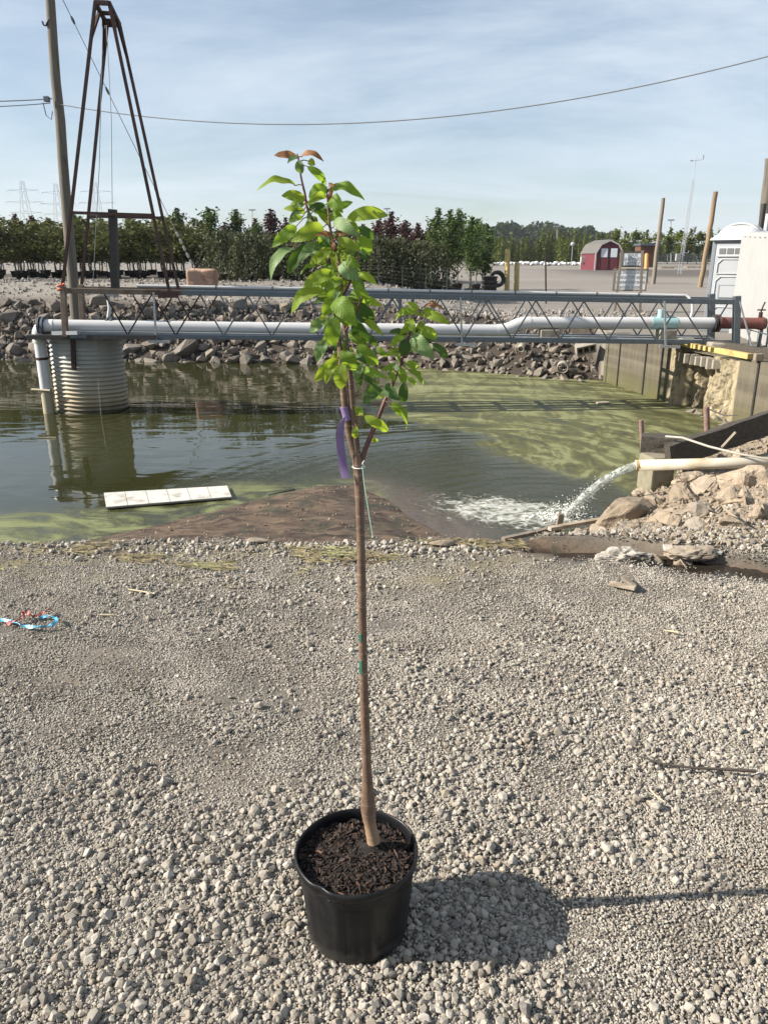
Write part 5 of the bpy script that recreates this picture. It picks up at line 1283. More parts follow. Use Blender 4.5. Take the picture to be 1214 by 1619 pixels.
def make_trees():
    rd = random.Random(77)
    Rk = [tree_kind('round_headed_tree', 'round', M_leafA, 1700, 0.14, 10 + k, 1.3, True, 0.1, k == 1) for k in range(3)]
    Wk = [tree_kind('weeping_tree', 'weep', M_leafB, 1700, 0.12, 20 + k, 1.8, True, 0.55) for k in range(2)]
    Uk = [tree_kind('upright_tree', 'upright', M_leafC, 1500, 0.13, 30 + k, 1.5, True, 0.1, k == 0) for k in range(3)]
    Pk = [tree_kind('purple_leaved_tree', 'upright', M_leafP, 1300, 0.15, 40 + k, 1.5, False) for k in range(2)]
    Gk = [tree_kind('green_tree', 'upright', M_leafC, 1500, 0.16, 50 + k, 1.4, False) for k in range(2)]
    Ck = [tree_kind('arborvitae', 'cone', M_leafY, 420, 0.26, 60 + k, 1.2, False) for k in range(2)]
    Yk = [tree_kind('yellow_green_tree', 'upright', M_leafY, 800, 0.22, 70 + k, 1.4, False) for k in range(2)]
    used = {}
    def put(kinds, k, px, y, s, label, group, sx=1.0):
        p = kinds[k % len(kinds)]; u = used.setdefault(p.name, [])
        plant(p, u, xat(px, y, H(xat(px, y), y)), y, s, rd.uniform(0, 6.28), label, group, sx)
    # round heads in pots on the left, four ranks deep
    for row, (y, n, px0, px1) in enumerate(((30.5, 10, -50, 318), (33.5, 12, -60, 332), (37, 13, -70, 345), (41, 14, -80, 350))):
        for k in range(n):
            put(Rk, k + row, lerp(px0, px1, (k + 0.5) / n) + rd.uniform(-9, 9), y + rd.uniform(-0.4, 0.4), rd.uniform(0.74, 0.88),
                ('round headed nursery tree in a black pot in the front rank left of the pink boulder', 'round headed nursery tree in a black pot in the second rank', 'round headed nursery tree in a black pot in the third rank', 'round headed nursery tree in a black pot in the back rank')[row],
                ('front rank of round headed trees', 'second rank of round headed trees', 'third rank of round headed trees', 'back rank of round headed trees')[row], 1.3)
    for px, y in ((350, 27.2), (392, 26.6), (434, 27.0), (472, 26.5), (370, 29.5), (415, 29.7), (456, 29.2), (500, 29.0), (335, 31.0)):
        put(Wk, int(px), px, y, rd.uniform(0.68, 0.80), 'weeping grey green nursery tree with a skirt of branches right of the pink boulder', 'weeping trees right of the boulder', 1.25)
    for px, y in ((566, 27.5), (600, 27.0), (632, 27.4), (662, 27.1), (690, 28.0), (580, 29.8), (618, 29.6), (650, 30.0), (540, 28.5)):
        put(Wk, int(px), px, y, rd.uniform(0.70, 0.84), 'weeping grey green nursery tree behind the wire fence right of the potted sapling', 'weeping trees right of the sapling', 1.2)
    for i, (px, y, s) in enumerate(((708, 29, 0.98), (742, 30.2, 0.96), (766, 31.5, 0.90), (690, 31.5, 1.02), (722, 32.5, 1.06), (752, 34, 0.98))):
        put(Uk, i, px, y, s * 0.84, 'upright leafy green tree in a black pot in the clump beside the yellow posts', 'leafy trees beside the yellow posts', 1.15)
    for i, (px, y, s) in enumerate(((288, 40, 1.22), (336, 38, 1.18), (378, 38.5, 1.16), (258, 44, 1.15), (128, 46, 1.3), (170, 45, 1.15), (212, 46, 1.2), (408, 42, 1.0), (228, 50, 1.2))):
        put(Gk, i, px, y, s * 0.74, 'taller pointed green tree standing up behind the round headed ranks', 'pointed green trees behind the ranks', 1.1)
    for i, (px, y, s) in enumerate(((8, 46, 1.16), (36, 46, 1.16), (62, 46.5, 1.13), (88, 47, 1.1), (-20, 46, 1.16), (408, 44, 1.05), (432, 43, 1.18), (455, 44, 1.05), (360, 46, 1.0))):
        put(Pk, i, px, y, s * 0.80, 'dark purple leaved tree in the back row left of the potted sapling', 'purple trees left of the sapling', 1.25)
    for i, (px, y, s) in enumerate(((598, 42, 1.05), (618, 40, 1.18), (640, 42, 1.08), (660, 41, 1.05), (678, 43, 1.0), (575, 43, 1.0), (540, 44, 1.0))):
        put(Pk, i, px, y, s * 0.74, 'dark purple leaved tree behind the weeping trees right of the potted sapling', 'purple trees right of the sapling', 1.35)
    # arborvitae rows beyond the yard, and the yellow-green rank to the right
    for row, (y, n, px0, px1, sc_) in enumerate(((104, 20, 776, 925, 1.02), (112, 18, 780, 925, 1.12), (125, 13, 850, 960, 1.5))):
        for k in range(n):
            put(Ck, k, lerp(px0, px1, (k + 0.5) / n) + rd.uniform(-1.5, 1.5), y + rd.uniform(-0.8, 0.8), sc_ * rd.uniform(0.93, 1.1), ('clipped arborvitae in the front rank behind the white wrapped root balls', 'taller arborvitae in the second rank behind the yard', 'tallest arborvitae in the rank left of the red barn')[row],
                ('front rank of arborvitae', 'second rank of arborvitae', 'back rank of arborvitae')[row], 0.85)
    for k, (px, y, s) in enumerate(((968, 104, 1.45), (984, 106, 1.35), (1000, 104, 1.4), (1018, 106, 1.4), (1038, 104, 1.35), (1054, 105, 1.5), (1070, 103, 1.4), (1086, 105, 1.45), (1100, 104, 1.35), (1118, 105, 1.4), (1136, 104, 1.4))):
        put(Yk, k, px, y, s * 0.86, 'yellow green tree in the rank behind the barn and the signs', 'yellow green trees behind the signs', 1.35)
make_trees()
for g_, p_ in (('front rank of round headed trees', 'round headed nursery tree in a black pot, %s in the front rank'), ('weeping trees right of the boulder', 'weeping nursery tree, %s in the clump right of the pink boulder'),
               ('weeping trees right of the sapling', 'weeping nursery tree, %s behind the wire fence'), ('leafy trees beside the yellow posts', 'upright leafy tree, %s in the clump by the yellow posts'),
               ('pointed green trees behind the ranks', 'taller pointed green tree, %s behind the round headed ranks'), ('purple trees left of the sapling', 'dark purple tree, %s in the back row left of the sapling'),
               ('purple trees right of the sapling', 'dark purple tree, %s behind the fenced weeping trees'), ('yellow green trees behind the signs', 'yellow green tree, %s in the rank behind the signs'),
               ('second rank of round headed trees', 'round headed nursery tree, %s in the second rank'), ('third rank of round headed trees', 'round headed nursery tree, %s in the third rank'), ('back rank of round headed trees', 'round headed nursery tree, %s in the back rank')):
    order_labels(g_, p_)

def make_forest():
    rd = random.Random(9)
    # wooded rise beyond the yard: one mass, each crown a loose heap of leaf sprays
    m = MB()
    def crown(c, r, n, s):
        for k in range(n):
            d = Vector((rd.gauss(0, 1), rd.gauss(0, 1), rd.gauss(0, 0.9))).normalized()
            if d.z < -0.3: d.z = -d.z
            p = c + Vector((d.x * r, d.y * r, d.z * r * 0.85)) * rd.uniform(0.75, 1.08)
            leaves(m, [p], s, rd)
    prof = [(540, 5), (600, 8), (650, 10), (700, 14), (760, 15.5), (860, 15), (930, 14), (960, 11.5), (985, 8), (1010, 8), (1040, 8.5), (1070, 7.5), (1150, 7), (1214, 8), (1300, 8)]
    for k in range(420):
        px = rd.uniform(530, 1290) if k % 3 else rd.uniform(640, 985); y = rd.uniform(330, 400); hmax = pw(prof, px)
        u = rd.random() ** 0.6; r = rd.uniform(2.6, 4.6) * (0.8 if hmax < 10 else 1)
        crown(Vector((xat(px, y, 5), y, 1.6 + max(1, hmax * u - r * 0.6))), r, 95, 2.1)
    for k in range(260):                                # low dark wood closing the view to the left
        px = rd.uniform(-260, 640); y = rd.uniform(170, 200); r = rd.uniform(1.3, 2.1)
        crown(Vector((xat(px, y, 3), y, 1.4 + rd.uniform(0.3, 2.6))), r, 60, 1.0)
    tag(m.build('distant_wood', M_leafD, fixn=False), 'dark green wood on the rise along the horizon', kind='stuff')
    mm = MB(); pts = [(px, h) for px, h in prof]
    vs = []
    for (px, h) in pts: vs.append((xat(px, 402, 2), 402, 1.0)); vs.append((xat(px, 408, 2), 408, 1.6 + h * 0.8)); vs.append((xat(px, 520, 2), 520, 1.0))
    n = len(pts); fs = []
    for i in range(n - 1):
        for j in range(2): fs.append((i * 3 + j, (i + 1) * 3 + j, (i + 1) * 3 + j + 1, i * 3 + j + 1))
    mm.add(vs, fs, 0, True); tag(mm.build('hill', pmat('wooded_hillside', (0.03, 0.045, 0.02), (0.055, 0.07, 0.03), 0.2, 0.9)), 'low hill that carries the distant wood', kind='structure')
make_forest()

# ------------------------------------------------------------------ poles, wires, masts
def pole(name, label, px0, py0, px1, py1, Y, r0, r1, mat, cat='pole', extra=None):
    b, t_ = on_y(px0, py0, Y), on_y(px1, py1, Y); b.z = min(b.z, H(b.x, Y) + 0.02) - 0.05
    e = thing(name, label, cat, tuple(b)); m = MB(); k = 10
    rd = random.Random(int(px0)); pts = [b.lerp(t_, i / k) + Vector((rd.gauss(0, 0.012), 0, 0)) * (0 < i < k) for i in range(k + 1)]
    m.tube(pts, [lerp(r0, r1, i / k) for i in range(k + 1)], 14); m.build('shaft', mat, e)
    return e, b, t_
def make_poles():
    M_pole = pmat('weathered_pole', (0.100, 0.086, 0.069), (0.157, 0.138, 0.112), 5, 0.9, 0, 0.6, 0.012, stretch=(5, 5, 0.35), c3=(0.052, 0.043, 0.033), s3=2.5, t3=(0.55, 0.7))
    e, b, t_ = pole('utility_pole', 'tall weathered wooden utility pole on the far bank behind the derrick', 113, 443, 74, -60, 22.4, 0.152, 0.112, M_pole)
    q = on_y(85, 158, 22.4)
    m = MB(); m.box(q + Vector((-0.09, -0.2, -0.02)), (0.12, 0.14, 0.12)); m.build('wire_bracket', M_galv, e)
    h = on_y(73, 38, 22.3); m = MB(); m.tube([h + Vector((0.1, 0, 0.1)), h + Vector((0.03, 0, 0.02)), h + Vector((0, 0, -0.04)), h + Vector((-0.06, 0, -0.02)), h + Vector((-0.08, 0, 0.06))], 0.022, 6); m.build('hook', M_rust, e)
    m = MB(); m.tube([q + Vector((-0.2, -0.2, -0.1)), q + Vector((-0.15, -0.22, -0.4)), q + Vector((-0.03, -0.22, -0.5)), q + Vector((0.02, -0.2, -0.3))], 0.012, 6); m.build('drip_loop', M_galv, e)
    def catenary(name, lab, p, q, sag, r, mat):
        pts = [p.lerp(q, i / 40) - Vector((0, 0, sag * 4 * (i / 40) * (1 - i / 40))) for i in range(41)]
        m = MB(); m.tube(pts, r, 5); tag(m.build(name, mat, None, tuple(p)), lab, 'wire')
    M_wire = pmat('grey_cable', (0.17, 0.175, 0.18), (0.22, 0.225, 0.23), 30, 0.6, 0.2, 0)
    s = on_y(88, 164, 22.3); en = on_y(1290, 62, 17.5)
    pa, pb = on_y(430, 198.5, 20.9), on_y(800, 175.5, 19.4)
    # fit the sag so the cable passes the two points between
    pts = []
    xs_ = [s.x, pa.x, pb.x, on_y(1214, 90, 17.9).x]; zs_ = [s.z, pa.z, pb.z, on_y(1214, 90, 17.9).z]
    co = np.polyfit(xs_, zs_, 3); x1 = en.x
    for i in range(61):
        x = lerp(s.x, x1, i / 60); pts.append(Vector((x, lerp(22.3, 17.6, i / 60), float(np.polyval(co, x)))))
    m = MB(); m.tube(pts, 0.013, 5); tag(m.build('overhead_cable', M_wire, None, tuple(s)), 'long overhead cable sagging across the sky from the utility pole to the right', 'wire')
    catenary('overhead_cable', 'upper overhead cable running left from the utility pole out of view', on_y(83, 156, 22.2), on_y(-90, 160, 22.0), 0.03, 0.014, M_wire)
    catenary('overhead_cable', 'lower overhead cable running left from the utility pole out of view', on_y(80, 163, 22.2), on_y(-90, 170, 22.0), 0.03, 0.011, M_wire)
    # guy wire with its strain insulators and striped guard
    g0, g1 = on_y(88, -25, 22.4), on_y(312, 434, 24.3)
    g = thing('guy_wire', 'guy wire slanting from the utility pole down to the pink boulder with striped guard', 'guy wire', tuple(g1))
    m = MB(); m.tube([g0, g1], 0.011, 5); m.build('wire', M_wire, g)
    for f in (0.105, 0.325, 0.67):
        m = MB(); q = g0.lerp(g1, f); d = (g1 - g0).normalized(); m.tube([q - d * 0.09, q, q + d * 0.09], [0.025, 0.04, 0.025], 8); m.build('strain_insulator', M_galv, g)
    for k in range(5):
        f0 = 0.825 + 0.028 * k; m = MB(); m.tube([g0.lerp(g1, f0 + 0.004), g0.lerp(g1, f0 + 0.020)], 0.036, 8); m.build('guard_sleeve', M_white, g)
    # leaning posts on the right
    pole('leaning_post', 'grey leaning wooden post beside the two white signs', 1032, 448, 1048, 313, 40.0, 0.105, 0.09, M_wood, 'post')
    pole('leaning_post', 'tan leaning wooden post left of the portable toilet', 1106, 452, 1131, 303, 36.5, 0.11, 0.10, M_woody, 'post')
    e, b, t_ = pole('utility_pole', 'weathered wooden pole rising behind the white shed at the right edge', 1203, 440, 1218, 250, 25.0, 0.19, 0.165, M_pole)
    m = MB(); q0, q1 = on_y(1201, 372, 24.6), on_y(1207, 322, 24.6); m.tube([q0 - Vector((0, 0, 3.2)), q1], 0.075, 10)
    tag(m.build('black_post', M_black, None, (q0.x, q0.y, q0.z - 3.2)), 'short black post beside the wooden pole behind the white shed', 'post')
    # yellow bollards
    for px, py0, py1, Y, lab, mt in ((801, 396, 464, 32.5, 'yellow steel post left of its twin at the yard gate beside the black tyre', M_yellow), (816, 416, 461, 32.8, 'shorter yellow steel post right of its twin at the yard gate', M_yellow), (1021, 402, 443, 41, 'orange yellow post between the signs and the grey leaning post', M_orange)):
        b_, t2 = on_y(px, py0 if False else py1, Y), on_y(px + 1, py0, Y); zz = H(b_.x, Y); m = MB()
        m.tube([Vector((b_.x, Y, zz - 0.1)), t2, t2 + Vector((0, 0, 0.05))], [0.105, 0.105, 0.05], 14); tag(m.build('bollard', mt, None, (b_.x, Y, zz)), lab, 'bollard')
    # thin posts of the wire fence, and the rusty marker post
    f = thing('wire_fence', 'low wire fence on thin green posts in front of the weeping trees', 'fence', (xat(600, 25.5), 25.5, 0.6))
    pp = []
    for px, top in ((598, 416), (636, 420), (673, 422), (706, 424), (744, 426), (560, 418), (520, 418)):
        x = xat(px, 25.5, 0.8); zz = H(x, 25.5); t2 = on_y(px, top, 25.5); m = MB(); m.beam((x, 25.5, zz - 0.1), (x, 25.5, t2.z), 0.03, 0.03, (0, 1, 0)); m.build('fence_post', pmat('green_steel_post', (0.05, 0.075, 0.055), (0.08, 0.10, 0.08), 12, 0.7), f); pp.append((x, zz, t2.z))
    pp.sort()
    for k in range(6):
        u = 0.1 + 0.16 * k; m = MB(); m.tube([Vector((x, 25.48, lerp(z0, z1, u))) for x, z0, z1 in pp], 0.0018, 4); m.build('strand', M_wire, f)
    b_, t2 = on_y(864, 466, 27), on_y(862, 400, 27); m = MB(); m.tube([Vector((b_.x, 27, H(b_.x, 27) - 0.1)), t2], 0.028, 8); tag(m.build('marker_post', M_rust, None, (b_.x, 27, H(b_.x, 27))), 'thin rusty post standing alone in the yard between the yellow posts and the signs', 'post')
    # far light poles
    for px, py0, py1, Y, lab in ((399, 332, 430, 120, 'far lamp pole above the green trees left of the sapling'), (880, 358, 415, 150, 'far pale lamp pole in front of the wooded rise'), (1060, 348, 415, 240, 'far lamp mast right of the grey leaning post'), (612, 330, 415, 180, 'thin far pole behind the purple trees')):
        b_, t2 = on_y(px, py1, Y), on_y(px, py0, Y); b_.z = H(b_.x, Y); r = 0.0009 * Y * 0.55
        e = thing('lamp_pole', lab, 'lamp pole', tuple(b_)); m = MB(); m.tube([b_, t2], [r * 1.4, r], 7); m.build('shaft', M_galvl, e); m = MB(); m.box(t2, (r * 16, r * 5, r * 3)); m.build('lamp_head', M_galvl, e)
make_poles()

def make_pylons():
    M_p = pmat('pylon_steel', (0.288, 0.310, 0.331), (0.324, 0.346, 0.367), 2, 0.7, 0.1, 0)
    labs = ('pale lattice power pylon far off at the left edge', 'pale lattice power pylon far off behind the utility pole', 'pale lattice power pylon far off between the derrick legs')
    tops = []
    for (px, py, Y, lab) in ((35, 286, 520, labs[0]), (88, 290, 540, labs[1]), (150, 288, 520, labs[2])):
        t2 = on_y(px, py, Y); x, zt = t2.x, t2.z; zb = 1.5; h = zt - zb
        e = thing('power_pylon', lab, 'pylon', (x, Y, zb), 'power pylons on the horizon')
        def hw(u): return h * pw([(0, 0.13), (0.55, 0.055), (1, 0.018)], u)
        m = MB(); r = 0.085
        cs = [(-1, -1), (1, -1), (1, 1), (-1, 1)]; lv = [0, 0.2, 0.38, 0.55, 0.66, 0.77, 0.88, 1]
        for a, b in zip(lv, lv[1:]):
            for (sx, sy), (tx, ty) in zip(cs, cs[1:] + cs[:1]):
                p = Vector((x + sx * hw(a), Y + sy * hw(a), zb + h * a)); q = Vector((x + sx * hw(b), Y + sy * hw(b), zb + h * b)); q2 = Vector((x + tx * hw(b), Y + ty * hw(b), zb + h * b))
                m.tube([p, q], r * 1.3, 4); m.tube([p, q2], r * 0.8, 4)
        m.build('tower', M_p, e)
        for u, wv in ((0.62, 0.2), (0.75, 0.24), (0.89, 0.2)):
            m = MB(); z = zb + h * u
            for s_ in (-1, 1):
                m.tube([(x, Y, z + 0.6), (x + s_ * h * wv, Y, z)], r, 4); m.tube([(x, Y, z - 0.7), (x + s_ * h * wv, Y, z)], r, 4); m.tube([(x + s_ * h * wv, Y, z), (x + s_ * h * wv, Y, z - 1.8)], r, 4)
            m.build('cross_arm', M_p, e)
make_pylons()

def make_mast():
    Y = 62.0; b = on_y(1075, 424, Y); b.z = H(b.x, Y); t2 = on_y(1101, 246, Y)
    M_m = pmat('aluminium_mast', (0.360, 0.374, 0.389), (0.418, 0.432, 0.446), 6, 0.5, 0.3, 0)
    e = thing('weather_mast', 'slender lattice weather mast with instruments standing in the yard', 'mast', tuple(b))
    t3 = b + (t2 - b) * 0.80; n = 30; m = MB(); rr = 0.17; cs = [Vector((rr * math.cos(a), rr * math.sin(a), 0)) for a in (0.3, 2.4, 4.5)]
    for c in cs: m.tube([b + c, t3 + c * 0.5], 0.016, 5)
    for k in range(n):
        a, c2 = k / n, (k + 1) / n
        for i in range(3):
            m.tube([b.lerp(t3, a) + cs[i] * lerp(1, 0.5, a), b.lerp(t3, c2) + cs[(i + 1) % 3] * lerp(1, 0.5, c2)], 0.010, 4)
    m.build('lattice', M_m, e)
    m = MB(); m.tube([t3, t2], 0.02, 5); m.tube([t2 + Vector((-0.35, 0, -0.35)), t2 + Vector((0.45, 0, -0.28))], 0.015, 5); m.build('top_rod', M_m, e)
    m = MB(); m.box(t2 + Vector((0.5, 0, -0.1)), (0.06, 0.03, 0.3)); m.box(t2 + Vector((-0.35, 0, -0.35)), (0.22, 0.06, 0.06)); m.build('wind_vane', M_white, e)
    q = b.lerp(t2, 0.335); m = MB(); m.tube([q + Vector((0.1, 0, 0.12)), q + Vector((0.65, 0, 0.16)), q + Vector((0.62, 0, -0.15)), q + Vector((0.1, 0, -0.18))], 0.025, 6); m.build('side_arm', M_white, e)
    m = MB(); c = q + Vector((0.65, 0, 0.42)); m.lathe(c, [(0.001, -0.22), (0.09, -0.22), (0.11, 0.05), (0.14, 0.14), (0.14, 0.2), (0.001, 0.24)], 12); m.build('rain_gauge', M_white, e)
    q = b.lerp(t2, 0.17); m = MB(); m.bbox(q + Vector((-0.34, -0.05, -0.2)), (0.36, 0.22, 0.52), None, 0, 0.02); m.build('instrument_box', M_white, e)
    m = MB(); m.tube([q + Vector((-0.05, 0, 0.1)), q + Vector((0.42, 0, 0.12)), q + Vector((0.46, 0, 0.28))], 0.03, 6); m.build('sensor_arm', M_white, e)
make_mast()

# ------------------------------------------------------------------ barn, signs, yard clutter
def make_barn():
    Y = 78.0; x0, x1 = xat(917, Y + 3.2), 0
    M_red = pmat('barn_red_boards', (0.098, 0.013, 0.022), (0.121, 0.018, 0.028), 5, 0.7, 0, 0.15, 0.004, stretch=(12, 12, 0.4))
    M_shg = pmat('grey_shingle', (0.086, 0.082, 0.076), (0.116, 0.110, 0.101), 14, 0.9, 0, 0.3, 0.01, stretch=(1, 1, 6))
    M_trim = pmat('pale_trim', (0.380, 0.357, 0.346), (0.403, 0.380, 0.369), 5, 0.7)
    M_dr = pmat('dark_trim', (0.055, 0.02, 0.024), None, 5, 0.7)
    M_pane = pmat('poster_paper', (0.62, 0.67, 0.71), (0.55, 0.60, 0.65), 9, 0.6)
    fl = Vector((xat(940, Y, 1), Y, 0)); fr = Vector((xat(980, Y - 0.3, 1), Y - 0.3, 0)); zb = H(fl.x, Y) - 0.02
    fx = (fr - fl).normalized(); bk = (Vector((xat(917, Y + 4.0, 1), Y + 4.0, 0)) - fl); w_ = (fr - fl).length; d_ = bk.length; bk.normalize()
    b = thing('barn_shed', 'small red barn with grey gambrel roof and two white notices on its doors', 'shed', (fl.x, fl.y, zb))
    def W(x, y, z): return Vector((fl.x, fl.y, zb)) + fx * x + bk * y + Vector((0, 0, z))
    hE, hK, hA = 1.62, 2.35, 2.72; kx = 0.24 * w_
    gp = [(0, 0), (0, hE), (kx * 0.75, hK), (w_ / 2, hA), (w_ - kx * 0.75, hK), (w_, hE), (w_, 0)]
    m = MB(); n = len(gp); vs = [W(x, 0, z) for x, z in gp] + [W(x, d_, z) for x, z in gp]
    m.add(vs, [tuple(range(n)), tuple(range(2 * n - 1, n - 1, -1))] + [(i, i + n, (i + 1) % n + n, (i + 1) % n) for i in range(n)]); m.build('walls', M_red, b)
    rp = [(-0.10, hE - 0.06), (kx * 0.75 - 0.05, hK + 0.05), (w_ / 2, hA + 0.06), (w_ - kx * 0.75 + 0.05, hK + 0.05), (w_ + 0.10, hE - 0.06)]
    m = MB()
    for (ax, az), (bx, bz) in zip(rp, rp[1:]):
        q = [W(ax, -0.14, az), W(bx, -0.14, bz), W(bx, d_ + 0.1, bz), W(ax, d_ + 0.1, az)]; m.prism([p + Vector((0, 0, 0.005)) for p in q], (0, 0, 0.05))
    m.build('roof', M_shg, b)
    m = MB()
    for (ax, az), (bx, bz) in zip(rp, rp[1:]): m.beam(W(ax, -0.16, az - 0.03), W(bx, -0.16, bz - 0.03), 0.04, 0.12)
    m.build('barge_board', M_trim, b)
    for x, y in ((0.04, -0.02), (0.04, d_ - 0.1), (w_ - 0.04, -0.02)):
        m = MB(); m.box(W(x - 0.05, y, hE / 2), (0.13, 0.13, hE - 0.05)); m.build('corner_board', M_trim, b)
    dw = 0.36 * w_
    for k in (0, 1):
        xa = w_ / 2 + (-dw - 0.02 if k == 0 else 0.02); m = MB(); m.prism([W(xa, -0.03, 0.08), W(xa + dw, -0.03, 0.08), W(xa + dw, -0.03, 2.05), W(xa, -0.03, 2.05)], bk * 0.02); dd = m.build('door', M_red, b)
        m = MB()
        for xx in (xa + 0.03, xa + dw - 0.03): m.beam(W(xx, -0.045, 0.08), W(xx, -0.045, 2.05), 0.03, 0.07, (1, 0, 0))
        m.build('door_frame', M_dr, dd)
        m = MB(); m.prism([W(xa + 0.14, -0.06, 1.22), W(xa + dw - 0.12, -0.06, 1.22), W(xa + dw - 0.12, -0.06, 2.02), W(xa + 0.14, -0.06, 2.02)], bk * 0.015); m.build('notice', M_pane, dd)
    m = MB(); m.prism([W(w_ / 2 - 0.25, -0.03, 2.3), W(w_ / 2 + 0.25, -0.03, 2.3), W(w_ / 2 + 0.18, -0.03, 2.42), W(w_ / 2 - 0.18, -0.03, 2.42)], bk * 0.02); m.build('gable_plate', M_dr, b)
    m = MB(); q = W(-0.14, d_ * 0.75, 1.0); m.bbox(q, (0.5, 0.4, 0.55), None, 0, 0.03); m.build('wall_box', M_trim, b)
make_barn()

def text_part(s, size, c, rot, mat, parent, name='lettering', squash=1.0, maxw=9.0):
    cu = bpy.data.curves.new(name, 'FONT'); cu.body = s; cu.size = size; cu.align_x = 'CENTER'; cu.align_y = 'CENTER'; cu.extrude = 0.002; cu.space_character = 1.08; cu.offset = size * 0.02
    o = bpy.data.objects.new(name, cu); COL.objects.link(o)
    dg = bpy.context.evaluated_depsgraph_get(); me = bpy.data.meshes.new_from_object(o.evaluated_get(dg)); bpy.data.objects.remove(o)
    me.materials.clear(); me.materials.append(mat)
    xs_ = [v.co.x for v in me.vertices]; squash = min(squash, maxw / max(1e-6, max(xs_) - min(xs_)))
    M = Matrix.Translation(c) @ rot.to_4x4() @ Matrix.Diagonal((squash, 1, 1, 1)); org = Vector((0, 0, 0)); p = parent
    while p is not None: org = org + origin(p); p = p.parent
    me.transform(Matrix.Translation(-org) @ M)
    return link_mesh(name, me, parent)
def make_signs():
    Y = 23.8; M_face = pmat('sign_face_pale', (0.562, 0.583, 0.598), (0.533, 0.562, 0.576), 4, 0.6, 0, 0.03); M_txt = pmat('faded_sign_lettering', (0.297, 0.318, 0.344), None, 30, 0.7)
    base = on_y(990, 494, Y); base.z = H(base.x, Y)
    s = thing('sign_stand', 'two white lettered signs one above the other on two wooden posts', 'sign', tuple(base))
    for x0, x1, nm in ((984, 972, 0), (1015, 1011, 1)):
        t2, b = on_y(x0 + (0 if nm == 0 else 0), 396, Y - 0.05), on_y(x1, 496, Y - 0.05); b.z = min(b.z, H(b.x, Y)) - 0.1; m = MB(); m.beam(b, t2, 0.075, 0.055, (0, 1, 0)); m.build('post', M_wood, s)
    def panel(a, b, c, d, lines, szs, nm):
        p = [on_y(*a, Y + 0.06), on_y(*b, Y + 0.06), on_y(*c, Y + 0.06), on_y(*d, Y + 0.06)]
        # keep it a true rectangle in the vertical plane
        cx = sum(q.x for q in p) / 4; cz = sum(q.z for q in p) / 4; w_ = (abs(p[1].x - p[0].x) + abs(p[2].x - p[3].x)) / 2; h = (abs(p[0].z - p[3].z) + abs(p[1].z - p[2].z)) / 2
        m = MB(); m.bbox((cx, Y + 0.07, cz), (w_, 0.03, h), None, 0, 0.004); pn = m.build('sign_panel', M_face, s)
        m = MB()
        for z in (-h / 2, h / 2): m.box((cx, Y + 0.075, cz + z), (w_ + 0.06, 0.06, 0.045))
        for x in (-w_ / 2, w_ / 2): m.box((cx + x, Y + 0.072, cz), (0.045, 0.058, h - 0.05))
        m.build('sign_frame', M_dwood if nm == 0 else M_wood, pn)
        n = len(lines)
        for k, (ln, sz) in enumerate(zip(lines, szs)):
            zz = cz + h * (0.5 - (k + 0.62) / (n + 0.25)); text_part(ln, sz, Vector((cx, Y + 0.051, zz)), Matrix.Rotation(R(90), 3, 'X'), M_txt, pn, maxw=w_ * 0.88)
    panel((983, 398), (1014, 399), (1013, 421), (982, 421), ['BAR', 'SHIPPERS', 'ENTRY'], [0.15, 0.13, 0.13], 0)
    panel((972, 426), (1020, 426), (1019, 459), (968, 459), ['ALL TRUCK DRIVERS', 'TRUCK TOPS BE TO', 'SHIPPERS DIRECTIONS', 'ENTER HERE'], [0.105, 0.105, 0.105, 0.115], 1)
make_signs()
bpy.data.objects['sign_stand'].rotation_euler.z = R(-13)

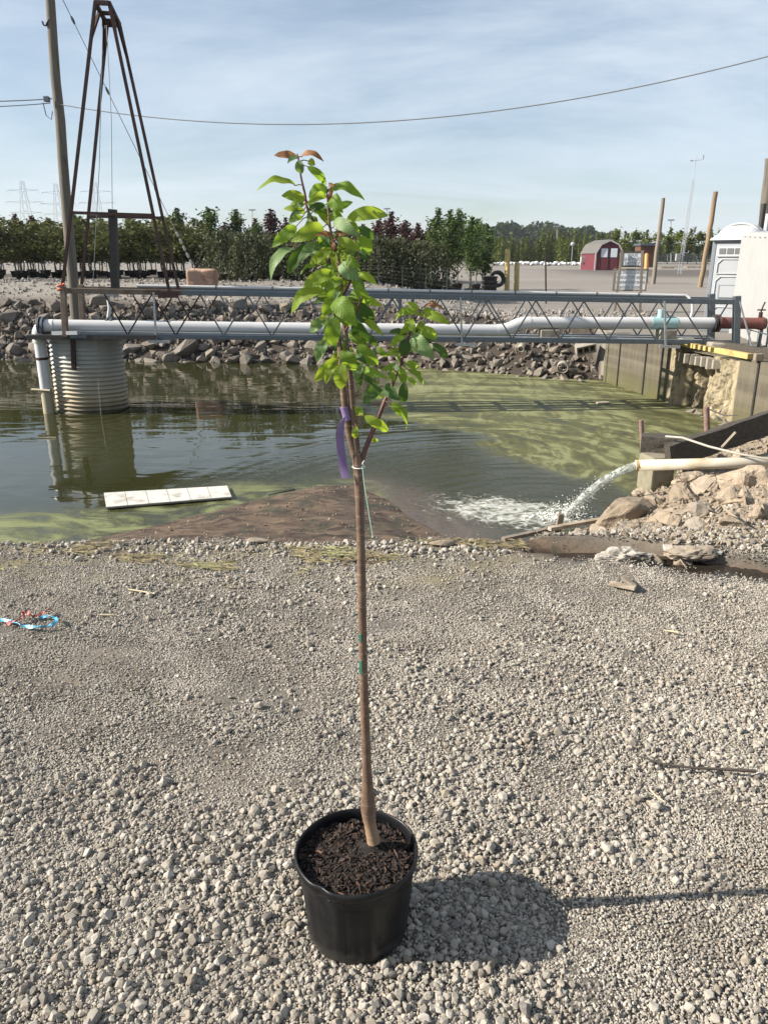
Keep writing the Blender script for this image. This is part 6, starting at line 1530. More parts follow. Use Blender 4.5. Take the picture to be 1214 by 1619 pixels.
def make_clutter():
    rd = random.Random(31)
    # stacked empty pots and a tyre by the yellow posts
    for k in range(5):
        x = xat(766 + 3.2 * k, 31.2); y = 31.0 + 0.1 * (k % 2); z = H(x, y); m = MB()
        for j in range(4): m.lathe((x, y, z + 0.17 * j), [(0.12, 0.0), (0.155, 0.15), (0.165, 0.155), (0.165, 0.18), (0.13, 0.18)], 12)
        tag(m.build('pot_stack', M_pot, None, (x, y, z)), 'black empty nursery pots nested in a stack beside the tyre', 'pots', 'stacks of empty pots by the tyre')
    c = on_y(786, 441, 32.2); m = MB(); M_ = Matrix.Rotation(R(75), 3, 'X') @ Matrix.Rotation(R(12), 3, 'Y'); m.lathe((c.x, c.y, c.z), [(0.20, -0.09), (0.30, -0.11), (0.33, -0.07), (0.33, 0.07), (0.30, 0.11), (0.20, 0.09), (0.20, -0.09)], 24, M=M_)
    tag(m.build('tyre', M_black, None, (c.x, c.y, H(c.x, c.y))), 'black tyre propped upright against the taller yellow post', 'tyre')
    for k, (px, y) in enumerate(((640, 30), (655, 32), (668, 33), (700, 33))):
        x = xat(px, y); z = H(x, y); m = MB(); m.box((x, y, z + 0.45), (0.035, 0.02, 0.9)); tag(m.build('plant_tag', M_white, None, (x, y, z)), 'white plant tag stake standing among the pots under the leafy trees', 'tag', 'white tag stakes among the pots')
    # white wrapped root balls in front of the arborvitae
    mw = pmat('white_wrap', (0.533, 0.536, 0.540), (0.475, 0.482, 0.490), 5, 0.7); protos = [rock_mesh('root_ball_shape', 850 + k, 24, 1, 0.9, 0.06, mw, True) for k in range(3)]
    for k in range(44):
        px = lerp(782, 925, (k + rd.random()) / 44); y = rd.uniform(96, 101); x = xat(px, y, 1.3); s = rd.uniform(0.55, 0.85)
        o = link_mesh('root_ball', protos[k % 3], None, (x, y, H(x, y) + s * 0.3)); o.scale = (s, s, s * 0.85); o.rotation_euler = (0, 0, rd.uniform(0, 6)); tag(o, 'white wrapped root ball in the row in front of the clipped arborvitae', 'root ball', 'white root balls along the hedge')
    # far machine shed and lamps beyond the signs
    Y = 92; b = on_y(1032, 419, Y); b.z = H(b.x, Y)
    e = thing('yard_kiosk', 'small rust brown kiosk with flat roof half hidden behind the orange post', 'kiosk', tuple(b))
    w_ = 30 / F * Y; m = MB(); m.box((b.x - 0.9, Y, b.z + 1.15), (w_ * 0.9, 2.0, 2.3)); m.build('walls', pmat('rust_brown_sheet', (0.069, 0.026, 0.013), (0.104, 0.043, 0.022), 3, 0.8, stretch=(3, 3, 0.5)), e)
    m = MB(); m.box((b.x - 0.9, Y - 0.1, b.z + 2.42), (w_ * 1.05, 2.6, 0.22)); m.build('roof', M_galv, e)
    for (px, py, Y, lab) in ((905, 386, 88, 'white globe lamp on a short post left of the red barn'),):
        t2 = on_y(px, py, Y); zz = H(t2.x, Y); e = thing('globe_lamp', lab, 'lamp', (t2.x, Y, zz)); m = MB(); m.tube([(t2.x, Y, zz), tuple(t2)], 0.045, 7); m.build('post', M_galvl, e)
        bm = bmesh.new(); bmesh.ops.create_icosphere(bm, subdivisions=2, radius=0.24); m = MB(); m.frombm(bm, Matrix.Translation(t2), 0, True); m.build('globe', M_white, e)
    # low bank of dark soil and pallets behind the far right posts
    for k, (px, py, Y, sx) in enumerate(((1052, 424, 88, 1.4), (1095, 422, 90, 1.8))):
        c = on_y(px, py, Y); z = H(c.x, Y); e = thing('pallet', ('pale timber pallet lying on the dark soil beyond the leaning posts', 'pale timber pallet lying beyond the weather mast')[k], 'pallet', (c.x, Y, z))
        for j in range(5): m = MB(); m.box((c.x, Y - 0.5 + 0.25 * j, z + 0.13), (sx, 0.16, 0.03)); m.build('slat', M_plank, e)
        for j in (-1, 0, 1): m = MB(); m.box((c.x + j * sx * 0.45, Y, z + 0.055), (0.1, 1.2, 0.11)); m.build('bearer', M_wood, e)
make_clutter()
order_labels('stacks of empty pots by the tyre', 'stack of nested black nursery pots by the tyre, %s')
order_labels('loose blocks on the wall top', 'loose concrete block on the wall top under the bridge end, %s')
# ------------------------------------------------------------------ the potted sapling
def make_sapling():
    rd = random.Random(2)
    px_, py_ = -0.068, 1.560                            # pot centre on the gravel
    T = thing('potted_sapling', 'young leafy cherry sapling in a black nursery pot on the gravel', 'potted tree', (px_, py_, 0))
    # pot: tapered, lightly dented, pressed panels, rolled rim
    t = NT('black_pot_plastic'); v = t.co('Object'); n = t.noise(v, 14, 6, 0.65); n2 = t.noise(v, 60, 4, 0.6)
    c = t.mix(t.ramp(n, [(0.5, 0), (0.75, 0.6)]), (0.008, 0.008, 0.009), (0.028, 0.027, 0.025)); sepp = t.N('ShaderNodeSeparateXYZ'); t.L(v, sepp.inputs[0])
    dust = t.N('ShaderNodeMapRange'); t.L(t.math('ADD', sepp.outputs[2], t.math('MULTIPLY', n, 0.05)), dust.inputs[0]); dust.inputs[1].default_value = 0.075; dust.inputs[2].default_value = 0.02
    c = t.mix(t.math('MULTIPLY', dust.outputs[0], 0.2), c, (0.22, 0.20, 0.17))
    t.setp('Base Color', c); t.setp('Specular IOR Level', 0.3); t.setp('Roughness', t.ramp(n, [(0.3, 0.30), (0.7, 0.5)])); t.L(t.bump(n2, 0.12, 0.002), t.p.inputs['Normal'])
    M_p = t.mat
    def wob(a, z):
        k = 1 + 0.010 * math.sin(2 * a + 0.6) + 0.006 * math.sin(5 * a + z * 20)
        dent = math.exp(-((a - 4.15) / 0.11) ** 2) * 0.045 * sstep(0.15, 0.25, z); return k - dent
    m = MB(); n_ = 96; prof = [(0.02, 0.004), (0.118, 0.002), (0.1265, 0.012), (0.1280, 0.03), (0.1275, 0.034), (0.139, 0.15), (0.1445, 0.215), (0.148, 0.222)]
    vs, fs = [], []
    rows = []
    for i in range(40):
        u = i / 39; z = 0.012 + u * 0.208; rows.append((lerp(0.1265, 0.1445, u), z))
    for r, z in rows:
        for j in range(n_):
            a = 2 * math.pi * j / n_; k = wob(a, z); u = (z - 0.03) / 0.17
            ph = (a * 10 / (2 * math.pi)) % 1.0
            groove = math.exp(-((ph - 0.18) / 0.05) ** 2) + math.exp(-((ph - 0.82) / 0.05) ** 2)
            top = math.exp(-((z - 0.192) / 0.006) ** 2) * (1 if 0.18 < ph < 0.82 else 0); edge = sstep(0.0, 0.06, u) * (1 - sstep(0.93, 1.0, u))
            rr = r * k - 0.0034 * groove * edge - 0.0025 * top - 0.0022 * (1 if 0.2 < ph < 0.8 else 0) * edge
            vs.append((px_ + rr * math.cos(a), py_ + rr * math.sin(a), z))
    for i in range(39):
        for j in range(n_): fs.append((i * n_ + j, i * n_ + (j + 1) % n_, (i + 1) * n_ + (j + 1) % n_, (i + 1) * n_ + j))
    m.add(vs, fs, 0, True); m.lathe((px_, py_, 0), [(0.001, 0.004), (0.10, 0.004), (0.122, 0.003), (0.1268, 0.0125)], n_, 0, True, None, wob)
    pot = m.build('pot', M_p, T)
    m = MB(); m.lathe((px_, py_, 0), [(0.1440, 0.214), (0.1495, 0.217), (0.1525, 0.224), (0.1535, 0.233), (0.1520, 0.2405), (0.1490, 0.243), (0.1462, 0.240), (0.1445, 0.225), (0.142, 0.19)], n_, 0, True, None, wob); m.build('rim', M_p, pot)
    # bark mulch: bed and loose chips
    t = NT('dark_mulch'); v = t.co('Object'); cc = t.voro(v, 170, 'F1', 'Color'); s_ = t.N('ShaderNodeSeparateColor'); t.L(cc, s_.inputs[0]); dd = t.voro(v, 170)
    t.setp('Base Color', t.ramp(s_.outputs[0], [(0, (0.005, 0.004, 0.003)), (0.7, (0.016, 0.010, 0.007)), (1, (0.033, 0.019, 0.013))])); t.setp('Roughness', 0.9); t.L(t.bump(dd, -1, 0.006), t.p.inputs['Normal'])
    m = MB(); vs, fs = [], []; nr = 14; na = 48
    for i in range(nr + 1):
        for j in range(na):
            a = 2 * math.pi * j / na; r = 0.1435 * i / nr * wob(a, 0.22); x, y = r * math.cos(a), r * math.sin(a)
            vs.append((px_ + x, py_ + y, 0.214 + 0.008 * mnoise.noise(Vector((x * 40, y * 40, 1))) + 0.010 * math.exp(-((x - 0.02) ** 2 + (y - 0.03) ** 2) / 0.002) - 0.006 * (i / nr) ** 2))
    for i in range(nr):
        for j in range(na): fs.append((i * na + j, i * na + (j + 1) % na, (i + 1) * na + (j + 1) % na, (i + 1) * na + j))
    m.add(vs, fs, 0, True); mul = m.build('mulch', t.mat, T)
    chip = pmat('bark_chip', (0.012, 0.007, 0.005), (0.030, 0.017, 0.011), 90, 0.85, 0, 0.4, 0.001, vary=0.75); chip2 = pmat('reddish_bark_chip', (0.060, 0.031, 0.019), (0.096, 0.051, 0.031), 80, 0.85, 0, 0.4, 0.001, vary=0.4)
    protos = []
    for k in range(8):
        m = MB(); r2 = random.Random(k + 50); Lc, Wc, Hc = 1.0, r2.uniform(0.22, 0.5), r2.uniform(0.12, 0.25)
        top = [Vector((x * r2.uniform(0.8, 1.1), y * r2.uniform(0.7, 1.1), Hc / 2 + r2.uniform(-0.05, 0.05))) for x, y in ((-Lc / 2, -Wc / 2), (0, -Wc / 2 * 1.2), (Lc / 2, -Wc / 2 * 0.7), (Lc / 2, Wc / 2 * 0.6), (0.1, Wc / 2), (-Lc / 2, Wc / 2))]
        n = 6; vs = top + [Vector((p.x, p.y, -Hc / 2)) for p in top]; fs = [tuple(range(n)), tuple(range(2 * n - 1, n - 1, -1))] + [(i, i + n, (i + 1) % n + n, (i + 1) % n) for i in range(n)]
        me = bpy.data.meshes.new('chip_shape'); me.from_pydata([tuple(q) for q in vs], [], fs); me.materials.append(chip if k < 7 else chip2); protos.append(me)
    P, Rr, S, I = [], [], [], []
    for k in range(3600):
        a = rd.uniform(0, 6.28); r = 0.140 * math.sqrt(rd.random()); x, y = r * math.cos(a), r * math.sin(a); s = 0.0035 * (0.021 / 0.0035) ** (rd.random() ** 2.0)
        P.append((x, y, 0.217 + 0.008 * mnoise.noise(Vector((x * 40, y * 40, 1))) + rd.uniform(0, 0.005) - 0.006 * (r / 0.14) ** 2)); Rr.append((rd.gauss(0, 0.45), rd.gauss(0, 0.4), rd.uniform(0, 6.28))); S.append((s, s, s)); I.append(7 if rd.random() < 0.13 else rd.randrange(7))
    scatter('mulch_chips', P, Rr, S, I, protos, T, label='loose dark bark chips covering the pot')
    # stem and branches
    t = NT('cherry_bark'); v = t.co('Object'); n = t.noise(t.mapping(v, (30, 30, 14)), 1.5, 6, 0.65); rg = t.noise(t.mapping(v, (14, 14, 110)), 1.4, 4, 0.6); lt = t.noise(t.mapping(v, (40, 40, 40)), 2.0, 3)
    c = t.mix(t.ramp(n, [(0.3, 0), (0.7, 1)]), (0.082, 0.047, 0.031), (0.176, 0.113, 0.074)); c = t.mix(t.ramp(rg, [(0.56, 0), (0.66, 0.6)]), c, (0.257, 0.191, 0.133)); c = t.mix(t.ramp(lt, [(0.62, 0), (0.70, 0.7)]), c, (0.055, 0.035, 0.027))
    sz_ = t.N('ShaderNodeSeparateXYZ'); t.L(v, sz_.inputs[0])
    lo = t.N('ShaderNodeMapRange'); t.L(t.math('ADD', sz_.outputs[2], t.math('MULTIPLY', n, 0.10)), lo.inputs[0]); lo.inputs[1].default_value = 0.39; lo.inputs[2].default_value = 0.33
    c = t.mix(t.math('MULTIPLY', lo.outputs[0], 0.75), c, t.mix(n, (0.232, 0.147, 0.089), (0.421, 0.290, 0.184)))
    t.setp('Base Color', c); t.setp('Roughness', 0.62); t.L(t.bump(t.math('ADD', rg, n), 0.4, 0.003), t.p.inputs['Normal'])
    M_b = t.mat
    M_tw = pmat('red_brown_twig', (0.085, 0.035, 0.026), (0.14, 0.062, 0.044), 40, 0.55, 0, 0.3, 0.001)
    Yb = py_ + 0.03
    def P3(px, py, dy=0.0): return on_y(px, py, Yb + dy)
    def smooth(pts, n=6):
        out = []
        for i in range(len(pts) - 1):
            p0, p1, p2, p3 = pts[max(i - 1, 0)], pts[i], pts[i + 1], pts[min(i + 2, len(pts) - 1)]
            for k in range(n):
                u = k / n; out.append(0.5 * ((2 * p1) + (p2 - p0) * u + (2 * p0 - 5 * p1 + 4 * p2 - p3) * u * u + (3 * p1 - p0 - 3 * p2 + p3) * u ** 3))
        return out + [pts[-1]]
    BR = []
    def stick(name, pts, rads, mat, n=10, knob=0.0):
        sp = smooth([Vector(p) for p in pts]); k = len(sp) - 1; rr = []
        for i in range(k + 1):
            u = i / k * (len(rads) - 1); a = min(int(u), len(rads) - 2); r = lerp(rads[a], rads[a + 1], u - a)
            rr.append(r * (1 + knob * mnoise.noise(Vector((i * 0.9, len(name), rads[0] * 900)))))
        BR.extend(sp); m = MB(); m.tube(sp, rr, n); return m.build(name, mat, T)
    stick('trunk', [P3(591, 1330), P3(585, 1302), P3(582, 1275), P3(580, 1210), P3(576, 1110), P3(573, 1000), P3(571, 880), P3(569, 800), P3(567, 745), P3(563, 715)],
          [0.0175, 0.0150, 0.0190, 0.0112, 0.0104, 0.0098, 0.0095, 0.0092, 0.0112, 0.0098], M_b, 16, 0.06)
    stick('leader', [P3(561, 722), P3(551, 680), P3(545, 640), P3(541, 600), P3(538, 560), P3(534, 515)], [0.0082, 0.0075, 0.0068, 0.0062, 0.0054, 0.004], M_b, 12, 0.06)
    stick('leader', [P3(564, 720), P3(561, 685), P3(556, 630), P3(551, 570), P3(545, 520), P3(540, 460), P3(535, 410), P3(527, 385), P3(522, 362), P3(519, 330), P3(517, 305)], [0.0085, 0.0078, 0.007, 0.006, 0.0055, 0.0046, 0.004, 0.0034, 0.0028, 0.0024, 0.0018], M_b, 12, 0.06)
    stick('branch', [P3(570, 738), P3(577, 712), P3(590, 680), P3(606, 640), P3(621, 606), P3(634, 572), P3(645, 535), P3(656, 505), P3(664, 492)], [0.0060, 0.0056, 0.0052, 0.0048, 0.0042, 0.0036, 0.003, 0.0022, 0.0016], M_tw, 9, 0.05)
    stick('branch', [P3(533, 408, 0.01), P3(510, 372, 0.01), P3(488, 335), P3(482, 306), P3(476, 280), P3(472, 252), P3(470, 243)], [0.0036, 0.003, 0.0026, 0.0023, 0.002, 0.0016, 0.001], M_tw, 8)
    stick('branch', [P3(541, 470), P3(556, 440, -0.02), P3(565, 405, -0.03), P3(560, 372, -0.03)], [0.003, 0.0025, 0.002, 0.0015], M_tw, 8)
    stick('branch', [P3(545, 525), P3(560, 500, -0.03), P3(572, 470, -0.04)], [0.003, 0.0023, 0.0015], M_tw, 8)
    # pruned stubs and knots on the stem
    for px, py, s in ((573, 1268, 1), (590, 1276, 1), (570, 936, -1), (581, 1152, 1), (573, 1037, 1)):
        p = P3(px, py, -0.004); bm = bmesh.new(); bmesh.ops.create_icosphere(bm, subdivisions=2, radius=0.006); m = MB(); m.frombm(bm, Matrix.Translation(p) @ Matrix.Diagonal((1.0, 0.8, 1.3, 1)), 0, True); m.build('knot', M_b, T)
    for p in (((571, 1003, 1.0), (572, 1014, 1.0)), ((572, 1045, 1.0), (573, 1066, 1.0))):
        pa, pb = P3(p[0][0] - 2.5, p[0][1], -0.0095), P3(p[1][0] - 2.5, p[1][1], -0.0095); m = MB(); m.beam(pa, pb, 0.006, 0.0015, (0, 1, 0)); m.build('paint_mark', pmat('green_paint_mark', (0.10, 0.36, 0.22), None, 30, 0.7), T)
    # leaves
    def leafmat(name, top, top2, under, edge, tr, trc):
        t = NT(name); uv = t.N('ShaderNodeTexCoord').outputs['UV']; su = t.N('ShaderNodeSeparateXYZ'); t.L(uv, su.inputs[0])
        n = t.noise(t.co('Object'), 45, 5, 0.6); n2 = t.noise(t.co('Object'), 160, 4, 0.6)
        av = t.math('ABSOLUTE', t.math('SUBTRACT', su.outputs[1], 0.5))
        vein = t.math('SINE', t.math('MULTIPLY', t.math('SUBTRACT', su.outputs[0], t.math('MULTIPLY', av, 0.55)), 62.0))
        vk = t.ramp(vein, [(0.78, 0.0), (1.0, 1.0)]); mid = t.ramp(av, [(0.015, 1.0), (0.04, 0.0)]); ek = t.ramp(av, [(0.30, 0), (0.5, 1)])
        c = t.mix(t.ramp(n, [(0.3, 0), (0.7, 1)]), top, top2); c = t.mix(t.math('MULTIPLY', ek, 0.35), c, edge); c = t.mix(t.math('MULTIPLY', t.math('MAXIMUM', vk, mid), 0.35), c, tuple(min(1, k * 1.7 + 0.02) for k in top2))
        c = t.mix(t.ramp(n2, [(0.70, 0), (0.74, 0.5)]), c, (0.14, 0.09, 0.04))
        hs = t.N('ShaderNodeHueSaturation'); t.L(c, hs.inputs['Color']); mr = t.N('ShaderNodeMapRange'); t.L(t.rnd(), mr.inputs[0]); mr.inputs[3].default_value = 0.8; mr.inputs[4].default_value = 1.2; t.L(mr.outputs[0], hs.inputs['Value']); c = hs.outputs[0]
        bf = t.N('ShaderNodeNewGeometry').outputs['Backfacing']; c2 = t.mix(bf, c, t.mix(0.35, under, c))
        t.setp('Base Color', c2); t.setp('Roughness', t.mix(bf, 0.5, 0.65)); t.setp('Specular IOR Level', 0.28)
        t.L(t.bump(t.math('MAXIMUM', t.math('MULTIPLY', vein, 0.5), t.math('MULTIPLY', mid, 1.5)), 0.35, 0.0016), t.p.inputs['Normal'])
        tb = t.N('ShaderNodeBsdfTranslucent'); t.L(t.mix(t.math('MULTIPLY', t.math('MAXIMUM', vk, mid), 0.4), trc, tuple(k * 0.6 for k in trc)), tb.inputs['Color']); mx = t.N('ShaderNodeMixShader'); mx.inputs[0].default_value = tr
        t.L(t.p.outputs[0], mx.inputs[1]); t.L(tb.outputs[0], mx.inputs[2]); t.L(mx.outputs[0], t.out.inputs[0]); return t.mat
    LM = {'g': leafmat('leaf_green', (0.078, 0.140, 0.020), (0.129, 0.207, 0.031), (0.190, 0.263, 0.112), (0.146, 0.213, 0.034), 0.45, (0.403, 0.605, 0.045)),
          'b': leafmat('leaf_yellow_green', (0.140, 0.213, 0.025), (0.213, 0.286, 0.036), (0.246, 0.314, 0.112), (0.246, 0.280, 0.045), 0.45, (0.470, 0.616, 0.050)),
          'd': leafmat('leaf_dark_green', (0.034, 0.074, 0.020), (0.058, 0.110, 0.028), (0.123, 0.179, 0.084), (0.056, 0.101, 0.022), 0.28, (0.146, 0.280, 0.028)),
          'p': leafmat('leaf_pale_underside', (0.125, 0.195, 0.075), (0.16, 0.235, 0.10), (0.20, 0.27, 0.13), (0.17, 0.23, 0.09), 0.30, (0.26, 0.40, 0.07)),
          'o': leafmat('leaf_bronze', (0.20, 0.085, 0.038), (0.25, 0.125, 0.055), (0.27, 0.16, 0.08), (0.17, 0.10, 0.035), 0.35, (0.36, 0.18, 0.06))}
    def zz(X, Y_): return (380 + X / 3.239, 220 + Y_ / 3.239)
    view = Vector((0, -1, 0.05)).normalized()
    def leaf(bx, by, tx, ty, wz, kind, depth=None, tilt=None, arch=0.19):
        ln_px = math.hypot(tx - bx, ty - by) / 3.239
        d0 = rd.uniform(-0.05, 0.05) if depth is None else depth
        b = on_y(*zz(bx, by), Yb + d0); tp = on_y(*zz(tx, ty), Yb + d0 + (rd.uniform(-0.035, 0.02) if tilt is None else tilt))
        A = tp - b; L_ = A.length; A.normalize()
        app = wz / 3.239 / F * 1.75
        W_ = max(app, 0.44 * L_); cosp = clamp(app / W_, 0.12, 1.0); phi = math.acos(cosp)
        vp = (view - A * view.dot(A)).normalized(); up = Vector((0, 0, 1)); side = A.cross(vp).normalized()
        # tip the blade so that it is seen partly edge on, its upper face towards the sky
        s_ = 1 if side.dot(up) >= 0 else -1
        N_ = (vp * math.cos(phi) + side * s_ * math.sin(phi)).normalized(); Sd = A.cross(N_).normalized()
        horiz = 1 - abs(A.z); nseg = 34; vs, fs, uvs = [], [], []
        fold = rd.uniform(0.08, 0.42); wav = rd.uniform(0.05, 0.13); ph = rd.uniform(0, 6); arch_ = arch * rd.uniform(0.6, 1.3); cur = rd.uniform(-0.06, 0.06); tw = rd.uniform(-0.35, 0.35)
        cols = (-1, -0.55, 0, 0.55, 1)
        for i in range(nseg + 1):
            u = i / nseg; wd = W_ / 2 * (1.60 * (u ** 0.55) * ((1 - u) ** 0.72)) * (1 - 0.25 * sstep(0.82, 1.0, u)) + 0.0003
            tooth = 1 + (0.075 if i % 2 else -0.045) * (0.04 < u < 0.97)
            c_ = b + A * (u * L_) + N_ * (arch_ * L_ * 4 * u * (1 - u) - 0.10 * L_ * u * u * u) + Vector((0, 0, 1)) * (0.35 * arch_ * L_ * 4 * u * (1 - u) * horiz) + Sd * (cur * L_ * math.sin(math.pi * u))
            an = tw * (u - 0.3); S2 = Sd * math.cos(an) + N_ * math.sin(an); N2 = N_ * math.cos(an) - Sd * math.sin(an)
            for q in cols:
                k = wd * q * (tooth if abs(q) == 1 else 1)
                vs.append(c_ + S2 * k + N2 * (abs(q) * fold * wd + wav * W_ * math.sin(u * 11 + ph + (1.2 if q > 0 else 0)) * q * q * math.sin(math.pi * u))); uvs.append((u, 0.5 + q * 0.5 * min(1, wd / (W_ / 2) + 0.15)))
        for i in range(nseg):
            for j in range(4): fs.append((i * 5 + j, i * 5 + j + 1, (i + 1) * 5 + j + 1, (i + 1) * 5 + j))
        nl = len(vs); nf = len(fs)
        near = min(BR, key=lambda q: (q - b).length); dist = (near - b).length
        if dist > 0.06: near = b + (near - b) * (0.045 / dist)
        m = MB(); m.add(vs, fs, 0, True); m.tube([near, near.lerp(b, 0.5) + Vector((0, 0, 0.12 * (near - b).length)), b + N_ * 0.0005, b + A * 0.004], [0.0011, 0.001, 0.0009, 0.0007], 5, 1)
        o = m.build('leaf', [LM[kind], M_tw], T, fixn=False); me = o.data
        ul = me.uv_layers.new(name='blade')
        for pl in me.polygons:
            for li in pl.loop_indices:
                vi = me.loops[li].vertex_index; ul.data[li].uv = uvs[vi] if vi < nl else (0, 0)
        return o
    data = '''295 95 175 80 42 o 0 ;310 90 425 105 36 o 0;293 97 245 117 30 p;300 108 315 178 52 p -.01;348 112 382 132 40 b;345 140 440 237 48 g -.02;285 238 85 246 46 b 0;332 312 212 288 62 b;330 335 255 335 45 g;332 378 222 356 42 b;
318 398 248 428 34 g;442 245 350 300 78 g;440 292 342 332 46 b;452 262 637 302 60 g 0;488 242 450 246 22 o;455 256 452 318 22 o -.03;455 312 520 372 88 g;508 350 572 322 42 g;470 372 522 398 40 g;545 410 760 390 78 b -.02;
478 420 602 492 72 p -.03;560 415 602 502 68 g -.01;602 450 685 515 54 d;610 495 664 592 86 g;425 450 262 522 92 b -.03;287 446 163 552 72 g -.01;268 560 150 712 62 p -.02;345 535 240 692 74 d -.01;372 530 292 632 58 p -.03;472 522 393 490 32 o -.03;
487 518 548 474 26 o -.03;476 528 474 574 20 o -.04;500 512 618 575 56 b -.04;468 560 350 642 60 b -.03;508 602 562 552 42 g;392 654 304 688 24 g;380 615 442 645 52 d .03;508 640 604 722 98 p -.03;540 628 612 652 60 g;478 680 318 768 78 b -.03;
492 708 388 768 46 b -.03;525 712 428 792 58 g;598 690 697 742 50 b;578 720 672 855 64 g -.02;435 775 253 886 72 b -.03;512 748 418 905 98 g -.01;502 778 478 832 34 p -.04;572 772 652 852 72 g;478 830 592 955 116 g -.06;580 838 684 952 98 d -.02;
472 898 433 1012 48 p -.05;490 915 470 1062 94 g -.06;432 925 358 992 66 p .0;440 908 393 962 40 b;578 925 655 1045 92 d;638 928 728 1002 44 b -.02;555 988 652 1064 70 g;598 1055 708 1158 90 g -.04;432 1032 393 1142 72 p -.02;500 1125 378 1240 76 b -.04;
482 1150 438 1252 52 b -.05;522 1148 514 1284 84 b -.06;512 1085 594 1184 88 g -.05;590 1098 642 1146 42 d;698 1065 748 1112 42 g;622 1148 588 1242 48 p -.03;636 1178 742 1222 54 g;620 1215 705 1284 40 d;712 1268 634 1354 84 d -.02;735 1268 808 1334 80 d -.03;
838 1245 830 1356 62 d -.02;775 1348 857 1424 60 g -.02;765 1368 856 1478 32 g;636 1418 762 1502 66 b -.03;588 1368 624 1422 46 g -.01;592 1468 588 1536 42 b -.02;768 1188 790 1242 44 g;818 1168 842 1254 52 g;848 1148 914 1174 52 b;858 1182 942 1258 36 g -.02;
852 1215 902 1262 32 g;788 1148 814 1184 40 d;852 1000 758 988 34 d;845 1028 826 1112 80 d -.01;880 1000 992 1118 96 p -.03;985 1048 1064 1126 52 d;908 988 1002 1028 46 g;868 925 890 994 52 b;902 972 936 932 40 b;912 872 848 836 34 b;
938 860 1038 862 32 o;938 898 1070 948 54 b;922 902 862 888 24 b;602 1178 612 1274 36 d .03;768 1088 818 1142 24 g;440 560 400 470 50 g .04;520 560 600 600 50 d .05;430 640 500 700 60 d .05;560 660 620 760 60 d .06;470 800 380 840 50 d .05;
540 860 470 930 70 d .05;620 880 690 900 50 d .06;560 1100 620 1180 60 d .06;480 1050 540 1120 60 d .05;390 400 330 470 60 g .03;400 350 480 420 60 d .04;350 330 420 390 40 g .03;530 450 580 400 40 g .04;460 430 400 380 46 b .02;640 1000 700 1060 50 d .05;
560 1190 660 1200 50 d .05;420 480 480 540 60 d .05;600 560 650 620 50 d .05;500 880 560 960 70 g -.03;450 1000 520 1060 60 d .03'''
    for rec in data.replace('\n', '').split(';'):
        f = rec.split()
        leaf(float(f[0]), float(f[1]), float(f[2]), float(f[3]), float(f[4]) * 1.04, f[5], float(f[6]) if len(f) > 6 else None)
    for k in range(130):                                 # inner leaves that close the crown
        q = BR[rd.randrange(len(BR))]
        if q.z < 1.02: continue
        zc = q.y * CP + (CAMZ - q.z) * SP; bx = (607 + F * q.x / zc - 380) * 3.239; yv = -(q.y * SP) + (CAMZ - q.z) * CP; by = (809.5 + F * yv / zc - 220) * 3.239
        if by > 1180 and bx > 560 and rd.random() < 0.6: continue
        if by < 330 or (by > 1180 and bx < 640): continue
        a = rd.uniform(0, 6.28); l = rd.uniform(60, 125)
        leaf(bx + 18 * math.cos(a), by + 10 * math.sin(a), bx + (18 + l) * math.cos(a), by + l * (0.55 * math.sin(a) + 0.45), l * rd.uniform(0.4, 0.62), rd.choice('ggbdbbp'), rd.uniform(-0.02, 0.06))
    # purple ribbon round the left leader
    M_r = pmat('purple_ribbon', (0.170, 0.113, 0.243), (0.210, 0.144, 0.287), 25, 0.45, 0, 0.15, 0.001); ctr = P3(547, 655)
    rb = thing('ribbon', 'purple plastic ribbon wrapped round the left stem of the sapling and hanging down', 'ribbon', tuple(ctr))
    m = MB(); a, b = P3(544.5, 643), P3(549.5, 664); m.tube([a, a.lerp(b, 0.5), b], [0.0095, 0.0088, 0.0092], 14); m.build('wrap', M_r, rb)
    pts = [(546, 657, 0.5), (541, 668, 8), (537.5, 682, 12), (538, 700, 12), (540.5, 720, 12), (543, 740, 13), (547, 756, 13)]; vs, fs = [], []
    sm = smooth([P3(x, y, -0.012 - 0.004 * math.sin(i)) for i, (x, y, w_) in enumerate(pts)], 5); k = len(sm) - 1
    for i, p in enumerate(sm):
        u = i / k * (len(pts) - 1); j = min(int(u), len(pts) - 2); wd = lerp(pts[j][2], pts[j + 1][2], u - j) / F * 1.72
        tw = 0.5 - 0.6 * i / k; d = Vector((math.cos(tw), math.sin(tw) * 0.6, 0)); d.normalize(); vs += [p - d * wd / 2, p + Vector((0, -0.0012, 0)), p + d * wd / 2]
    fs = [(i * 3 + j, i * 3 + j + 1, (i + 1) * 3 + j + 1, (i + 1) * 3 + j) for i in range(k) for j in range(2)]
    vs2 = vs + [v + Vector((0, 0.0006, 0)) for v in vs]; nv = len(vs); fs += [tuple(nv + q for q in reversed(f)) for f in fs]
    m = MB(); m.add(vs2, fs, 0, True); m.build('tail', M_r, rb, fixn=False)
    # string tie and its long green tail
    s0 = P3(567, 738); M_s = pmat('white_string', (0.62, 0.60, 0.56), (0.7, 0.68, 0.64), 60, 0.8); M_g = pmat('green_string', (0.26, 0.42, 0.34), (0.34, 0.50, 0.42), 60, 0.7)
    st = thing('string_tie', 'white string tied round the sapling at its fork with a thin green tail', 'string', tuple(s0)); m = MB()
    pts = [s0 + Vector((0.0128 * math.cos(a), 0.0128 * math.sin(a), 0.001 * math.sin(a))) for a in np.linspace(0, 6.6, 20)]; m.tube(pts, 0.0012, 6); q = P3(573, 733, -0.012); m.tube([s0 + Vector((0.0128, -0.002, 0)), q, P3(576, 728, -0.008)], 0.0012, 6); m.build('loop', M_s, st)
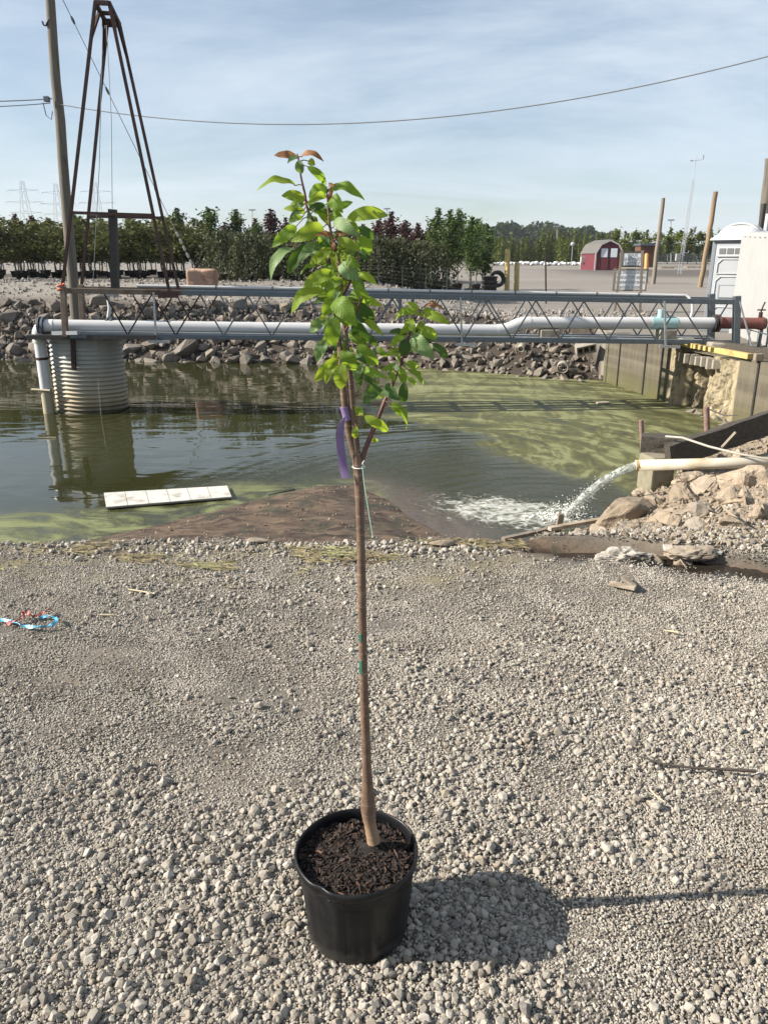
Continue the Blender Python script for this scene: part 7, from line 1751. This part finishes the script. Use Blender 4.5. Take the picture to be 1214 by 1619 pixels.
    m = MB(); m.tube(smooth([P3(573, 737, -0.013), P3(576, 765, -0.015), P3(580, 790, -0.015), P3(585, 822, -0.015), P3(590, 850, -0.015)], 4), 0.0013, 6); m.build('tail', M_g, st)
make_sapling()

# ------------------------------------------------------------------ small things on the gravel
def flat_cord(name, label, pts, wd, mat, z=0.016):
    sp = []; P = [on_z(x, y, z + dz) for x, y, dz in pts]
    for i in range(len(P) - 1):
        p0, p1, p2, p3 = P[max(i - 1, 0)], P[i], P[i + 1], P[min(i + 2, len(P) - 1)]
        for k in range(6): u = k / 6; sp.append(0.5 * ((2 * p1) + (p2 - p0) * u + (2 * p0 - 5 * p1 + 4 * p2 - p3) * u * u + (3 * p1 - p0 - 3 * p2 + p3) * u ** 3))
    sp.append(P[-1]); m = MB(); vs = []
    for i, p in enumerate(sp):
        d = (sp[min(i + 1, len(sp) - 1)] - sp[max(i - 1, 0)]).normalized(); s = d.cross(Vector((0, 0, 1))); an = 0.9 * math.sin(i * 0.55); n = Vector((0, 0, 1)); q = s * math.cos(an) + n * math.sin(an)
        k = wd / 2 * (1 + 0.2 * math.sin(i * 1.3)); t_ = q.cross(d) * 0.0012
        vs += [p - q * k + t_, p + q * k + t_, p + q * k - t_, p - q * k - t_]
    n = len(sp); fs = [(i * 4 + j, i * 4 + (j + 1) % 4, (i + 1) * 4 + (j + 1) % 4, (i + 1) * 4 + j) for i in range(n - 1) for j in range(4)]
    m.add(vs, fs, 0, False); tag(m.build(name, mat, None, tuple(P[0])), label, 'cord')
flat_cord('strap', 'bright blue flat plastic strap curled on the gravel at the left edge', [(-25, 984, 0.01), (0, 980, 0.004), (25, 984, 0.008), (40, 990, 0.006), (62, 991, 0.01), (82, 988, 0.012), (90, 980, 0.02), (84, 975, 0.012), (70, 975, 0.005), (62, 979, 0.0)], 0.016, pmat('blue_strap', (0.043, 0.281, 0.468), (0.062, 0.351, 0.530), 20, 0.4))
flat_cord('strap', 'faded red flat strap tangled beside the blue one on the gravel', [(18, 988, 0.004), (14, 985, 0.006), (24, 982, 0.01), (38, 975, 0.02), (36, 968, 0.026), (44, 968, 0.03), (50, 974, 0.02), (64, 972, 0.012), (72, 966, 0.022), (80, 963, 0.012)], 0.018, pmat('red_strap', (0.328, 0.078, 0.058), (0.406, 0.125, 0.094), 20, 0.6))
def stick(name, label, pts, r0, r1, mat, cat='twig'):
    P = [on_z(x, y, dz) for x, y, dz in pts]; k = len(P); m = MB(); m.tube(P, [lerp(r0, r1, i / (k - 1)) for i in range(k)], 7); tag(m.build(name, mat, None, tuple(P[0])), label, cat)
M_dry = pmat('dry_straw', (0.406, 0.335, 0.211), (0.484, 0.413, 0.281), 40, 0.8); M_tw2 = pmat('dark_twig', (0.043, 0.033, 0.027), (0.078, 0.062, 0.051), 40, 0.85, 0, 0.4, 0.002)
stick('twig', 'long thin dark twig lying on the gravel at the right', [(1010, 1196, 0.03), (1050, 1208, 0.026), (1095, 1214, 0.024), (1140, 1216, 0.022), (1194, 1219, 0.022)], 0.0028, 0.0062, M_tw2)
stick('straw', 'pale straw stalk lying on the gravel behind the blue strap', [(204, 932, 0.016), (225, 935, 0.018), (245, 939, 0.016)], 0.004, 0.005, M_dry, 'straw')
stick('straw', 'short pale straw stalk lying on the gravel right of the red strap', [(158, 972, 0.016), (180, 972, 0.016)], 0.004, 0.004, M_dry, 'straw')
stick('twig', 'short pale twig lying on the gravel below the runnel', [(1048, 996, 0.016), (1072, 1000, 0.02)], 0.003, 0.005, M_dry)
stick('twig', 'dark stick lying on the sand bar where it meets the algae', [(424, 783, WZ + 0.12), (445, 778, WZ + 0.14), (466, 774, WZ + 0.13)], 0.006, 0.010, M_tw2)
stick('twig', 'thin fork of dry twig on the gravel right of the pot', [(1026, 1246, 0.03), (1034, 1256, 0.034), (1050, 1268, 0.03)], 0.0016, 0.0026, M_dry)
def shore_things():
    for (px, py, s, lab) in ((410, 843, 0.19, 'pale flat stone on the crest at the edge of the sand bar'), (700, 857, 0.22, 'flat pale slab on the crest where the gravel meets the foaming water')):
        p = on_z(px, py, 0.03); me = rock_mesh('flat_stone_shape', 70 + int(px), 20, 1, 0.5, 0.05, M_rubble); o = link_mesh('flat_stone', me, None, (p.x, min(p.y, 4.42), H(p.x, min(p.y, 4.42)) + 0.02)); o.scale = (s, s * 0.6, s * 0.45); tag(o, lab, 'stone')
    # dried weed left on the upper shore: short strands lying flat
    rd = random.Random(15); m = MB()
    for k in range(5200):
        x = rd.uniform(-2.9, 1.0); y = 3.95 + 0.42 * rd.random() + 0.06 * math.sin(x * 3); 
        if nz(x, y * 3, 1.5, 9.0) + 0.3 * nz(x, y, 6) < 0.16 + 0.25 * rd.random(): continue
        z = H(x, y) + rd.uniform(0.008, 0.024); a = rd.gauss(0, 0.35); L_ = rd.uniform(0.03, 0.09); w_ = rd.uniform(0.002, 0.005); d = Vector((math.cos(a), math.sin(a), 0)); s = Vector((-d.y, d.x, 0)); p = Vector((x, y, z))
        m.add([p - d * L_ / 2 - s * w_, p + s * w_ + Vector((0, 0, 0.006)), p + d * L_ / 2 - s * w_ * 0.5, p - s * w_ * 1.4], [(0, 3, 2, 1)])
    t = NT('dried_weed'); t.setp('Base Color', t.ramp(t.noise(t.pos(), 2.2, 6, 0.7), [(0.35, (0.117, 0.078, 0.047)), (0.5, (0.195, 0.160, 0.082)), (0.65, (0.265, 0.254, 0.121))])); t.setp('Roughness', 0.85)
    tag(m.build('dried_weed', t.mat, fixn=False), 'dried yellow brown pond weed strewn along the crest of the gravel', kind='stuff')
shore_things()

# ------------------------------------------------------------------ air
def make_haze():
    m = MB(); m.box((0, 0, 21.5), (5600, 5600, 49.0))
    t = bpy.data.materials.new('thin_haze'); t.use_nodes = True; nt = t.node_tree; nt.nodes.clear()
    o = nt.nodes.new('ShaderNodeOutputMaterial'); v = nt.nodes.new('ShaderNodeVolumePrincipled'); nt.links.new(v.outputs[0], o.inputs['Volume'])
    v.inputs['Color'].default_value = (0.86, 0.92, 1.0, 1); v.inputs['Density'].default_value = 0.00022; v.inputs['Anisotropy'].default_value = 0.2
    tag(m.build('haze', t), 'thin pale summer haze over the far nursery and woods', kind='stuff')
make_haze()
